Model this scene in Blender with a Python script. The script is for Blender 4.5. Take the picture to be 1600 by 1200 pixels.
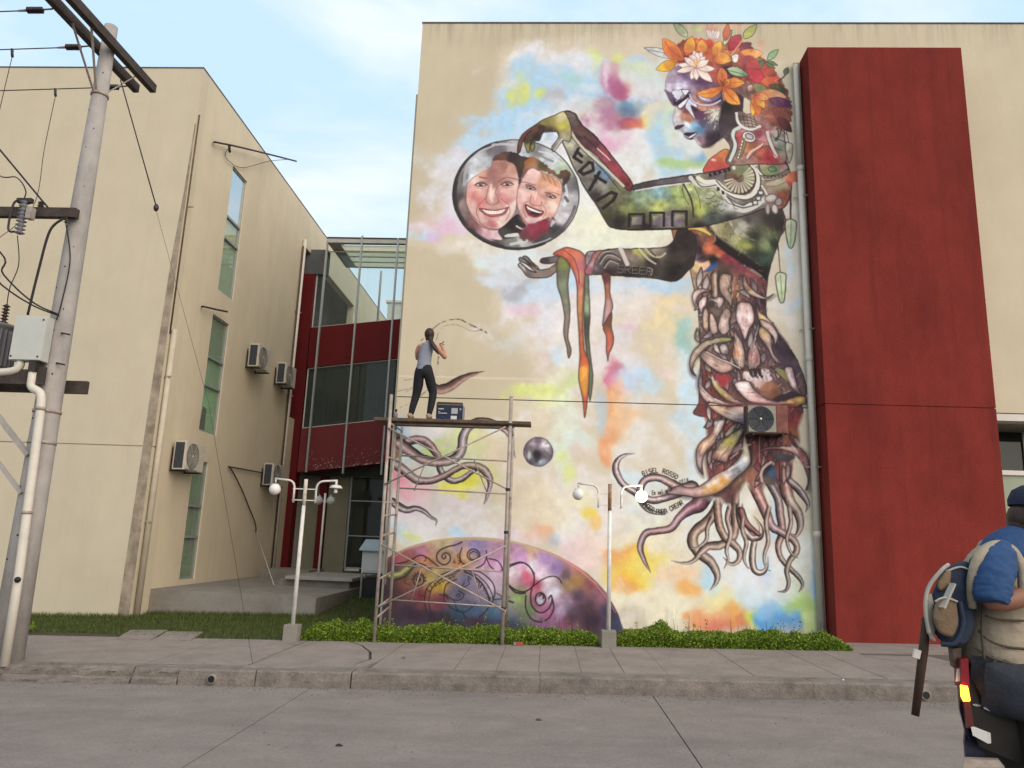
import bpy, bmesh, math, random
import numpy as np
from mathutils import Vector, Matrix, Quaternion
random.seed(11)
R = math.radians
SC = bpy.context.scene
COL = SC.collection
for _o in list(bpy.data.objects): bpy.data.objects.remove(_o, do_unlink=True)

# ------------------------------------------------------------------ camera (solved from the photograph's straight edges)
FPX, YAW, PITCH, ROLL = 1169.2, -0.05374, 0.20617, 0.037455
CAM = Vector((0.0, -13.4, 1.6))
_f = Vector((math.sin(YAW)*math.cos(PITCH), math.cos(YAW)*math.cos(PITCH), math.sin(PITCH)))
_r0 = Vector((math.cos(YAW), -math.sin(YAW), 0)); _u0 = _r0.cross(_f)
_r = math.cos(ROLL)*_r0+math.sin(ROLL)*_u0; _u = -math.sin(ROLL)*_r0+math.cos(ROLL)*_u0
cam = bpy.data.cameras.new('camera'); cam.sensor_width = 36.0; cam.lens = FPX*36/1600; cam.clip_start = .05; cam.clip_end = 3000
cam_ob = bpy.data.objects.new('camera', cam); COL.objects.link(cam_ob)
M = Matrix((_r, _u, -_f)).transposed().to_4x4(); M.translation = CAM; cam_ob.matrix_world = M
SC.camera = cam_ob

# ------------------------------------------------------------------ sky, sun, exposure
SUN_DIR = Vector((0.66, -0.68, 0.56)).normalized()
w = bpy.data.worlds.new('World'); SC.world = w; w.use_nodes = True
nt = w.node_tree; nt.nodes.clear()
def N(t, **k):
    n = nt.nodes.new(t)
    for a, b in k.items(): setattr(n, a, b)
    return n
sky = N('ShaderNodeTexSky', sky_type='NISHITA'); sky.sun_disc = False
sky.sun_elevation = math.asin(SUN_DIR.z); sky.sun_rotation = math.atan2(SUN_DIR.x, SUN_DIR.y)
sky.air_density = 1.0; sky.dust_density = 1.6; sky.ozone_density = 1.0
tc = N('ShaderNodeTexCoord'); mp = N('ShaderNodeMapping'); mp.inputs['Scale'].default_value = (1.0, 1.0, 2.2); mp.inputs['Location'].default_value = (0.35, 0.1, 0.22)
nz = N('ShaderNodeTexNoise'); nz.inputs['Scale'].default_value = 1.7; nz.inputs['Detail'].default_value = 7; nz.inputs['Roughness'].default_value = .55; nz.inputs['Distortion'].default_value = .35
rp = N('ShaderNodeValToRGB'); rp.color_ramp.elements[0].position = .43; rp.color_ramp.elements[1].position = .62
rp.color_ramp.elements[0].color = (0, 0, 0, 1); rp.color_ramp.elements[1].color = (.97, .97, .97, 1)
mx = N('ShaderNodeMix', data_type='RGBA'); mx.inputs['B'].default_value = (8.6, 8.7, 8.9, 1)
hz = N('ShaderNodeMix', data_type='RGBA'); hz.inputs['Factor'].default_value = .86; hz.inputs['B'].default_value = (5.5, 7.5, 9.2, 1)   # thin bright evening veil over the blue
bg = N('ShaderNodeBackground'); bg.inputs['Strength'].default_value = .10
wo = N('ShaderNodeOutputWorld')
L = nt.links.new
L(tc.outputs['Generated'], mp.inputs['Vector']); L(mp.outputs[0], nz.inputs['Vector']); L(nz.outputs['Fac'], rp.inputs[0])
L(rp.outputs[0], mx.inputs['Factor']); L(sky.outputs[0], hz.inputs['A']); L(hz.outputs['Result'], mx.inputs['A']); L(mx.outputs['Result'], bg.inputs['Color']); L(bg.outputs[0], wo.inputs['Surface'])
sl = bpy.data.lights.new('sun', 'SUN'); sl.energy = 2.3; sl.angle = R(60); sl.color = (1.0, .82, .66)
so = bpy.data.objects.new('sun', sl); COL.objects.link(so); so.rotation_euler = (-SUN_DIR).to_track_quat('-Z', 'Y').to_euler()
SC.view_settings.view_transform = 'Standard'; SC.view_settings.look = 'None'; SC.view_settings.gamma = 1; SC.view_settings.use_curve_mapping = False
SC.view_settings.exposure = 0.36
SC.cycles.max_bounces = 6; SC.cycles.transparent_max_bounces = 16
try: SC.cycles.use_denoising = True
except Exception: pass

# ------------------------------------------------------------------ measuring: photograph pixel -> point on a real plane
def ray(px, py): return _f+(px-800)/FPX*_r-(py-600)/FPX*_u
def at(px, py, axis, val):
    d = ray(px, py); t = (val-CAM[axis])/d[axis]; return CAM+d*t
def wall_xz(px, py):
    d0 = np.array(_f)[None]+((px-800)/FPX)[:, None]*np.array(_r)-((py-600)/FPX)[:, None]*np.array(_u)
    t = -CAM.y/d0[:, 1]; return t*d0[:, 0], CAM.z+t*d0[:, 2]
def S(x): return .024*x                      # the street climbs gently to the right
def road_z(x, y=0): return -.05+S(x)
def walk_z(x, y=-3): return .12+S(x)-(max(0, y+1.85)*.055 if x > 4.4 else 0)

# ------------------------------------------------------------------ materials
def lin(c):
    return tuple((v/255/12.92 if v <= 10.3 else ((v/255+.055)/1.055)**2.4) for v in c)
_mats = {}
def mat(name, col, rough=.85, var=.10, scale=3.0, bump=.0, bscale=40., metal=0., dirt=None, dscale=1.2, damt=.5, spec=.3, streak=None, speck=0., drips=None):
    """procedural paint/stone: base colour varied by noise, optional second dirt colour, fine bump"""
    if name in _mats: return _mats[name]
    m = bpy.data.materials.new(name); m.use_nodes = True; nt = m.node_tree; n = nt.nodes; l = nt.links.new
    b = n['Principled BSDF']; b.inputs['Roughness'].default_value = rough; b.inputs['Metallic'].default_value = metal
    b.inputs['Specular IOR Level'].default_value = spec
    g = n.new('ShaderNodeNewGeometry'); no = n.new('ShaderNodeTexNoise'); no.inputs['Scale'].default_value = scale; no.inputs['Detail'].default_value = 8; no.inputs['Roughness'].default_value = .65
    l(g.outputs['Position'], no.inputs['Vector'])
    r = n.new('ShaderNodeValToRGB'); e = r.color_ramp.elements; e[0].position = .28; e[1].position = .72
    e[0].color = tuple(max(0, v*(1-var*1.6)) for v in col)+(1,); e[1].color = tuple(min(1, v*(1+var)) for v in col)+(1,)
    l(no.outputs['Fac'], r.inputs[0]); out = r.outputs[0]
    if dirt is not None:
        n2 = n.new('ShaderNodeTexNoise'); n2.inputs['Scale'].default_value = dscale; n2.inputs['Detail'].default_value = 9; n2.inputs['Roughness'].default_value = .7
        mpp = n.new('ShaderNodeMapping'); mpp.inputs['Scale'].default_value = streak or (1, 1, 1); mpp.inputs['Location'].default_value = (3.1, 7.7, 1.3)
        l(g.outputs['Position'], mpp.inputs[0]); l(mpp.outputs[0], n2.inputs['Vector'])
        r2 = n.new('ShaderNodeValToRGB'); r2.color_ramp.elements[0].position = .48; r2.color_ramp.elements[1].position = .72
        r2.color_ramp.elements[1].color = (damt, damt, damt, 1)
        l(n2.outputs['Fac'], r2.inputs[0]); k = n.new('ShaderNodeMix'); k.data_type = 'RGBA'
        l(r2.outputs[0], k.inputs['Factor']); l(out, k.inputs['A']); k.inputs['B'].default_value = tuple(dirt)+(1,); out = k.outputs['Result']
    if drips is not None:                      # faint vertical rain streaks
        n5 = n.new('ShaderNodeTexNoise'); n5.inputs['Scale'].default_value = 1.; n5.inputs['Detail'].default_value = 8; n5.inputs['Roughness'].default_value = .7
        m5 = n.new('ShaderNodeMapping'); m5.inputs['Scale'].default_value = (4.2, 4.2, .22); l(g.outputs['Position'], m5.inputs[0]); l(m5.outputs[0], n5.inputs['Vector'])
        r5 = n.new('ShaderNodeValToRGB'); r5.color_ramp.elements[0].position = .5; r5.color_ramp.elements[1].position = .74; r5.color_ramp.elements[1].color = (drips[1],)*3+(1,); l(n5.outputs['Fac'], r5.inputs[0])
        k5 = n.new('ShaderNodeMix'); k5.data_type = 'RGBA'; l(r5.outputs[0], k5.inputs['Factor']); l(out, k5.inputs['A']); k5.inputs['B'].default_value = tuple(drips[0])+(1,); out = k5.outputs['Result']
    if speck:                                  # aggregate and small stains
        for sc_, lo_, hi_ in ((260., 1-speck, 1+speck), (34., 1-speck*.7, 1+speck*.45)):
            n6 = n.new('ShaderNodeTexNoise'); n6.inputs['Scale'].default_value = sc_; n6.inputs['Detail'].default_value = 4; l(g.outputs['Position'], n6.inputs['Vector'])
            r6 = n.new('ShaderNodeMapRange'); r6.inputs['From Min'].default_value = .32; r6.inputs['From Max'].default_value = .68; r6.inputs['To Min'].default_value = lo_; r6.inputs['To Max'].default_value = hi_; l(n6.outputs['Fac'], r6.inputs[0])
            k6 = n.new('ShaderNodeMix'); k6.data_type = 'RGBA'; k6.blend_type = 'MULTIPLY'; k6.inputs['Factor'].default_value = 1; l(out, k6.inputs['A']); l(r6.outputs[0], k6.inputs['B']); out = k6.outputs['Result']
    l(out, b.inputs['Base Color'])
    if bump:
        n3 = n.new('ShaderNodeTexNoise'); n3.inputs['Scale'].default_value = bscale; n3.inputs['Detail'].default_value = 6; l(g.outputs['Position'], n3.inputs['Vector'])
        bp = n.new('ShaderNodeBump'); bp.inputs['Strength'].default_value = bump; bp.inputs['Distance'].default_value = .02; l(n3.outputs['Fac'], bp.inputs['Height']); l(bp.outputs[0], b.inputs['Normal'])
    _mats[name] = m; return m
def glass(name, tint, gloss=.25, trans=.55, rough=.03):
    """window pane: part see-through, part mirror, part tinted film"""
    if name in _mats: return _mats[name]
    m = bpy.data.materials.new(name); m.use_nodes = True; nt = m.node_tree; n = nt.nodes; n.clear(); l = nt.links.new
    o = n.new('ShaderNodeOutputMaterial'); t = n.new('ShaderNodeBsdfTransparent'); t.inputs[0].default_value = tuple(min(1, v) for v in tint)+(1,)
    gl = n.new('ShaderNodeBsdfGlossy'); gl.inputs['Roughness'].default_value = rough; gl.inputs[0].default_value = (.9, .95, .95, 1)
    d = n.new('ShaderNodeBsdfDiffuse'); d.inputs[0].default_value = tuple(v*.6 for v in tint)+(1,)
    lw_ = n.new('ShaderNodeLayerWeight'); lw_.inputs[0].default_value = .5; fr_ = n.new('ShaderNodeMath'); fr_.operation = 'POWER'; fr_.inputs[1].default_value = 4.5; l(lw_.outputs['Facing'], fr_.inputs[0])
    ad = n.new('ShaderNodeMath'); ad.operation = 'ADD'; ad.inputs[1].default_value = gloss; ad.use_clamp = True; l(fr_.outputs[0], ad.inputs[0])
    m1 = n.new('ShaderNodeMixShader'); m1.inputs[0].default_value = 1-trans; l(t.outputs[0], m1.inputs[1]); l(d.outputs[0], m1.inputs[2])
    m2 = n.new('ShaderNodeMixShader'); l(ad.outputs[0], m2.inputs[0]); l(m1.outputs[0], m2.inputs[1]); l(gl.outputs[0], m2.inputs[2]); l(m2.outputs[0], o.inputs[0])
    _mats[name] = m; return m
def emit(name, col, strength):
    if name in _mats: return _mats[name]
    m = bpy.data.materials.new(name); m.use_nodes = True; b = m.node_tree.nodes['Principled BSDF']
    b.inputs['Base Color'].default_value = tuple(col)+(1,); b.inputs['Emission Color'].default_value = tuple(col)+(1,); b.inputs['Emission Strength'].default_value = strength
    _mats[name] = m; return m

# ------------------------------------------------------------------ objects
def tag(o, label=None, cat=None, group=None, kind=None):
    if label: o['label'] = label
    if cat: o['category'] = cat
    if group: o['group'] = group
    if kind: o['kind'] = kind
    return o
def thing(name, label, cat, loc=(0, 0, 0), rz=0, group=None):
    o = bpy.data.objects.new(name, None); COL.objects.link(o); o.location = loc; o.rotation_euler = (0, 0, rz); o.empty_display_size = .1
    return tag(o, label, cat, group)
class MB:
    """collects shapes into one mesh"""
    def __init__(s): s.bm = bmesh.new()
    def box(s, x0, x1, y0, y1, z0, z1, bev=0.):
        v = [s.bm.verts.new((x, y, z)) for z in (z0, z1) for y in (y0, y1) for x in (x0, x1)]
        fs = [s.bm.faces.new([v[i] for i in q]) for q in ((0, 2, 3, 1), (4, 5, 7, 6), (0, 1, 5, 4), (2, 6, 7, 3), (0, 4, 6, 2), (1, 3, 7, 5))]
        if bev:
            es = list({e for f in fs for e in f.edges}); bmesh.ops.bevel(s.bm, geom=es, offset=bev, segments=2, affect='EDGES', profile=.6)
        return s
    def quad(s, *p):
        s.bm.faces.new([s.bm.verts.new(q) for q in p]); return s
    def prism(s, pts, d):
        """flat polygon pts extruded by the vector d"""
        a = [s.bm.verts.new(p) for p in pts]; d = Vector(d); b = [s.bm.verts.new(Vector(p)+d) for p in pts]; n = len(pts)
        s.bm.faces.new(a[::-1]); s.bm.faces.new(b)
        for i in range(n): s.bm.faces.new((a[i], a[(i+1) % n], b[(i+1) % n], b[i]))
        return s
    def tube(s, pts, r, n=10, cap=True):
        pts = [Vector(p) for p in pts]; rs = r if isinstance(r, (list, tuple)) else [r]*len(pts); rings = []; up = None
        for i, p in enumerate(pts):
            t = (pts[min(i+1, len(pts)-1)]-pts[max(i-1, 0)]).normalized()
            if up is None: up = Vector((0, 0, 1)) if abs(t.z) < .9 else Vector((1, 0, 0))
            a = t.cross(up); a = a.normalized() if a.length > 1e-6 else t.orthogonal().normalized(); b = a.cross(t).normalized(); up = b
            rings.append([s.bm.verts.new(p+(a*math.cos(2*math.pi*k/n)+b*math.sin(2*math.pi*k/n))*rs[i]) for k in range(n)])
        for A, B in zip(rings, rings[1:]):
            for k in range(n): s.bm.faces.new((A[k], A[(k+1) % n], B[(k+1) % n], B[k])).smooth = True
        if cap: s.bm.faces.new(rings[0][::-1]); s.bm.faces.new(rings[-1])
        return s
    def bar(s, a, b, w, h, up=(0, 0, 1)):
        a, b = Vector(a), Vector(b); t = (b-a).normalized(); u = Vector(up); x = t.cross(u)
        x = x.normalized() if x.length > 1e-4 else t.orthogonal().normalized(); z = x.cross(t)
        q = [x*sx*w/2+z*sz*h/2 for sx, sz in ((-1, -1), (1, -1), (1, 1), (-1, 1))]
        return s.prism([a+k for k in q], b-a)
    def lathe(s, prof, c=(0, 0, 0), n=20, axis=2, cap=False):
        c = Vector(c); rings = []
        for r, z in prof:
            ring = []
            for k in range(n):
                a = 2*math.pi*k/n; p = [r*math.cos(a), r*math.sin(a), z]
                if axis == 1: p = [p[0], p[2], p[1]]
                if axis == 0: p = [p[2], p[0], p[1]]
                ring.append(s.bm.verts.new(c+Vector(p)))
            rings.append(ring)
        for A, B in zip(rings, rings[1:]):
            for k in range(n): s.bm.faces.new((A[k], A[(k+1) % n], B[(k+1) % n], B[k])).smooth = True
        if cap: s.bm.faces.new(rings[0][::-1]); s.bm.faces.new(rings[-1])
        return s
    def ball(s, c, r, sc=(1, 1, 1), u=20, v=12):
        mtx = Matrix.Translation(c) @ Matrix.Diagonal((r*sc[0], r*sc[1], r*sc[2], 1))
        g = bmesh.ops.create_uvsphere(s.bm, u_segments=u, v_segments=v, radius=1, matrix=mtx)
        for vv in g['verts']:
            for f in vv.link_faces: f.smooth = True
        return s
    def build(s, name, m, parent=None, **tg):
        bmesh.ops.recalc_face_normals(s.bm, faces=s.bm.faces[:])
        me = bpy.data.meshes.new(name); s.bm.to_mesh(me); s.bm.free()
        if m is not None: me.materials.append(m)
        o = bpy.data.objects.new(name, me); COL.objects.link(o)
        if parent is not None: o.parent = parent
        if tg: tag(o, **tg)
        return o
def pieces(mb, name, m, parent=None, **tg):
    """every loose piece of the collected shapes becomes an object of its own"""
    bm = mb.bm; seen = set(); out = []
    for v0 in bm.verts:
        if v0 in seen: continue
        isl, stack = [], [v0]; seen.add(v0)
        while stack:
            v = stack.pop(); isl.append(v)
            for e in v.link_edges:
                o = e.other_vert(v)
                if o not in seen: seen.add(o); stack.append(o)
        n = MB(); mp_ = {v: n.bm.verts.new(v.co) for v in isl}
        for f in {f for v in isl for f in v.link_faces}: n.bm.faces.new([mp_[v] for v in f.verts]).smooth = f.smooth
        out.append(n.build(name, m, parent, **tg))
    bm.free(); return out
def copy_tree(o, parent=None):
    c = o.copy(); COL.objects.link(c)
    if parent is not None: c.parent = parent
    for ch in o.children: copy_tree(ch, c)
    return c
def raw(name, verts, faces, m, parent=None, smooth=False, **tg):
    me = bpy.data.meshes.new(name); me.from_pydata(verts, [], faces); me.update()
    if smooth: me.polygons.foreach_set('use_smooth', [True]*len(me.polygons))
    if m is not None: me.materials.append(m)
    o = bpy.data.objects.new(name, me); COL.objects.link(o)
    if parent is not None: o.parent = parent
    return tag(o, **tg) if tg else o
def skin(name, joints, edges, m, parent=None, sub=2, root=0, wrinkle=None, **tg):
    """one continuous limb/body surface grown round a skeleton: joints = [(x, y, z, rx, ry)]"""
    me = bpy.data.meshes.new(name); me.from_pydata([j[:3] for j in joints], edges, []); me.update()
    o = bpy.data.objects.new(name, me); COL.objects.link(o)
    md = o.modifiers.new('skin', 'SKIN'); md.use_smooth_shade = True
    for i, v in enumerate(me.skin_vertices[0].data):
        v.radius = (joints[i][3], joints[i][4] if len(joints[i]) > 4 else joints[i][3]); v.use_root = (i == root)
    sb = o.modifiers.new('sub', 'SUBSURF'); sb.levels = sub; sb.render_levels = sub
    dg = bpy.context.evaluated_depsgraph_get(); dg.update()
    new = bpy.data.meshes.new_from_object(o.evaluated_get(dg)); o.modifiers.clear(); o.data = new
    new.polygons.foreach_set('use_smooth', [True]*len(new.polygons)); new.materials.clear(); new.materials.append(m)
    bpy.data.meshes.remove(me)
    new.name = name
    if wrinkle:
        amp, fq, st_ = wrinkle
        from mathutils import noise as _n
        nr = [v.normal.copy() for v in new.vertices]
        for v, q in zip(new.vertices, nr):
            c = v.co; f1 = _n.noise(Vector((c.x*fq, c.y*fq, c.z*fq*st_))); f2 = 1-abs(_n.noise(Vector((c.x*fq*1.7+5, c.y*fq*1.7, c.z*fq*st_*1.9+c.x*fq))))*2
            v.co += q*amp*(f1*.7+f2*.6)
        new.update()
    if parent is not None: o.parent = parent
    return tag(o, **tg) if tg else o
# ---------------------------------------------------------------- painting the mural (flat print on the wall)
RES = 110.0                       # texels per metre of wall
MX0, MX1, MZ0, MZ1 = -2.832, 4.70, 0.0, 11.914
MW, MH = int((MX1-MX0)*RES), int((MZ1-MZ0)*RES)
PC = np.zeros((MH, MW, 3)); PA = np.zeros((MH, MW))
prng = np.random.RandomState(7)

def value_noise(h, w, cell, seed, octaves=4):
    r = np.random.RandomState(seed); out = np.zeros((h, w)); amp = 1.0; tot = 0
    for o in range(octaves):
        gh, gw = int(h/cell)+3, int(w/cell)+3
        g = r.rand(gh, gw)
        y = np.arange(h)/cell; x = np.arange(w)/cell
        yi = y.astype(int); xi = x.astype(int); fy = (y-yi); fx = (x-xi)
        fy = (fy*fy*(3-2*fy))[:, None]; fx = (fx*fx*(3-2*fx))[None, :]
        a = g[yi][:, xi]; b = g[yi][:, xi+1]; c = g[yi+1][:, xi]; d = g[yi+1][:, xi+1]
        out += amp*((a*(1-fx)+b*fx)*(1-fy)+(c*(1-fx)+d*fx)*fy); tot += amp
        amp *= .5; cell = max(cell/2, 1.01)
    return out/tot

NA = value_noise(MH, MW, 60, 1, 6); NB = value_noise(MH, MW, 60, 2, 6)      # warp
NC = value_noise(MH, MW, 22, 3, 5); ND = value_noise(MH, MW, 9, 4, 4)       # brush
NG = value_noise(MH, MW, 22, 9, 5); NE = value_noise(MH, MW, 5, 5, 2); NF = value_noise(MH, MW, 120, 6, 5)
GY, GX = np.mgrid[0:MH, 0:MW].astype(float)

FR = [0., 0., 1.]
def fr(ox, oy, s): FR[:] = [ox, oy, s]
def tr(pts):
    p = np.asarray(pts, float)[:, :2]/FR[2]+np.array(FR[:2])
    w = wall_xz(p[:, 0], p[:, 1])
    return np.stack([(w[0]-MX0)*RES, (MZ1-w[1])*RES], 1)
def sc(r): return np.asarray(r, float)/FR[2]*RES/87.0

def spl(p, closed=False, n=7):
    p = np.asarray(p, float); m = len(p)
    if m < 3: return p
    out = []
    rng_ = range(m) if closed else range(m-1)
    for i in rng_:
        if closed: a, b, c, d = p[i-1], p[i], p[(i+1) % m], p[(i+2) % m]
        else: a, b, c, d = p[max(i-1, 0)], p[i], p[i+1], p[min(i+2, m-1)]
        for k in range(n):
            t = k/n
            out.append(.5*((2*b)+(c-a)*t+(2*a-5*b+4*c-d)*t*t+(3*b-a-3*c+d)*t**3))
    if not closed: out.append(p[-1])
    return np.array(out)

def box(p, pad):
    x0 = max(int(p[:, 0].min()-pad), 0); x1 = min(int(p[:, 0].max()+pad)+2, MW)
    y0 = max(int(p[:, 1].min()-pad), 0); y1 = min(int(p[:, 1].max()+pad)+2, MH)
    return (slice(y0, max(y1, y0)), slice(x0, max(x1, x0)))

def lay(s, m, col):
    m3 = m[..., None]
    PC[s] = PC[s]*(1-m3)+np.asarray(col, float)/255.*m3
    PA[s] = PA[s]*(1-m)+m

def seg_sd(p, X, Y, closed=True):
    """distance to the polyline, inside flag, index-parameter of the nearest point, side"""
    best = np.full(X.shape, 1e9); par = np.zeros(X.shape); side = np.zeros(X.shape)
    ins = np.zeros(X.shape, bool); m = len(p)
    for i in range(m if closed else m-1):
        ax, ay = p[i]; bx, by = p[(i+1) % m]
        dx, dy = bx-ax, by-ay; L = dx*dx+dy*dy+1e-9
        t = np.clip(((X-ax)*dx+(Y-ay)*dy)/L, 0, 1)
        ex = X-ax-t*dx; ey = Y-ay-t*dy; d = ex*ex+ey*ey
        k = d < best
        best = np.where(k, d, best)
        if not closed:
            par = np.where(k, i+t, par); side = np.where(k, np.sign(dx*ey-dy*ex), side)
        elif ay != by:
            ins ^= ((ay > Y) != (by > Y)) & (X < (bx-ax)*(Y-ay)/(by-ay)+ax)
    return np.sqrt(best), ins, par, side

def mixcol(s, X, Y, cps, power=3.0):
    """colour points blended by distance: cps = [(x, y, colour)]"""
    q = tr([(c[0], c[1]) for c in cps])
    W = np.zeros(X.shape); O = np.zeros(X.shape+(3,))
    for (x, y), c in zip(q, cps):
        w = 1/(((X-x)**2+(Y-y)**2)**(power/2)+4.0)
        W += w; O += w[..., None]*np.asarray(c[2], float)
    return O/W[..., None]

def brush(s, col, k=.16):
    t = 1+k*((ND[s]-.5)+(NC[s]-.5)*.8)*1.6
    return np.clip(np.asarray(col, float)*t[..., None], 0, 255)

def poly(pts, col, soft=1.3, smooth=True, edge=None, ew=1.2, ea=.9, alpha=1., warp=1.0, rim=None, rw=5, k=.16, n=6, rag=0):
    p = tr(pts); p = spl(p, True, n) if smooth else p
    s = box(p, soft+ew+3+warp)
    X, Y = GX[s]+(NC[s]-.5)*2.5*warp, GY[s]+(ND[s]-.5)*2.5*warp
    if X.size == 0: return
    d, ins, _, _ = seg_sd(p, X, Y); sd = np.where(ins, -d, d)
    if rag: sd = sd+(NE[s]-.5)*rag*2+(ND[s]-.5)*rag*2
    m = np.clip(.5-sd/soft, 0, 1)*alpha
    c = mixcol(s, X+(NC[s]-.5)*14, Y+(NB[s]-.5)*14, col) if isinstance(col, list) else np.broadcast_to(np.asarray(col, float), X.shape+(3,))
    if rim is not None:
        r = np.exp(-np.maximum(-sd, 0)/sc(rw))[..., None]*.85
        c = c*(1-r)+np.asarray(rim, float)*r
    lay(s, m, brush(s, c, k))
    if edge is not None:
        lay(s, np.clip(1-np.maximum(np.abs(sd)-sc(ew)*.5, 0)/1.1, 0, 1)*ea*(.75+.5*(ND[s]-.3)).clip(0, 1), edge)

def line(pts, w, col, alpha=1., smooth=True, n=7, warp=.8, dry=0.):
    p = tr(pts); ww = np.asarray([q[2] for q in pts], float) if len(pts[0]) > 2 else np.full(len(pts), float(w))
    ww = np.maximum(sc(ww), .55)
    q = np.column_stack([p, ww]); q = spl(q, False, n) if smooth else q
    s = box(q[:, :2], q[:, 2].max()+3)
    X, Y = GX[s]+(NC[s]-.5)*2*warp, GY[s]+(ND[s]-.5)*2*warp
    if X.size == 0: return
    d, _, par, _ = seg_sd(q[:, :2], X, Y, False)
    r = np.interp(par, np.arange(len(q)), q[:, 2])
    m = np.clip(r*.5-d+.6, 0, 1)*alpha
    if dry: m = m*np.clip((NE[s]-.5)*6+1.3-dry*2, 0, 1)
    lay(s, m, col)

DK, MD, LT = (44, 34, 38), (112, 95, 94), (194, 184, 180)
def tube(pts, dk=DK, md=MD, lt=LT, light=-.25, alpha=1., tint=None, n=8, ta=.6, core=.46, fade=0.):
    """a rounded limb: pts = (x, y, full width); dark rims, a light band along it"""
    p = tr(pts); q = np.column_stack([p, sc([a[2] for a in pts])]); q = spl(q, False, n)
    q[:, 2] = np.maximum(q[:, 2], .9)
    s = box(q[:, :2], q[:, 2].max()*.5+3)
    X, Y = GX[s]+(NC[s]-.5)*2, GY[s]+(ND[s]-.5)*2
    if X.size == 0: return
    d, _, par, side = seg_sd(q[:, :2], X, Y, False)
    r = np.interp(par, np.arange(len(q)), q[:, 2])*.5
    m = np.clip(r-d+.5, 0, 1)*alpha
    if fade: m = m*np.clip((par/len(q)-.02)/fade+(ND[s]-.5)*.5, 0, 1)
    u = np.clip(d/np.maximum(r, .8), 0, 1)*side
    v = np.clip(np.abs(u-light)/(1+abs(light))+.28*(ND[s]-.5)+.2*(NE[s]-.5), 0, 1)
    dk, md, lt = np.asarray(dk, float)*.62, np.asarray(md, float)*.88, np.asarray(lt, float)*1.07
    if tint is not None:
        T = np.array([np.interp(par, np.linspace(0, len(q)-1, len(tint)), [c[i] for c in tint]) for i in range(3)]).transpose(1, 2, 0)
        md_ = md*(1-ta)+T*ta; lt_ = lt*(1-ta*.7)+np.minimum(T*1.35, 255)*ta*.7
    else: md_, lt_ = md, lt
    a = np.clip(v/core, 0, 1)[..., None]; b = np.clip((v-core)/(1-core), 0, 1)[..., None]
    a = a*a*(3-2*a)
    b = np.clip(b*1.25, 0, 1); c = (lt_*(1-a)+md_*a)*(1-b)+dk*b
    lay(s, m, brush(s, c, .12))

def blob(x, y, rx, ry, col, alpha=.8, rough=1.0, ang=0.):
    q = tr([(x, y)])[0]; rx, ry = float(sc(rx)), float(sc(ry))
    R = max(rx, ry)*2.6; p = np.array([[q[0]-R, q[1]-R], [q[0]+R, q[1]+R]]); s = box(p, 1)
    if GX[s].size == 0: return
    w = min(1.0, max(rx, ry)/14.0)*rough
    X = GX[s]-q[0]+((NA[s]-.5)*rx*3.2+(NC[s]-.5)*12)*w; Y = GY[s]-q[1]+((NB[s]-.5)*ry*3.2+(NG[s]-.5)*12)*w
    ca, sa = math.cos(ang), math.sin(ang)
    X, Y = X*ca+Y*sa, -X*sa+Y*ca
    d2 = (X/rx)**2+(Y/ry)**2
    g = np.exp(-(d2*.8)**1.7)
    m = np.clip(g*(1+1.0*w*(NC[s]-.5)+.5*w*(ND[s]-.5)), 0, 1)*alpha
    lay(s, m, brush(s, np.broadcast_to(np.asarray(col, float), GX[s].shape+(3,)), .05))

def leaf(x0, y0, x1, y1, w, c0, c1, edge=None, bend=0., vein=None, ew=1.0, rim=None, p=.5):
    """a petal from its base to its tip: c0 at the base, c1 at the tip"""
    dx, dy = x1-x0, y1-y0; L = math.hypot(dx, dy); nx, ny = -dy/L, dx/L
    up, dn, mid = [], [], []
    for i in range(9):
        t = i/8; h = w*.5*1.18*(math.sin(math.pi*t**(.75+p*.5))**.8 if 0 < t < 1 else 0); b = bend*L*4*t*(1-t)
        cx, cy = x0+dx*t+nx*b, y0+dy*t+ny*b
        up.append((cx+nx*h, cy+ny*h)); dn.append((cx-nx*h, cy-ny*h)); mid.append((cx, cy))
    cm = tuple((a+b)/2 for a, b in zip(c0, c1))
    poly(up+dn[::-1][1:-1], [(x0, y0, c0), mid[4]+(cm,), mid[6]+(c1,), (x1, y1, c1)], edge=edge, ew=ew, rim=rim, rw=w*.22, n=3)
    if vein is not None: line([m for m in mid[1:8]], w*.08, vein, .8)

def ell(cx, cy, rx, ry, ang=0, n=28, a0=0, a1=360):
    ca, sa = math.cos(math.radians(ang)), math.sin(math.radians(ang)); o = []
    for i in range(n):
        t = math.radians(a0+(a1-a0)*i/(n if a1-a0 == 360 else n-1)); x, y = rx*math.cos(t), ry*math.sin(t)
        o.append((cx+x*ca-y*sa, cy+x*sa+y*ca))
    return o

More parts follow.
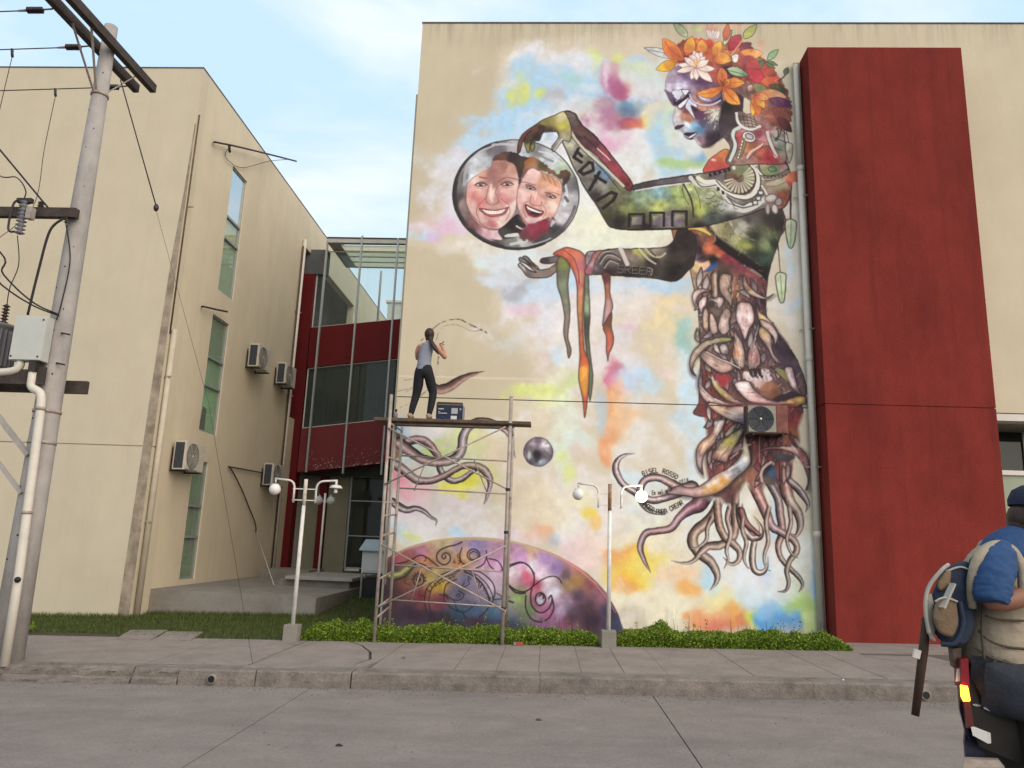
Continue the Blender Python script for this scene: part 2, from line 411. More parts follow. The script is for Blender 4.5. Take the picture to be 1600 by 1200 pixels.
GLY = {  # one-stroke letters on a 4 x 6 grid, y down
 'A': [[(0, 6), (0, 2), (2, 0), (4, 2), (4, 6)], [(0, 3.6), (4, 3.6)]], 'C': [[(4, 1), (3, 0), (1, 0), (0, 1.5), (0, 4.5), (1, 6), (3, 6), (4, 5)]],
 'E': [[(4, 0), (0, 0), (0, 6), (4, 6)], [(0, 3), (3, 3)]], 'G': [[(4, 1), (3, 0), (1, 0), (0, 1.5), (0, 4.5), (1, 6), (3, 6), (4, 5), (4, 3), (2, 3)]],
 'I': [[(2, 0), (2, 6)]], 'L': [[(0, 0), (0, 6), (3.6, 6)]], 'N': [[(0, 6), (0, 0), (4, 6), (4, 0)]], 'O': [[(1, 0), (3, 0), (4, 1.5), (4, 4.5), (3, 6), (1, 6), (0, 4.5), (0, 1.5), (1, 0)]],
 'P': [[(0, 6), (0, 0), (3, 0), (4, 1), (4, 2.4), (3, 3.2), (0, 3.2)]], 'R': [[(0, 6), (0, 0), (3, 0), (4, 1), (4, 2.2), (3, 3), (0, 3)], [(1.6, 3), (4, 6)]],
 'S': [[(4, 0), (0.4, 0), (0.2, 2.8), (3, 2.8), (4, 3.8), (3.8, 5.4), (2.6, 6), (0, 6)]], 'D': [[(0, 0), (0, 6), (2.4, 6), (4, 4.4), (4, 1.6), (2.4, 0), (0, 0)]],
 'T': [[(0, 0), (4, 0)], [(2, 0), (2, 6)]], 'V': [[(0, 0), (2, 6), (4, 0)]], '2': [[(0, 1), (1, 0), (3, 0), (4, 1.4), (0, 6), (4, 6)]], '0': [[(1, 0), (3, 0), (4, 3), (3, 6), (1, 6), (0, 3), (1, 0)]],
 '1': [[(1, 1.4), (2.2, 0), (2.2, 6)]], '5': [[(4, 0), (0.4, 0), (0.2, 2.6), (3, 2.6), (4, 4), (3, 6), (0, 6)]], '6': [[(3.6, 0), (1, 2), (0, 4.4), (1.4, 6), (3, 6), (4, 4.6), (3, 3.2), (.6, 3.6)]],
 'F': [[(4, 0), (0, 0), (0, 6)], [(0, 3), (3, 3)]], 'a': [[(4, 2.4), (1, 2.4), (0, 4), (1, 6), (3, 5.8), (4, 4.4)], [(4, 2.2), (4, 6)]], 'n': [[(0, 2.2), (0, 6)], [(0, 3.4), (2, 2.2), (3.6, 3), (3.6, 6)]],
 'd': [[(4, 4), (3, 2.6), (1, 2.6), (0, 4.2), (1, 6), (3, 6), (4, 4.6)], [(4, -.5), (4, 6)]], 'e': [[(0, 4.2), (4, 4), (3, 2.4), (1, 2.4), (0, 4.2), (1, 6), (3.6, 5.6)]], 'l': [[(2, -.5), (2, 6)]], 't': [[(1.6, 0), (1.8, 5.4), (3.4, 6)], [(0, 2), (3.6, 2)]],
 'x': [[(0, 2.4), (3.6, 6)], [(3.6, 2.4), (0, 6)]], 'r': [[(0, 2.2), (0, 6)], [(0, 3.6), (1.6, 2.4), (3, 2.6)]], 'y': [[(0, 2.4), (2, 5)], [(4, 2.4), (1, 8)]], 'o': [[(1, 2.4), (3, 2.4), (4, 4), (3, 6), (1, 6), (0, 4), (1, 2.4)]], 's': [[(3.6, 2.4), (.6, 2.6), (.8, 4), (3.4, 4.4), (3, 6), (0, 6)]]}
def letters(txt, path, h, col, w=1., gap=.42, slant=0., alpha=1.):
    """lettering whose baseline follows the path"""
    P = spl(np.asarray(path, float), False, 10); seg = np.r_[0, np.cumsum(np.hypot(*np.diff(P, axis=0).T))]
    u = h/6; adv = seg[-1]/len(txt)
    for i, ch in enumerate(txt):
        if ch not in GLY: continue
        s0 = adv*(i+.1); x = np.interp(s0, seg, P[:, 0]); y = np.interp(s0, seg, P[:, 1])
        x2 = np.interp(s0+adv*.7, seg, P[:, 0]); y2 = np.interp(s0+adv*.7, seg, P[:, 1]); a = math.atan2(y2-y, x2-x)
        wx = adv*(1-gap)/4
        for st in GLY[ch]:
            q = []
            for gx, gy in st:
                lx, ly = gx*wx+(6-gy)*u*slant, (gy-6)*u
                q.append((x+lx*math.cos(a)-ly*math.sin(a), y+lx*math.sin(a)+ly*math.cos(a)))
            line(q, w, col, alpha, smooth=False, warp=.4)

def fibres(n, region, cols, ln, wd, ang=90, spread=25, seed=1, a=.55):
    """many short curved brush marks inside a polygon"""
    r3 = np.random.RandomState(seed); xs = [p[0] for p in region]; ys = [p[1] for p in region]
    for _ in range(n):
        x, y = r3.uniform(min(xs), max(xs)), r3.uniform(min(ys), max(ys)); c = False
        for (ax, ay), (bx_, by_) in zip(region, region[1:]+region[:1]):
            if (ay > y) != (by_ > y) and x < (bx_-ax)*(y-ay)/(by_-ay)+ax: c = not c
        if not c: continue
        t = math.radians(ang+r3.normal()*spread); L_ = ln*r3.uniform(.5, 1.4); k = r3.normal()*.3
        dx, dy = math.cos(t)*L_/2, math.sin(t)*L_/2; w0 = wd*r3.uniform(.5, 1.4)
        line([(x-dx, y-dy, w0*.3), (x+dy*k*.4, y-dx*k*.4, w0), (x+dx, y+dy, w0*.2)], 1, cols[r3.randint(len(cols))], a*r3.uniform(.5, 1.1), n=5, dry=.08)
# ---- background washes ------------------------------------------------------------------------
fr(0, 0, 1)
PALE, LAV, BLU, SKB = (206, 203, 203), (196, 190, 204), (150, 188, 216), (178, 203, 220)
poly([(785, 75), (860, 62), (960, 52), (1050, 75), (1245, 120), (1262, 420), (1266, 700), (1284, 985), (1000, 990), (600, 985), (602, 820), (612, 690), (640, 660),
      (800, 668), (838, 600), (812, 540), (775, 505), (770, 455), (800, 420), (730, 395), (640, 380), (632, 362), (668, 335), (700, 300), (716, 250), (745, 215), (772, 175), (778, 120)],
     (206, 194, 174), soft=26, alpha=.4, rag=7, k=.04)
for a in [(890,250,105,120,(208,208,212),.9),(1000,260,90,110,(204,208,210),.8),(868,100,80,40,(206,205,210),.8),(718,300,22,60,(198,196,206),.7),(900,370,140,50,(206,208,204),.8),(870,510,60,50,(208,205,208),.8),(960,500,50,50,(208,200,194),.5),(895,600,34,40,(208,206,200),.6),(680,740,80,60,(208,204,198),.7),(690,820,110,30,(206,204,206),.8),(900,820,60,60,(208,204,206),.7),(1000,760,40,36,(206,206,208),.5),(1010,860,50,36,(212,206,186),.5),(1190,890,70,60,(206,208,208),.7),(1130,830,80,50,(204,206,204),.6),(1030,930,70,50,(214,206,182),.7),(1240,440,26,80,(204,200,194),.6),(1245,900,24,60,(202,206,200),.7),(840,640,26,30,(208,200,176),.4),(1080,640,24,120,(198,202,206),.6)]: blob(*a)
B_ = [  # x, y, rx, ry, colour, alpha
 (850,85,70,22,(203,202,206),.8),(820,150,45,62,BLU,.95),(785,190,45,32,(150,190,220),.95),(890,130,60,42,BLU,.9),(760,222,40,22,(160,194,220),.9),(930,100,40,22,(160,192,214),.7),(848,205,40,22,(160,192,216),.9),
 (720,255,38,22,(192,200,214),.9),(700,300,26,40,(196,196,206),.8),(812,142,15,22,(190,196,96),.9),(842,146,9,8,(186,196,96),.85),(862,155,20,13,(152,152,160),.75),(928,86,14,20,(190,200,110),.8),(968,92,10,14,(192,196,110),.8),(990,105,18,14,(176,196,170),.6),(893,125,14,12,(140,190,170),.5),
 (955,118,26,22,(176,96,132),.9),(968,142,18,12,(176,62,92),.95),(940,160,14,30,(128,72,110),.9),(960,132,16,14,(150,80,122),.7),(948,112,8,20,(206,192,204),.8),(975,158,34,15,(78,124,160),.95),(1000,152,18,8,(100,146,176),.9),(955,186,26,16,(142,62,96),.95),(985,190,22,11,(206,100,76),.95),(1008,186,14,10,(206,192,76),.9),(970,172,22,8,(84,100,130),.8),
 (940,180,16,34,(186,122,160),.6),(955,225,40,22,(200,160,184),.7),(958,228,16,12,(206,130,164),.6),(900,190,22,40,(196,192,198),.7),(1020,170,26,26,(206,196,168),.7),(1035,220,24,60,(140,186,216),.85),(1028,120,32,30,(176,200,212),.7),(1085,242,16,14,(92,148,192),.9),(1060,254,34,9,(146,178,104),.8),(1075,220,14,20,(196,206,206),.8),(1000,250,30,30,(204,206,208),.8),(1045,170,10,30,(184,204,170),.6),(1062,185,12,16,(120,160,196),.6),
 (1020,60,40,16,(198,178,158),.5),(1010,92,20,14,(158,184,208),.7),(1015,110,22,14,(186,196,150),.6),(1000,140,26,18,(202,196,206),.6),
 (690,350,34,20,(204,164,192),.85),(655,366,26,9,(160,190,218),.8),(648,352,18,8,(196,180,200),.6),(672,370,16,10,(200,160,196),.6),(730,390,34,16,(204,200,190),.7),(760,408,30,10,(190,200,180),.7),(800,400,50,14,(186,200,212),.7),
 (930,300,34,46,(206,210,206),.8),(930,345,60,22,(210,212,180),.75),(900,378,70,12,(206,210,186),.75),(990,372,50,14,(206,212,180),.6),
 (840,455,50,30,(168,196,222),.85),(800,452,18,20,(140,140,152),.75),(790,430,20,26,(188,198,210),.8),(890,440,40,22,(168,196,220),.8),(1020,446,60,14,(146,184,218),.9),(950,450,60,16,(184,200,214),.8),(870,500,60,34,(204,200,206),.8),(818,484,18,10,(208,170,188),.7),(820,515,26,14,(204,200,208),.7),(990,470,50,30,(206,196,188),.7),(985,512,12,22,(206,172,192),.75),(975,532,22,14,(198,196,210),.7),(865,555,14,12,(172,200,224),.8),(900,540,40,40,(206,202,198),.7),(880,590,30,26,(202,206,170),.6),(850,616,36,13,(190,202,90),.85),(870,628,22,10,(206,212,150),.6),(890,600,14,22,(176,190,120),.7),
 (960,575,40,26,(206,200,208),.7),(956,600,11,24,(196,92,126),.9),(965,582,10,10,(170,90,110),.6),(975,600,18,12,(206,160,196),.6),(995,592,26,18,(160,196,224),.8),(990,625,20,14,(186,204,222),.7),(950,632,14,18,(216,140,76),.9),(952,680,12,34,(212,128,74),.9),(975,640,34,26,(218,168,120),.75),(985,660,22,18,(220,172,120),.6),(938,640,8,24,(150,180,206),.7),
 (1045,500,30,40,(216,196,142),.7),(1074,524,14,28,(122,168,158),.85),(1080,600,16,80,(168,204,224),.8),(1060,570,26,30,(212,192,168),.5),(1084,740,14,40,(180,204,220),.7),(1060,650,12,12,(160,196,220),.6),
 (630,676,30,20,(104,164,222),.9),(655,690,34,22,(178,198,206),.8),(690,668,34,16,(196,196,200),.8),(690,700,26,16,(170,186,96),.85),(735,690,24,26,(182,198,116),.75),(700,722,40,20,(186,206,190),.7),(628,745,20,20,(222,122,146),.9),(650,765,28,14,(218,160,170),.8),(738,752,22,14,(206,200,40),.95),(715,763,26,10,(214,206,70),.85),(728,775,10,7,(206,200,50),.9),(760,742,16,16,(190,200,110),.7),(700,790,60,16,(206,196,200),.7),(640,790,24,12,(210,188,204),.7),(624,828,14,18,(150,190,220),.85),(640,834,14,10,(188,200,104),.9),(710,833,14,9,(150,194,228),.9),(670,820,50,16,(206,204,206),.7),(800,834,20,12,(196,174,206),.7),(770,700,34,40,(206,190,160),.5),(780,665,20,12,(184,204,218),.6),
 (880,705,16,60,(196,212,196),.6),(880,708,8,12,(190,206,110),.7),(888,745,10,18,(192,206,110),.75),(900,690,26,12,(186,208,204),.6),(842,830,18,14,(220,150,106),.85),(866,845,14,10,(150,162,182),.8),(905,785,16,14,(206,200,150),.6),(918,802,9,8,(214,184,40),.9),(928,815,8,10,(216,170,80),.8),(905,862,30,20,(214,180,192),.75),(895,840,26,24,(206,206,212),.6),(930,850,26,26,(218,190,180),.6),(850,800,40,26,(212,200,160),.45),(680,850,70,10,(206,208,190),.5),
 (1000,690,30,26,(204,206,208),.6),(1015,755,40,16,(176,204,222),.6),(1005,800,26,18,(186,206,214),.6),(1000,830,30,34,(216,210,170),.5),(985,892,26,22,(220,176,36),.95),(968,872,16,12,(218,122,60),.85),(996,878,26,12,(214,196,80),.6),(978,912,14,14,(220,130,60),.8),(1010,900,14,10,(214,200,90),.7),(1075,915,13,16,(220,150,66),.85),(1052,892,26,9,(220,176,130),.7),(1010,940,44,34,(212,206,176),.8),(1070,955,30,22,(214,208,180),.8),
 (1112,964,22,16,(220,128,64),.95),(1130,975,20,9,(206,96,70),.9),(1152,958,18,18,(216,146,60),.9),(1165,972,16,9,(204,110,66),.8),(1140,925,34,22,(220,204,120),.7),(1110,890,18,22,(168,202,224),.8),(1095,895,14,14,(150,196,220),.7),(1185,890,26,30,(200,208,212),.8),(1172,930,22,18,(178,204,222),.8),(1190,870,10,22,(150,194,222),.7),(1186,966,13,13,(192,200,56),.95),(1220,968,22,17,(66,138,206),.95),(1212,945,22,14,(110,170,218),.85),(1250,945,20,28,(152,190,84),.9),(1275,912,9,20,(140,184,220),.85),(1262,972,16,16,(176,200,110),.8),(1230,920,20,18,(196,208,200),.7),(1262,850,10,26,(200,206,200),.6),(1215,805,10,26,(164,196,222),.7),(1165,820,14,22,(196,208,196),.7),(1240,470,14,14,(150,186,214),.8),(1235,440,16,40,(206,196,182),.6),(1232,395,8,30,(180,200,214),.7),(1120,800,20,30,(190,206,206),.6),(1060,850,26,14,(200,206,206),.5),(1130,860,18,10,(190,204,214),.6)]
for a in B_: blob(*a)
for i in range(260):                        # small scumbled touches over the washes
    x, y = prng.uniform(640, 1260), prng.uniform(80, 975)
    if x < 790 and y > 400 and y < 660: continue
    if x < 780 and y < 230: continue
    if prng.rand() < .35: continue
    c = [(214,212,210),(206,206,214),(190,206,220),(208,190,200),(210,210,180)][prng.randint(5)]
    blob(x, y, prng.uniform(8, 26), prng.uniform(5, 14), c, prng.uniform(.15, .4))
# white bands of old render under the paint
for yy in (586, 588): line([(615, yy), (880, yy+6)], 1.5, (206, 190, 166), .5)
# ---- the planet -------------------------------------------------------------------------------
fr(600, 830, 8)
pl = [(-10, 420), (40, 330), (150, 265), (300, 200), (450, 150), (650, 108), (900, 82), (1150, 76), (1400, 92), (1600, 122), (1800, 168), (2000, 230), (2200, 320), (2400, 430), (2560, 540), (2700, 680), (2800, 800), (2890, 960), (2955, 1120), (3000, 1300), (2900, 1420), (1500, 1420), (0, 1420), (-60, 1290), (-60, 700)]
poly(pl, [(150,320,(150,60,80)),(450,250,(168,104,132)),(320,390,(150,74,60)),(520,400,(170,110,70)),(600,560,(160,140,70)),(680,690,(176,140,40)),(300,480,(120,100,66)),(200,620,(110,60,50)),(160,800,(96,42,46)),(450,820,(110,42,48)),(700,860,(112,44,62)),(300,1000,(64,40,58)),(150,1150,(60,44,66)),(520,1120,(74,48,80)),(780,1080,(50,42,56)),(900,1020,(46,82,108)),(1100,1000,(50,78,112)),(1350,1020,(54,92,120)),(1400,1120,(60,84,130)),(1150,1160,(90,50,80)),(1000,620,(104,98,130)),(900,780,(84,80,104)),(1150,760,(120,104,128)),(1300,700,(182,160,180)),(1300,560,(190,164,186)),(1480,420,(186,140,180)),(1300,380,(176,122,160)),(1150,180,(126,112,160)),(900,170,(166,136,150)),(760,280,(150,120,96)),(760,160,(178,160,120)),(1000,320,(190,150,110)),(960,380,(170,110,60)),(1500,240,(170,118,150)),(1700,330,(186,136,186)),(1600,480,(206,190,200)),(1880,420,(206,196,210)),(1780,560,(190,80,110)),(1900,640,(160,60,86)),(1950,520,(206,184,200)),(2000,330,(160,120,180)),(2150,460,(140,112,170)),(2250,520,(110,84,90)),(2050,580,(200,186,196)),(2120,740,(184,180,196)),(2300,640,(140,110,70)),(2400,600,(150,108,60)),(2450,420,(170,90,90)),(2550,650,(130,70,72)),(2400,800,(84,60,80)),(2300,900,(150,120,150)),(2600,900,(96,60,76)),(2700,820,(120,74,90)),(2800,1000,(56,44,70)),(2880,1150,(50,56,84)),(2600,1130,(60,36,54)),(2300,1120,(120,56,90)),(2200,980,(160,136,170)),(2050,1000,(150,80,120)),(2000,1150,(120,74,120)),(1800,960,(90,112,70)),(1700,800,(122,150,84)),(1750,1050,(90,100,80)),(1650,1150,(70,84,120)),(1900,880,(140,70,110)),(100,450,(70,50,56)),(20,800,(70,40,44)),(2350,380,(190,110,120)),(1850,250,(178,140,120))],
     soft=2, edge=None, k=.2)
for a in [(100,900,160,260),(420,1090,330,120),(900,1130,330,110),(1500,1150,300,90),(2600,1000,200,170),(60,560,90,200)]: blob(*a, (34, 24, 36), .55)
line([(140, 300, 8), (300, 215, 12), (650, 118, 26), (1100, 86, 34), (1450, 108, 28), (1700, 150, 22), (2000, 250, 18), (2350, 420, 16), (2650, 660, 12)], 10, (176, 156, 104), .8)
line([(1900, 205, 10), (2200, 330, 14), (2500, 520, 16), (2750, 790, 14), (2890, 1010, 10)], 10, (196, 110, 104), .65)
tube([(90, 560, 110), (200, 540, 110), (300, 460, 100), (380, 400, 60)], (60, 50, 34), (110, 104, 60), (150, 146, 90))
for c, a in (((60,46,56),.9), ((200,186,200),.0)):
    pass
K = (38, 26, 34)
def ink(pts, w=16, a=.9): line(pts, w, K, a)
ink([(110, 420), (300, 370), (430, 300), (520, 320), (620, 390), (700, 460)]); ink([(300, 440), (420, 400), (520, 430), (600, 500)])
ink([(510, 320), (520, 360), (495, 372)], 10)
ink([(970, 130), (880, 170), (760, 200), (680, 250), (655, 320), (690, 390), (760, 415), (820, 370), (815, 290), (760, 268), (720, 310), (745, 340), (770, 325), (762, 300)], 16)
ink(ell(1115, 295, 78, 72)+[(1193, 295)], 14); ink(ell(1118, 300, 55, 50)+[(1173, 300)], 12)
ink([(975, 200), (945, 290), (965, 380), (1010, 410)], 14); ink([(940, 340), (915, 300), (930, 280)], 9); ink([(880, 360), (868, 385), (895, 392)], 10); ink([(930, 360), (950, 375), (925, 408)], 10)
ink([(1275, 240), (1285, 340), (1320, 430), (1365, 470)], 14); ink([(1275, 330), (1240, 410), (1150, 460)], 14); ink([(1310, 340), (1400, 360), (1460, 420), (1490, 490)], 15)
ink(ell(430, 610, 62, 70)+[(492, 610)], 15); ink(ell(425, 595, 28, 32)+[(453, 595)], 14); ink(ell(430, 600, 8, 8), 14); 
for i in range(8):
    a = math.pi+i*math.pi/7; ink([(430+70*math.cos(a), 605+78*math.sin(a)), (430+92*math.cos(a+.1), 605+100*math.sin(a+.1)), (430+72*math.cos(a+.28), 605+80*math.sin(a+.28))], 9)
ink([(940, 490), (760, 520), (640, 600), (540, 700), (505, 830), (520, 970), (580, 1090)], 15); ink([(900, 520), (760, 570), (650, 640), (580, 760), (560, 900), (600, 1050), (640, 1110)], 12)
ink([(1000, 500), (1120, 560), (1220, 650), (1290, 780), (1320, 900)], 20); ink([(1000, 480), (1180, 500), (1320, 600), (1380, 720), (1360, 860), (1280, 980), (1190, 1070)], 15)
ink([(1050, 490), (1180, 560), (1280, 660), (1345, 780), (1360, 860)], 12)
for i in range(8):
    t = i/8; x, y = 1120+220*t, 560+280*t*1.05; ink([(x, y), (x+18, y-10+34*t), (x+6, y+34)], 10)
for i in range(8):
    t = i/8; x, y = 560+330*t-20*(1-t), 720-200*t**.7; ink([(x, y), (x+14, y+36), (x+34, y+14)], 10)
ink([(900, 600), (780, 660), (745, 780), (760, 880), (860, 970), (990, 1010), (1080, 960), (1130, 900)], 14); ink([(760, 780), (820, 830), (880, 860), (960, 850), (990, 790), (930, 740)], 12)
ink([(900, 800), (930, 780), (950, 800), (930, 820)], 9); ink([(1000, 640), (960, 700), (1060, 660), (1040, 600)], 9); ink([(1080, 580), (1050, 560), (1060, 600), (1085, 590)], 8); ink(ell(1190, 695, 16, 16), 8)
ink([(980, 1010), (1000, 1060), (1030, 1085)], 12); ink([(880, 880), (900, 950), (930, 1000)], 12); ink([(1380, 850), (1480, 840), (1560, 820)], 12); ink([(1400, 770), (1450, 800), (1480, 830)], 10); ink([(680, 790), (760, 800), (800, 850)], 12)
for q in ([(250, 600), (260, 650), (320, 660)], [(290, 720), (300, 780)], [(440, 750), (440, 800), (500, 800)]): ink(q, 9, .7)
fr(580, 820, 4)
ink([(800, 290), (860, 262), (930, 236), (980, 252), (1015, 310), (1010, 380), (960, 415), (900, 405), (855, 370)], 9); ink([(860, 250), (930, 232), (985, 258), (1020, 305)], 7)
ink([(1010, 385), (1060, 345), (1120, 320), (1165, 330), (1188, 362)], 7); ink([(1005, 390), (995, 450), (1005, 510), (1050, 548), (1100, 530), (1128, 480), (1125, 440), (1108, 460)], 9)
ink([(965, 440), (965, 520), (1000, 585), (1055, 606), (1110, 580), (1138, 520), (1130, 460)], 9); ink(ell(1057, 462, 32, 40)+[(1089, 462)], 9); ink(ell(1063, 448, 14, 16), 9)
poly(ell(1053, 472, 20, 24), (160, 186, 190), alpha=.7); ink([(855, 375), (900, 420), (960, 425)], 10); ink([(855, 470), (890, 485), (860, 478)], 7)
# ---- tentacles at the left --------------------------------------------------------------------
fr(600, 650, 8)
poly([(60, 100), (150, 180), (300, 270), (330, 350), (250, 450), (170, 520), (110, 560), (40, 560), (40, 100)], [(180, 220, (70, 52, 40)), (200, 330, (150, 128, 110)), (170, 440, (130, 100, 74)), (240, 300, (176, 150, 134))], soft=3)
tube([(1180, 640, 50), (1060, 720, 62), (960, 790, 76), (850, 805, 80), (760, 750, 84), (700, 670, 82), (680, 560, 80)], light=.3, lt=(176, 160, 164))
tube([(120, 600, 120), (200, 640, 120), (300, 720, 112), (400, 790, 106), (520, 810, 96), (640, 790, 88), (760, 740, 84), (900, 660, 82), (1000, 620, 84), (1110, 615, 92), (1230, 660, 104), (1310, 760, 90), (1325, 860, 64), (1290, 980, 46), (1270, 1050, 30), (1240, 1100, 8)], light=-.2, lt=(178, 166, 168), tint=[(130,110,106),(140,116,112),(124,90,88),(140,120,80),(130,112,130),(110,100,100)])
tube([(290, 320, 120), (400, 290, 110), (500, 310, 112), (580, 370, 106), (640, 450, 96), (690, 520, 80), (700, 600, 70)], light=-.3, lt=(166, 140, 140), md=(110, 78, 80))
tube([(180, 330, 150), (300, 420, 140), (430, 510, 130), (560, 560, 124), (700, 570, 120), (830, 550, 120), (930, 480, 124), (975, 380, 124), (990, 250, 122), (1050, 140, 116), (1160, 70, 110), (1290, 60, 90), (1420, 110, 84), (1530, 190, 76), (1590, 290, 62), (1600, 400, 44), (1640, 520, 10)], light=.15, lt=(186, 168, 168), tint=[(130,96,90),(120,86,84),(132,106,98),(130,122,128),(130,126,132),(126,96,92),(110,76,74),(130,116,122),(110,104,116)])
tube([(100, 1060, 90), (170, 1120, 100), (280, 1170, 90), (400, 1150, 64), (500, 1190, 56), (580, 1260, 40), (650, 1300, 26), (640, 1370, 8)], light=.1, lt=(176, 166, 168))
# charcoal sketch and the limb being painted behind the painter
fr(580, 480, 5.714)
tube([(560, 690, 40), (600, 730, 90), (680, 715, 92), (760, 665, 84), (850, 615, 56), (920, 592, 40), (1010, 570, 6)], light=.5, lt=(150, 118, 104), md=(104, 68, 62), dk=(52, 36, 36))
line([(440, 300), (520, 220), (600, 150), (690, 112), (780, 108), (860, 140), (940, 180), (1035, 232)], 9, (58, 50, 46), .85, dry=.12); line([(580, 290), (600, 220), (660, 165), (750, 155), (830, 180), (890, 210), (980, 205)], 7, (96, 88, 78), .7, dry=.15)
line([(720, 108), (800, 108), (850, 135)], 12, (46, 38, 36), .7, dry=.4); line([(870, 160), (930, 180), (1000, 200), (1030, 225)], 9, (60, 50, 46), .7, dry=.3)
line([(600, 440), (590, 520), (575, 590), (555, 640)], 13, (60, 50, 48), .85, dry=.05); line([(575, 690), (500, 740), (410, 810)], 9, (80, 66, 58), .8, dry=.08)
for q in ([(280, 650), (370, 640)], [(220, 752), (310, 732), (370, 715)], [(300, 760), (360, 720)], [(200, 865), (240, 830)], [(230, 905), (330, 860)]): line(q, 6, (90, 78, 68), .75, dry=.12)
# ---- steel ball -------------------------------------------------------------------------------
fr(580, 640, 5)
poly(ell(1303, 328, 118, 118), [(1260,250,(150,136,150)),(1360,260,(186,178,186)),(1300,330,(44,38,46)),(1260,300,(96,86,92)),(1240,340,(150,154,158)),(1350,310,(110,98,106)),(1330,400,(150,164,176)),(1240,400,(70,64,74)),(1390,380,(110,112,124)),(1380,290,(140,132,144)),(1300,220,(110,92,106)),(1220,330,(90,80,90)),(1300,380,(60,54,62))], rim=(64, 56, 70), rw=14, k=.3)
blob(1380, 280, 16, 12, (214, 206, 210), .9); blob(1300, 335, 30, 34, (34, 28, 34), .8); blob(1235, 350, 10, 30, (180, 186, 188), .6)
# ---- the glass sphere and the two laughing faces ----------------------------------------------
fr(690, 160, 5)
poly(ell(580, 718, 495, 430, 3, 40), [(580,330,(150,146,150)),(300,450,(170,176,182)),(250,600,(190,196,202)),(150,600,(90,88,90)),(130,760,(64,58,60)),(180,800,(120,100,96)),(230,960,(74,58,58)),(330,1040,(190,150,156)),(430,1110,(60,54,52)),(560,1110,(110,112,110)),(640,1090,(176,178,174)),(760,1080,(60,54,56)),(900,1000,(52,50,52)),(960,900,(186,182,186)),(1000,760,(160,158,162)),(1040,640,(96,94,98)),(960,520,(150,164,140)),(850,440,(178,186,190)),(720,370,(120,118,120)),(420,360,(90,86,92)),(640,420,(176,186,196))], soft=2, k=.22)
line([(q[0], q[1]) for q in ell(580, 718, 488, 424, 3, 40, 60, 250)], 26, (40, 35, 38), .9); line([(q[0], q[1]) for q in ell(580, 718, 480, 418, 3, 30, 100, 190)], 36, (44, 38, 40), .75)
line([(q[0], q[1]) for q in ell(580, 718, 491, 427, 3, 40, 240, 420)], 11, (70, 64, 70), .9); line([(q[0], q[1]) for q in ell(580, 718, 470, 405, 3, 20, 10, 60)], 26, (70, 64, 66), .7)
for q, w, c in (([(205, 480), (180, 560), (175, 640)], 26, (160, 158, 164)), ([(230, 440), (300, 380), (400, 340)], 16, (176, 174, 178)), ([(150, 560), (130, 660)], 20, (110, 106, 108)), ([(750, 400), (800, 430), (870, 460)], 20, (120, 116, 118)), ([(760, 380), (860, 410), (940, 480)], 16, (196, 198, 204)), ([(960, 640), (975, 720), (960, 800)], 28, (206, 204, 208)), ([(950, 660), (955, 690)], 24, (70, 66, 72)), ([(965, 740), (985, 770)], 24, (60, 58, 62)), ([(900, 880), (860, 960)], 26, (200, 196, 200)), ([(540, 1105), (600, 1095), (660, 1080)], 26, (190, 192, 188)), ([(700, 1110), (780, 1090), (850, 1060)], 10, (180, 176, 178)), ([(400, 330), (480, 325), (560, 330)], 22, (186, 182, 188))): line(q, w, c, .75)
SK, SKD, SKL, SKP = (198, 158, 146), (150, 96, 86), (222, 190, 178), (208, 140, 134)
# the woman: hair, face
poly([(395, 430), (470, 390), (560, 385), (640, 420), (700, 440), (680, 520), (640, 560), (600, 640), (590, 560), (560, 480), (480, 450), (400, 455)], [(420, 430, (84, 56, 48)), (560, 420, (44, 36, 36)), (650, 480, (70, 52, 40)), (600, 560, (54, 42, 38)), (480, 420, (90, 58, 50))], rag=2)
poly([(400, 455), (480, 452), (560, 480), (592, 560), (598, 650), (586, 760), (570, 850), (530, 920), (470, 975), (420, 990), (360, 985), (290, 950), (230, 880), (195, 800), (192, 720), (200, 640), (230, 600), (290, 560), (385, 500)],
     [(330,560,(196,130,110)),(440,560,(160,108,96)),(540,520,(186,134,118)),(480,500,(150,98,86)),(390,560,(140,96,90)),(410,640,(150,106,100)),(390,720,(216,182,170)),(540,700,(206,150,142)),(490,760,(196,120,120)),(250,720,(206,120,116)),(230,680,(204,150,140)),(230,800,(200,156,146)),(300,780,(190,106,104)),(420,780,(190,140,130)),(400,940,(176,104,106)),(330,950,(190,150,140)),(480,930,(212,190,180)),(550,820,(222,196,186)),(560,640,(214,176,164)),(300,680,(206,160,148)),(250,860,(210,176,166)),(280,610,(210,180,168)),(380,990,(206,170,162))], edge=(110, 62, 62), ew=4, ea=.6)
line([(192, 790), (230, 870), (300, 940), (360, 980), (440, 990)], 5, (90, 46, 50), .8); line([(295, 580), (350, 592)], 9, (96, 44, 40), .85); line([(440, 620), (500, 585), (590, 600)], 7, (110, 64, 56), .85)
for ex, ey in ((305, 643), (513, 638)):
    blob(ex, ey-4, 66, 34, (140, 84, 78), .55); poly(ell(ex, ey, 40, 12, 0, 14), (186, 168, 158), edge=(60, 36, 36), ew=4); poly(ell(ex, ey-1, 15, 12, 0, 12), (74, 54, 36)); poly(ell(ex, ey, 7, 7, 0, 8), (26, 22, 22)); blob(ex+4, ey-5, 4, 4, (230, 224, 220), .9)
    line([(ex-52, ey+4), (ex-20, ey-18), (ex+20, ey-19), (ex+52, ey+4)], 6, (64, 38, 36), .9); line([(ex-40, ey+20), (ex, ey+28), (ex+44, ey+18)], 4, (150, 90, 84), .8)
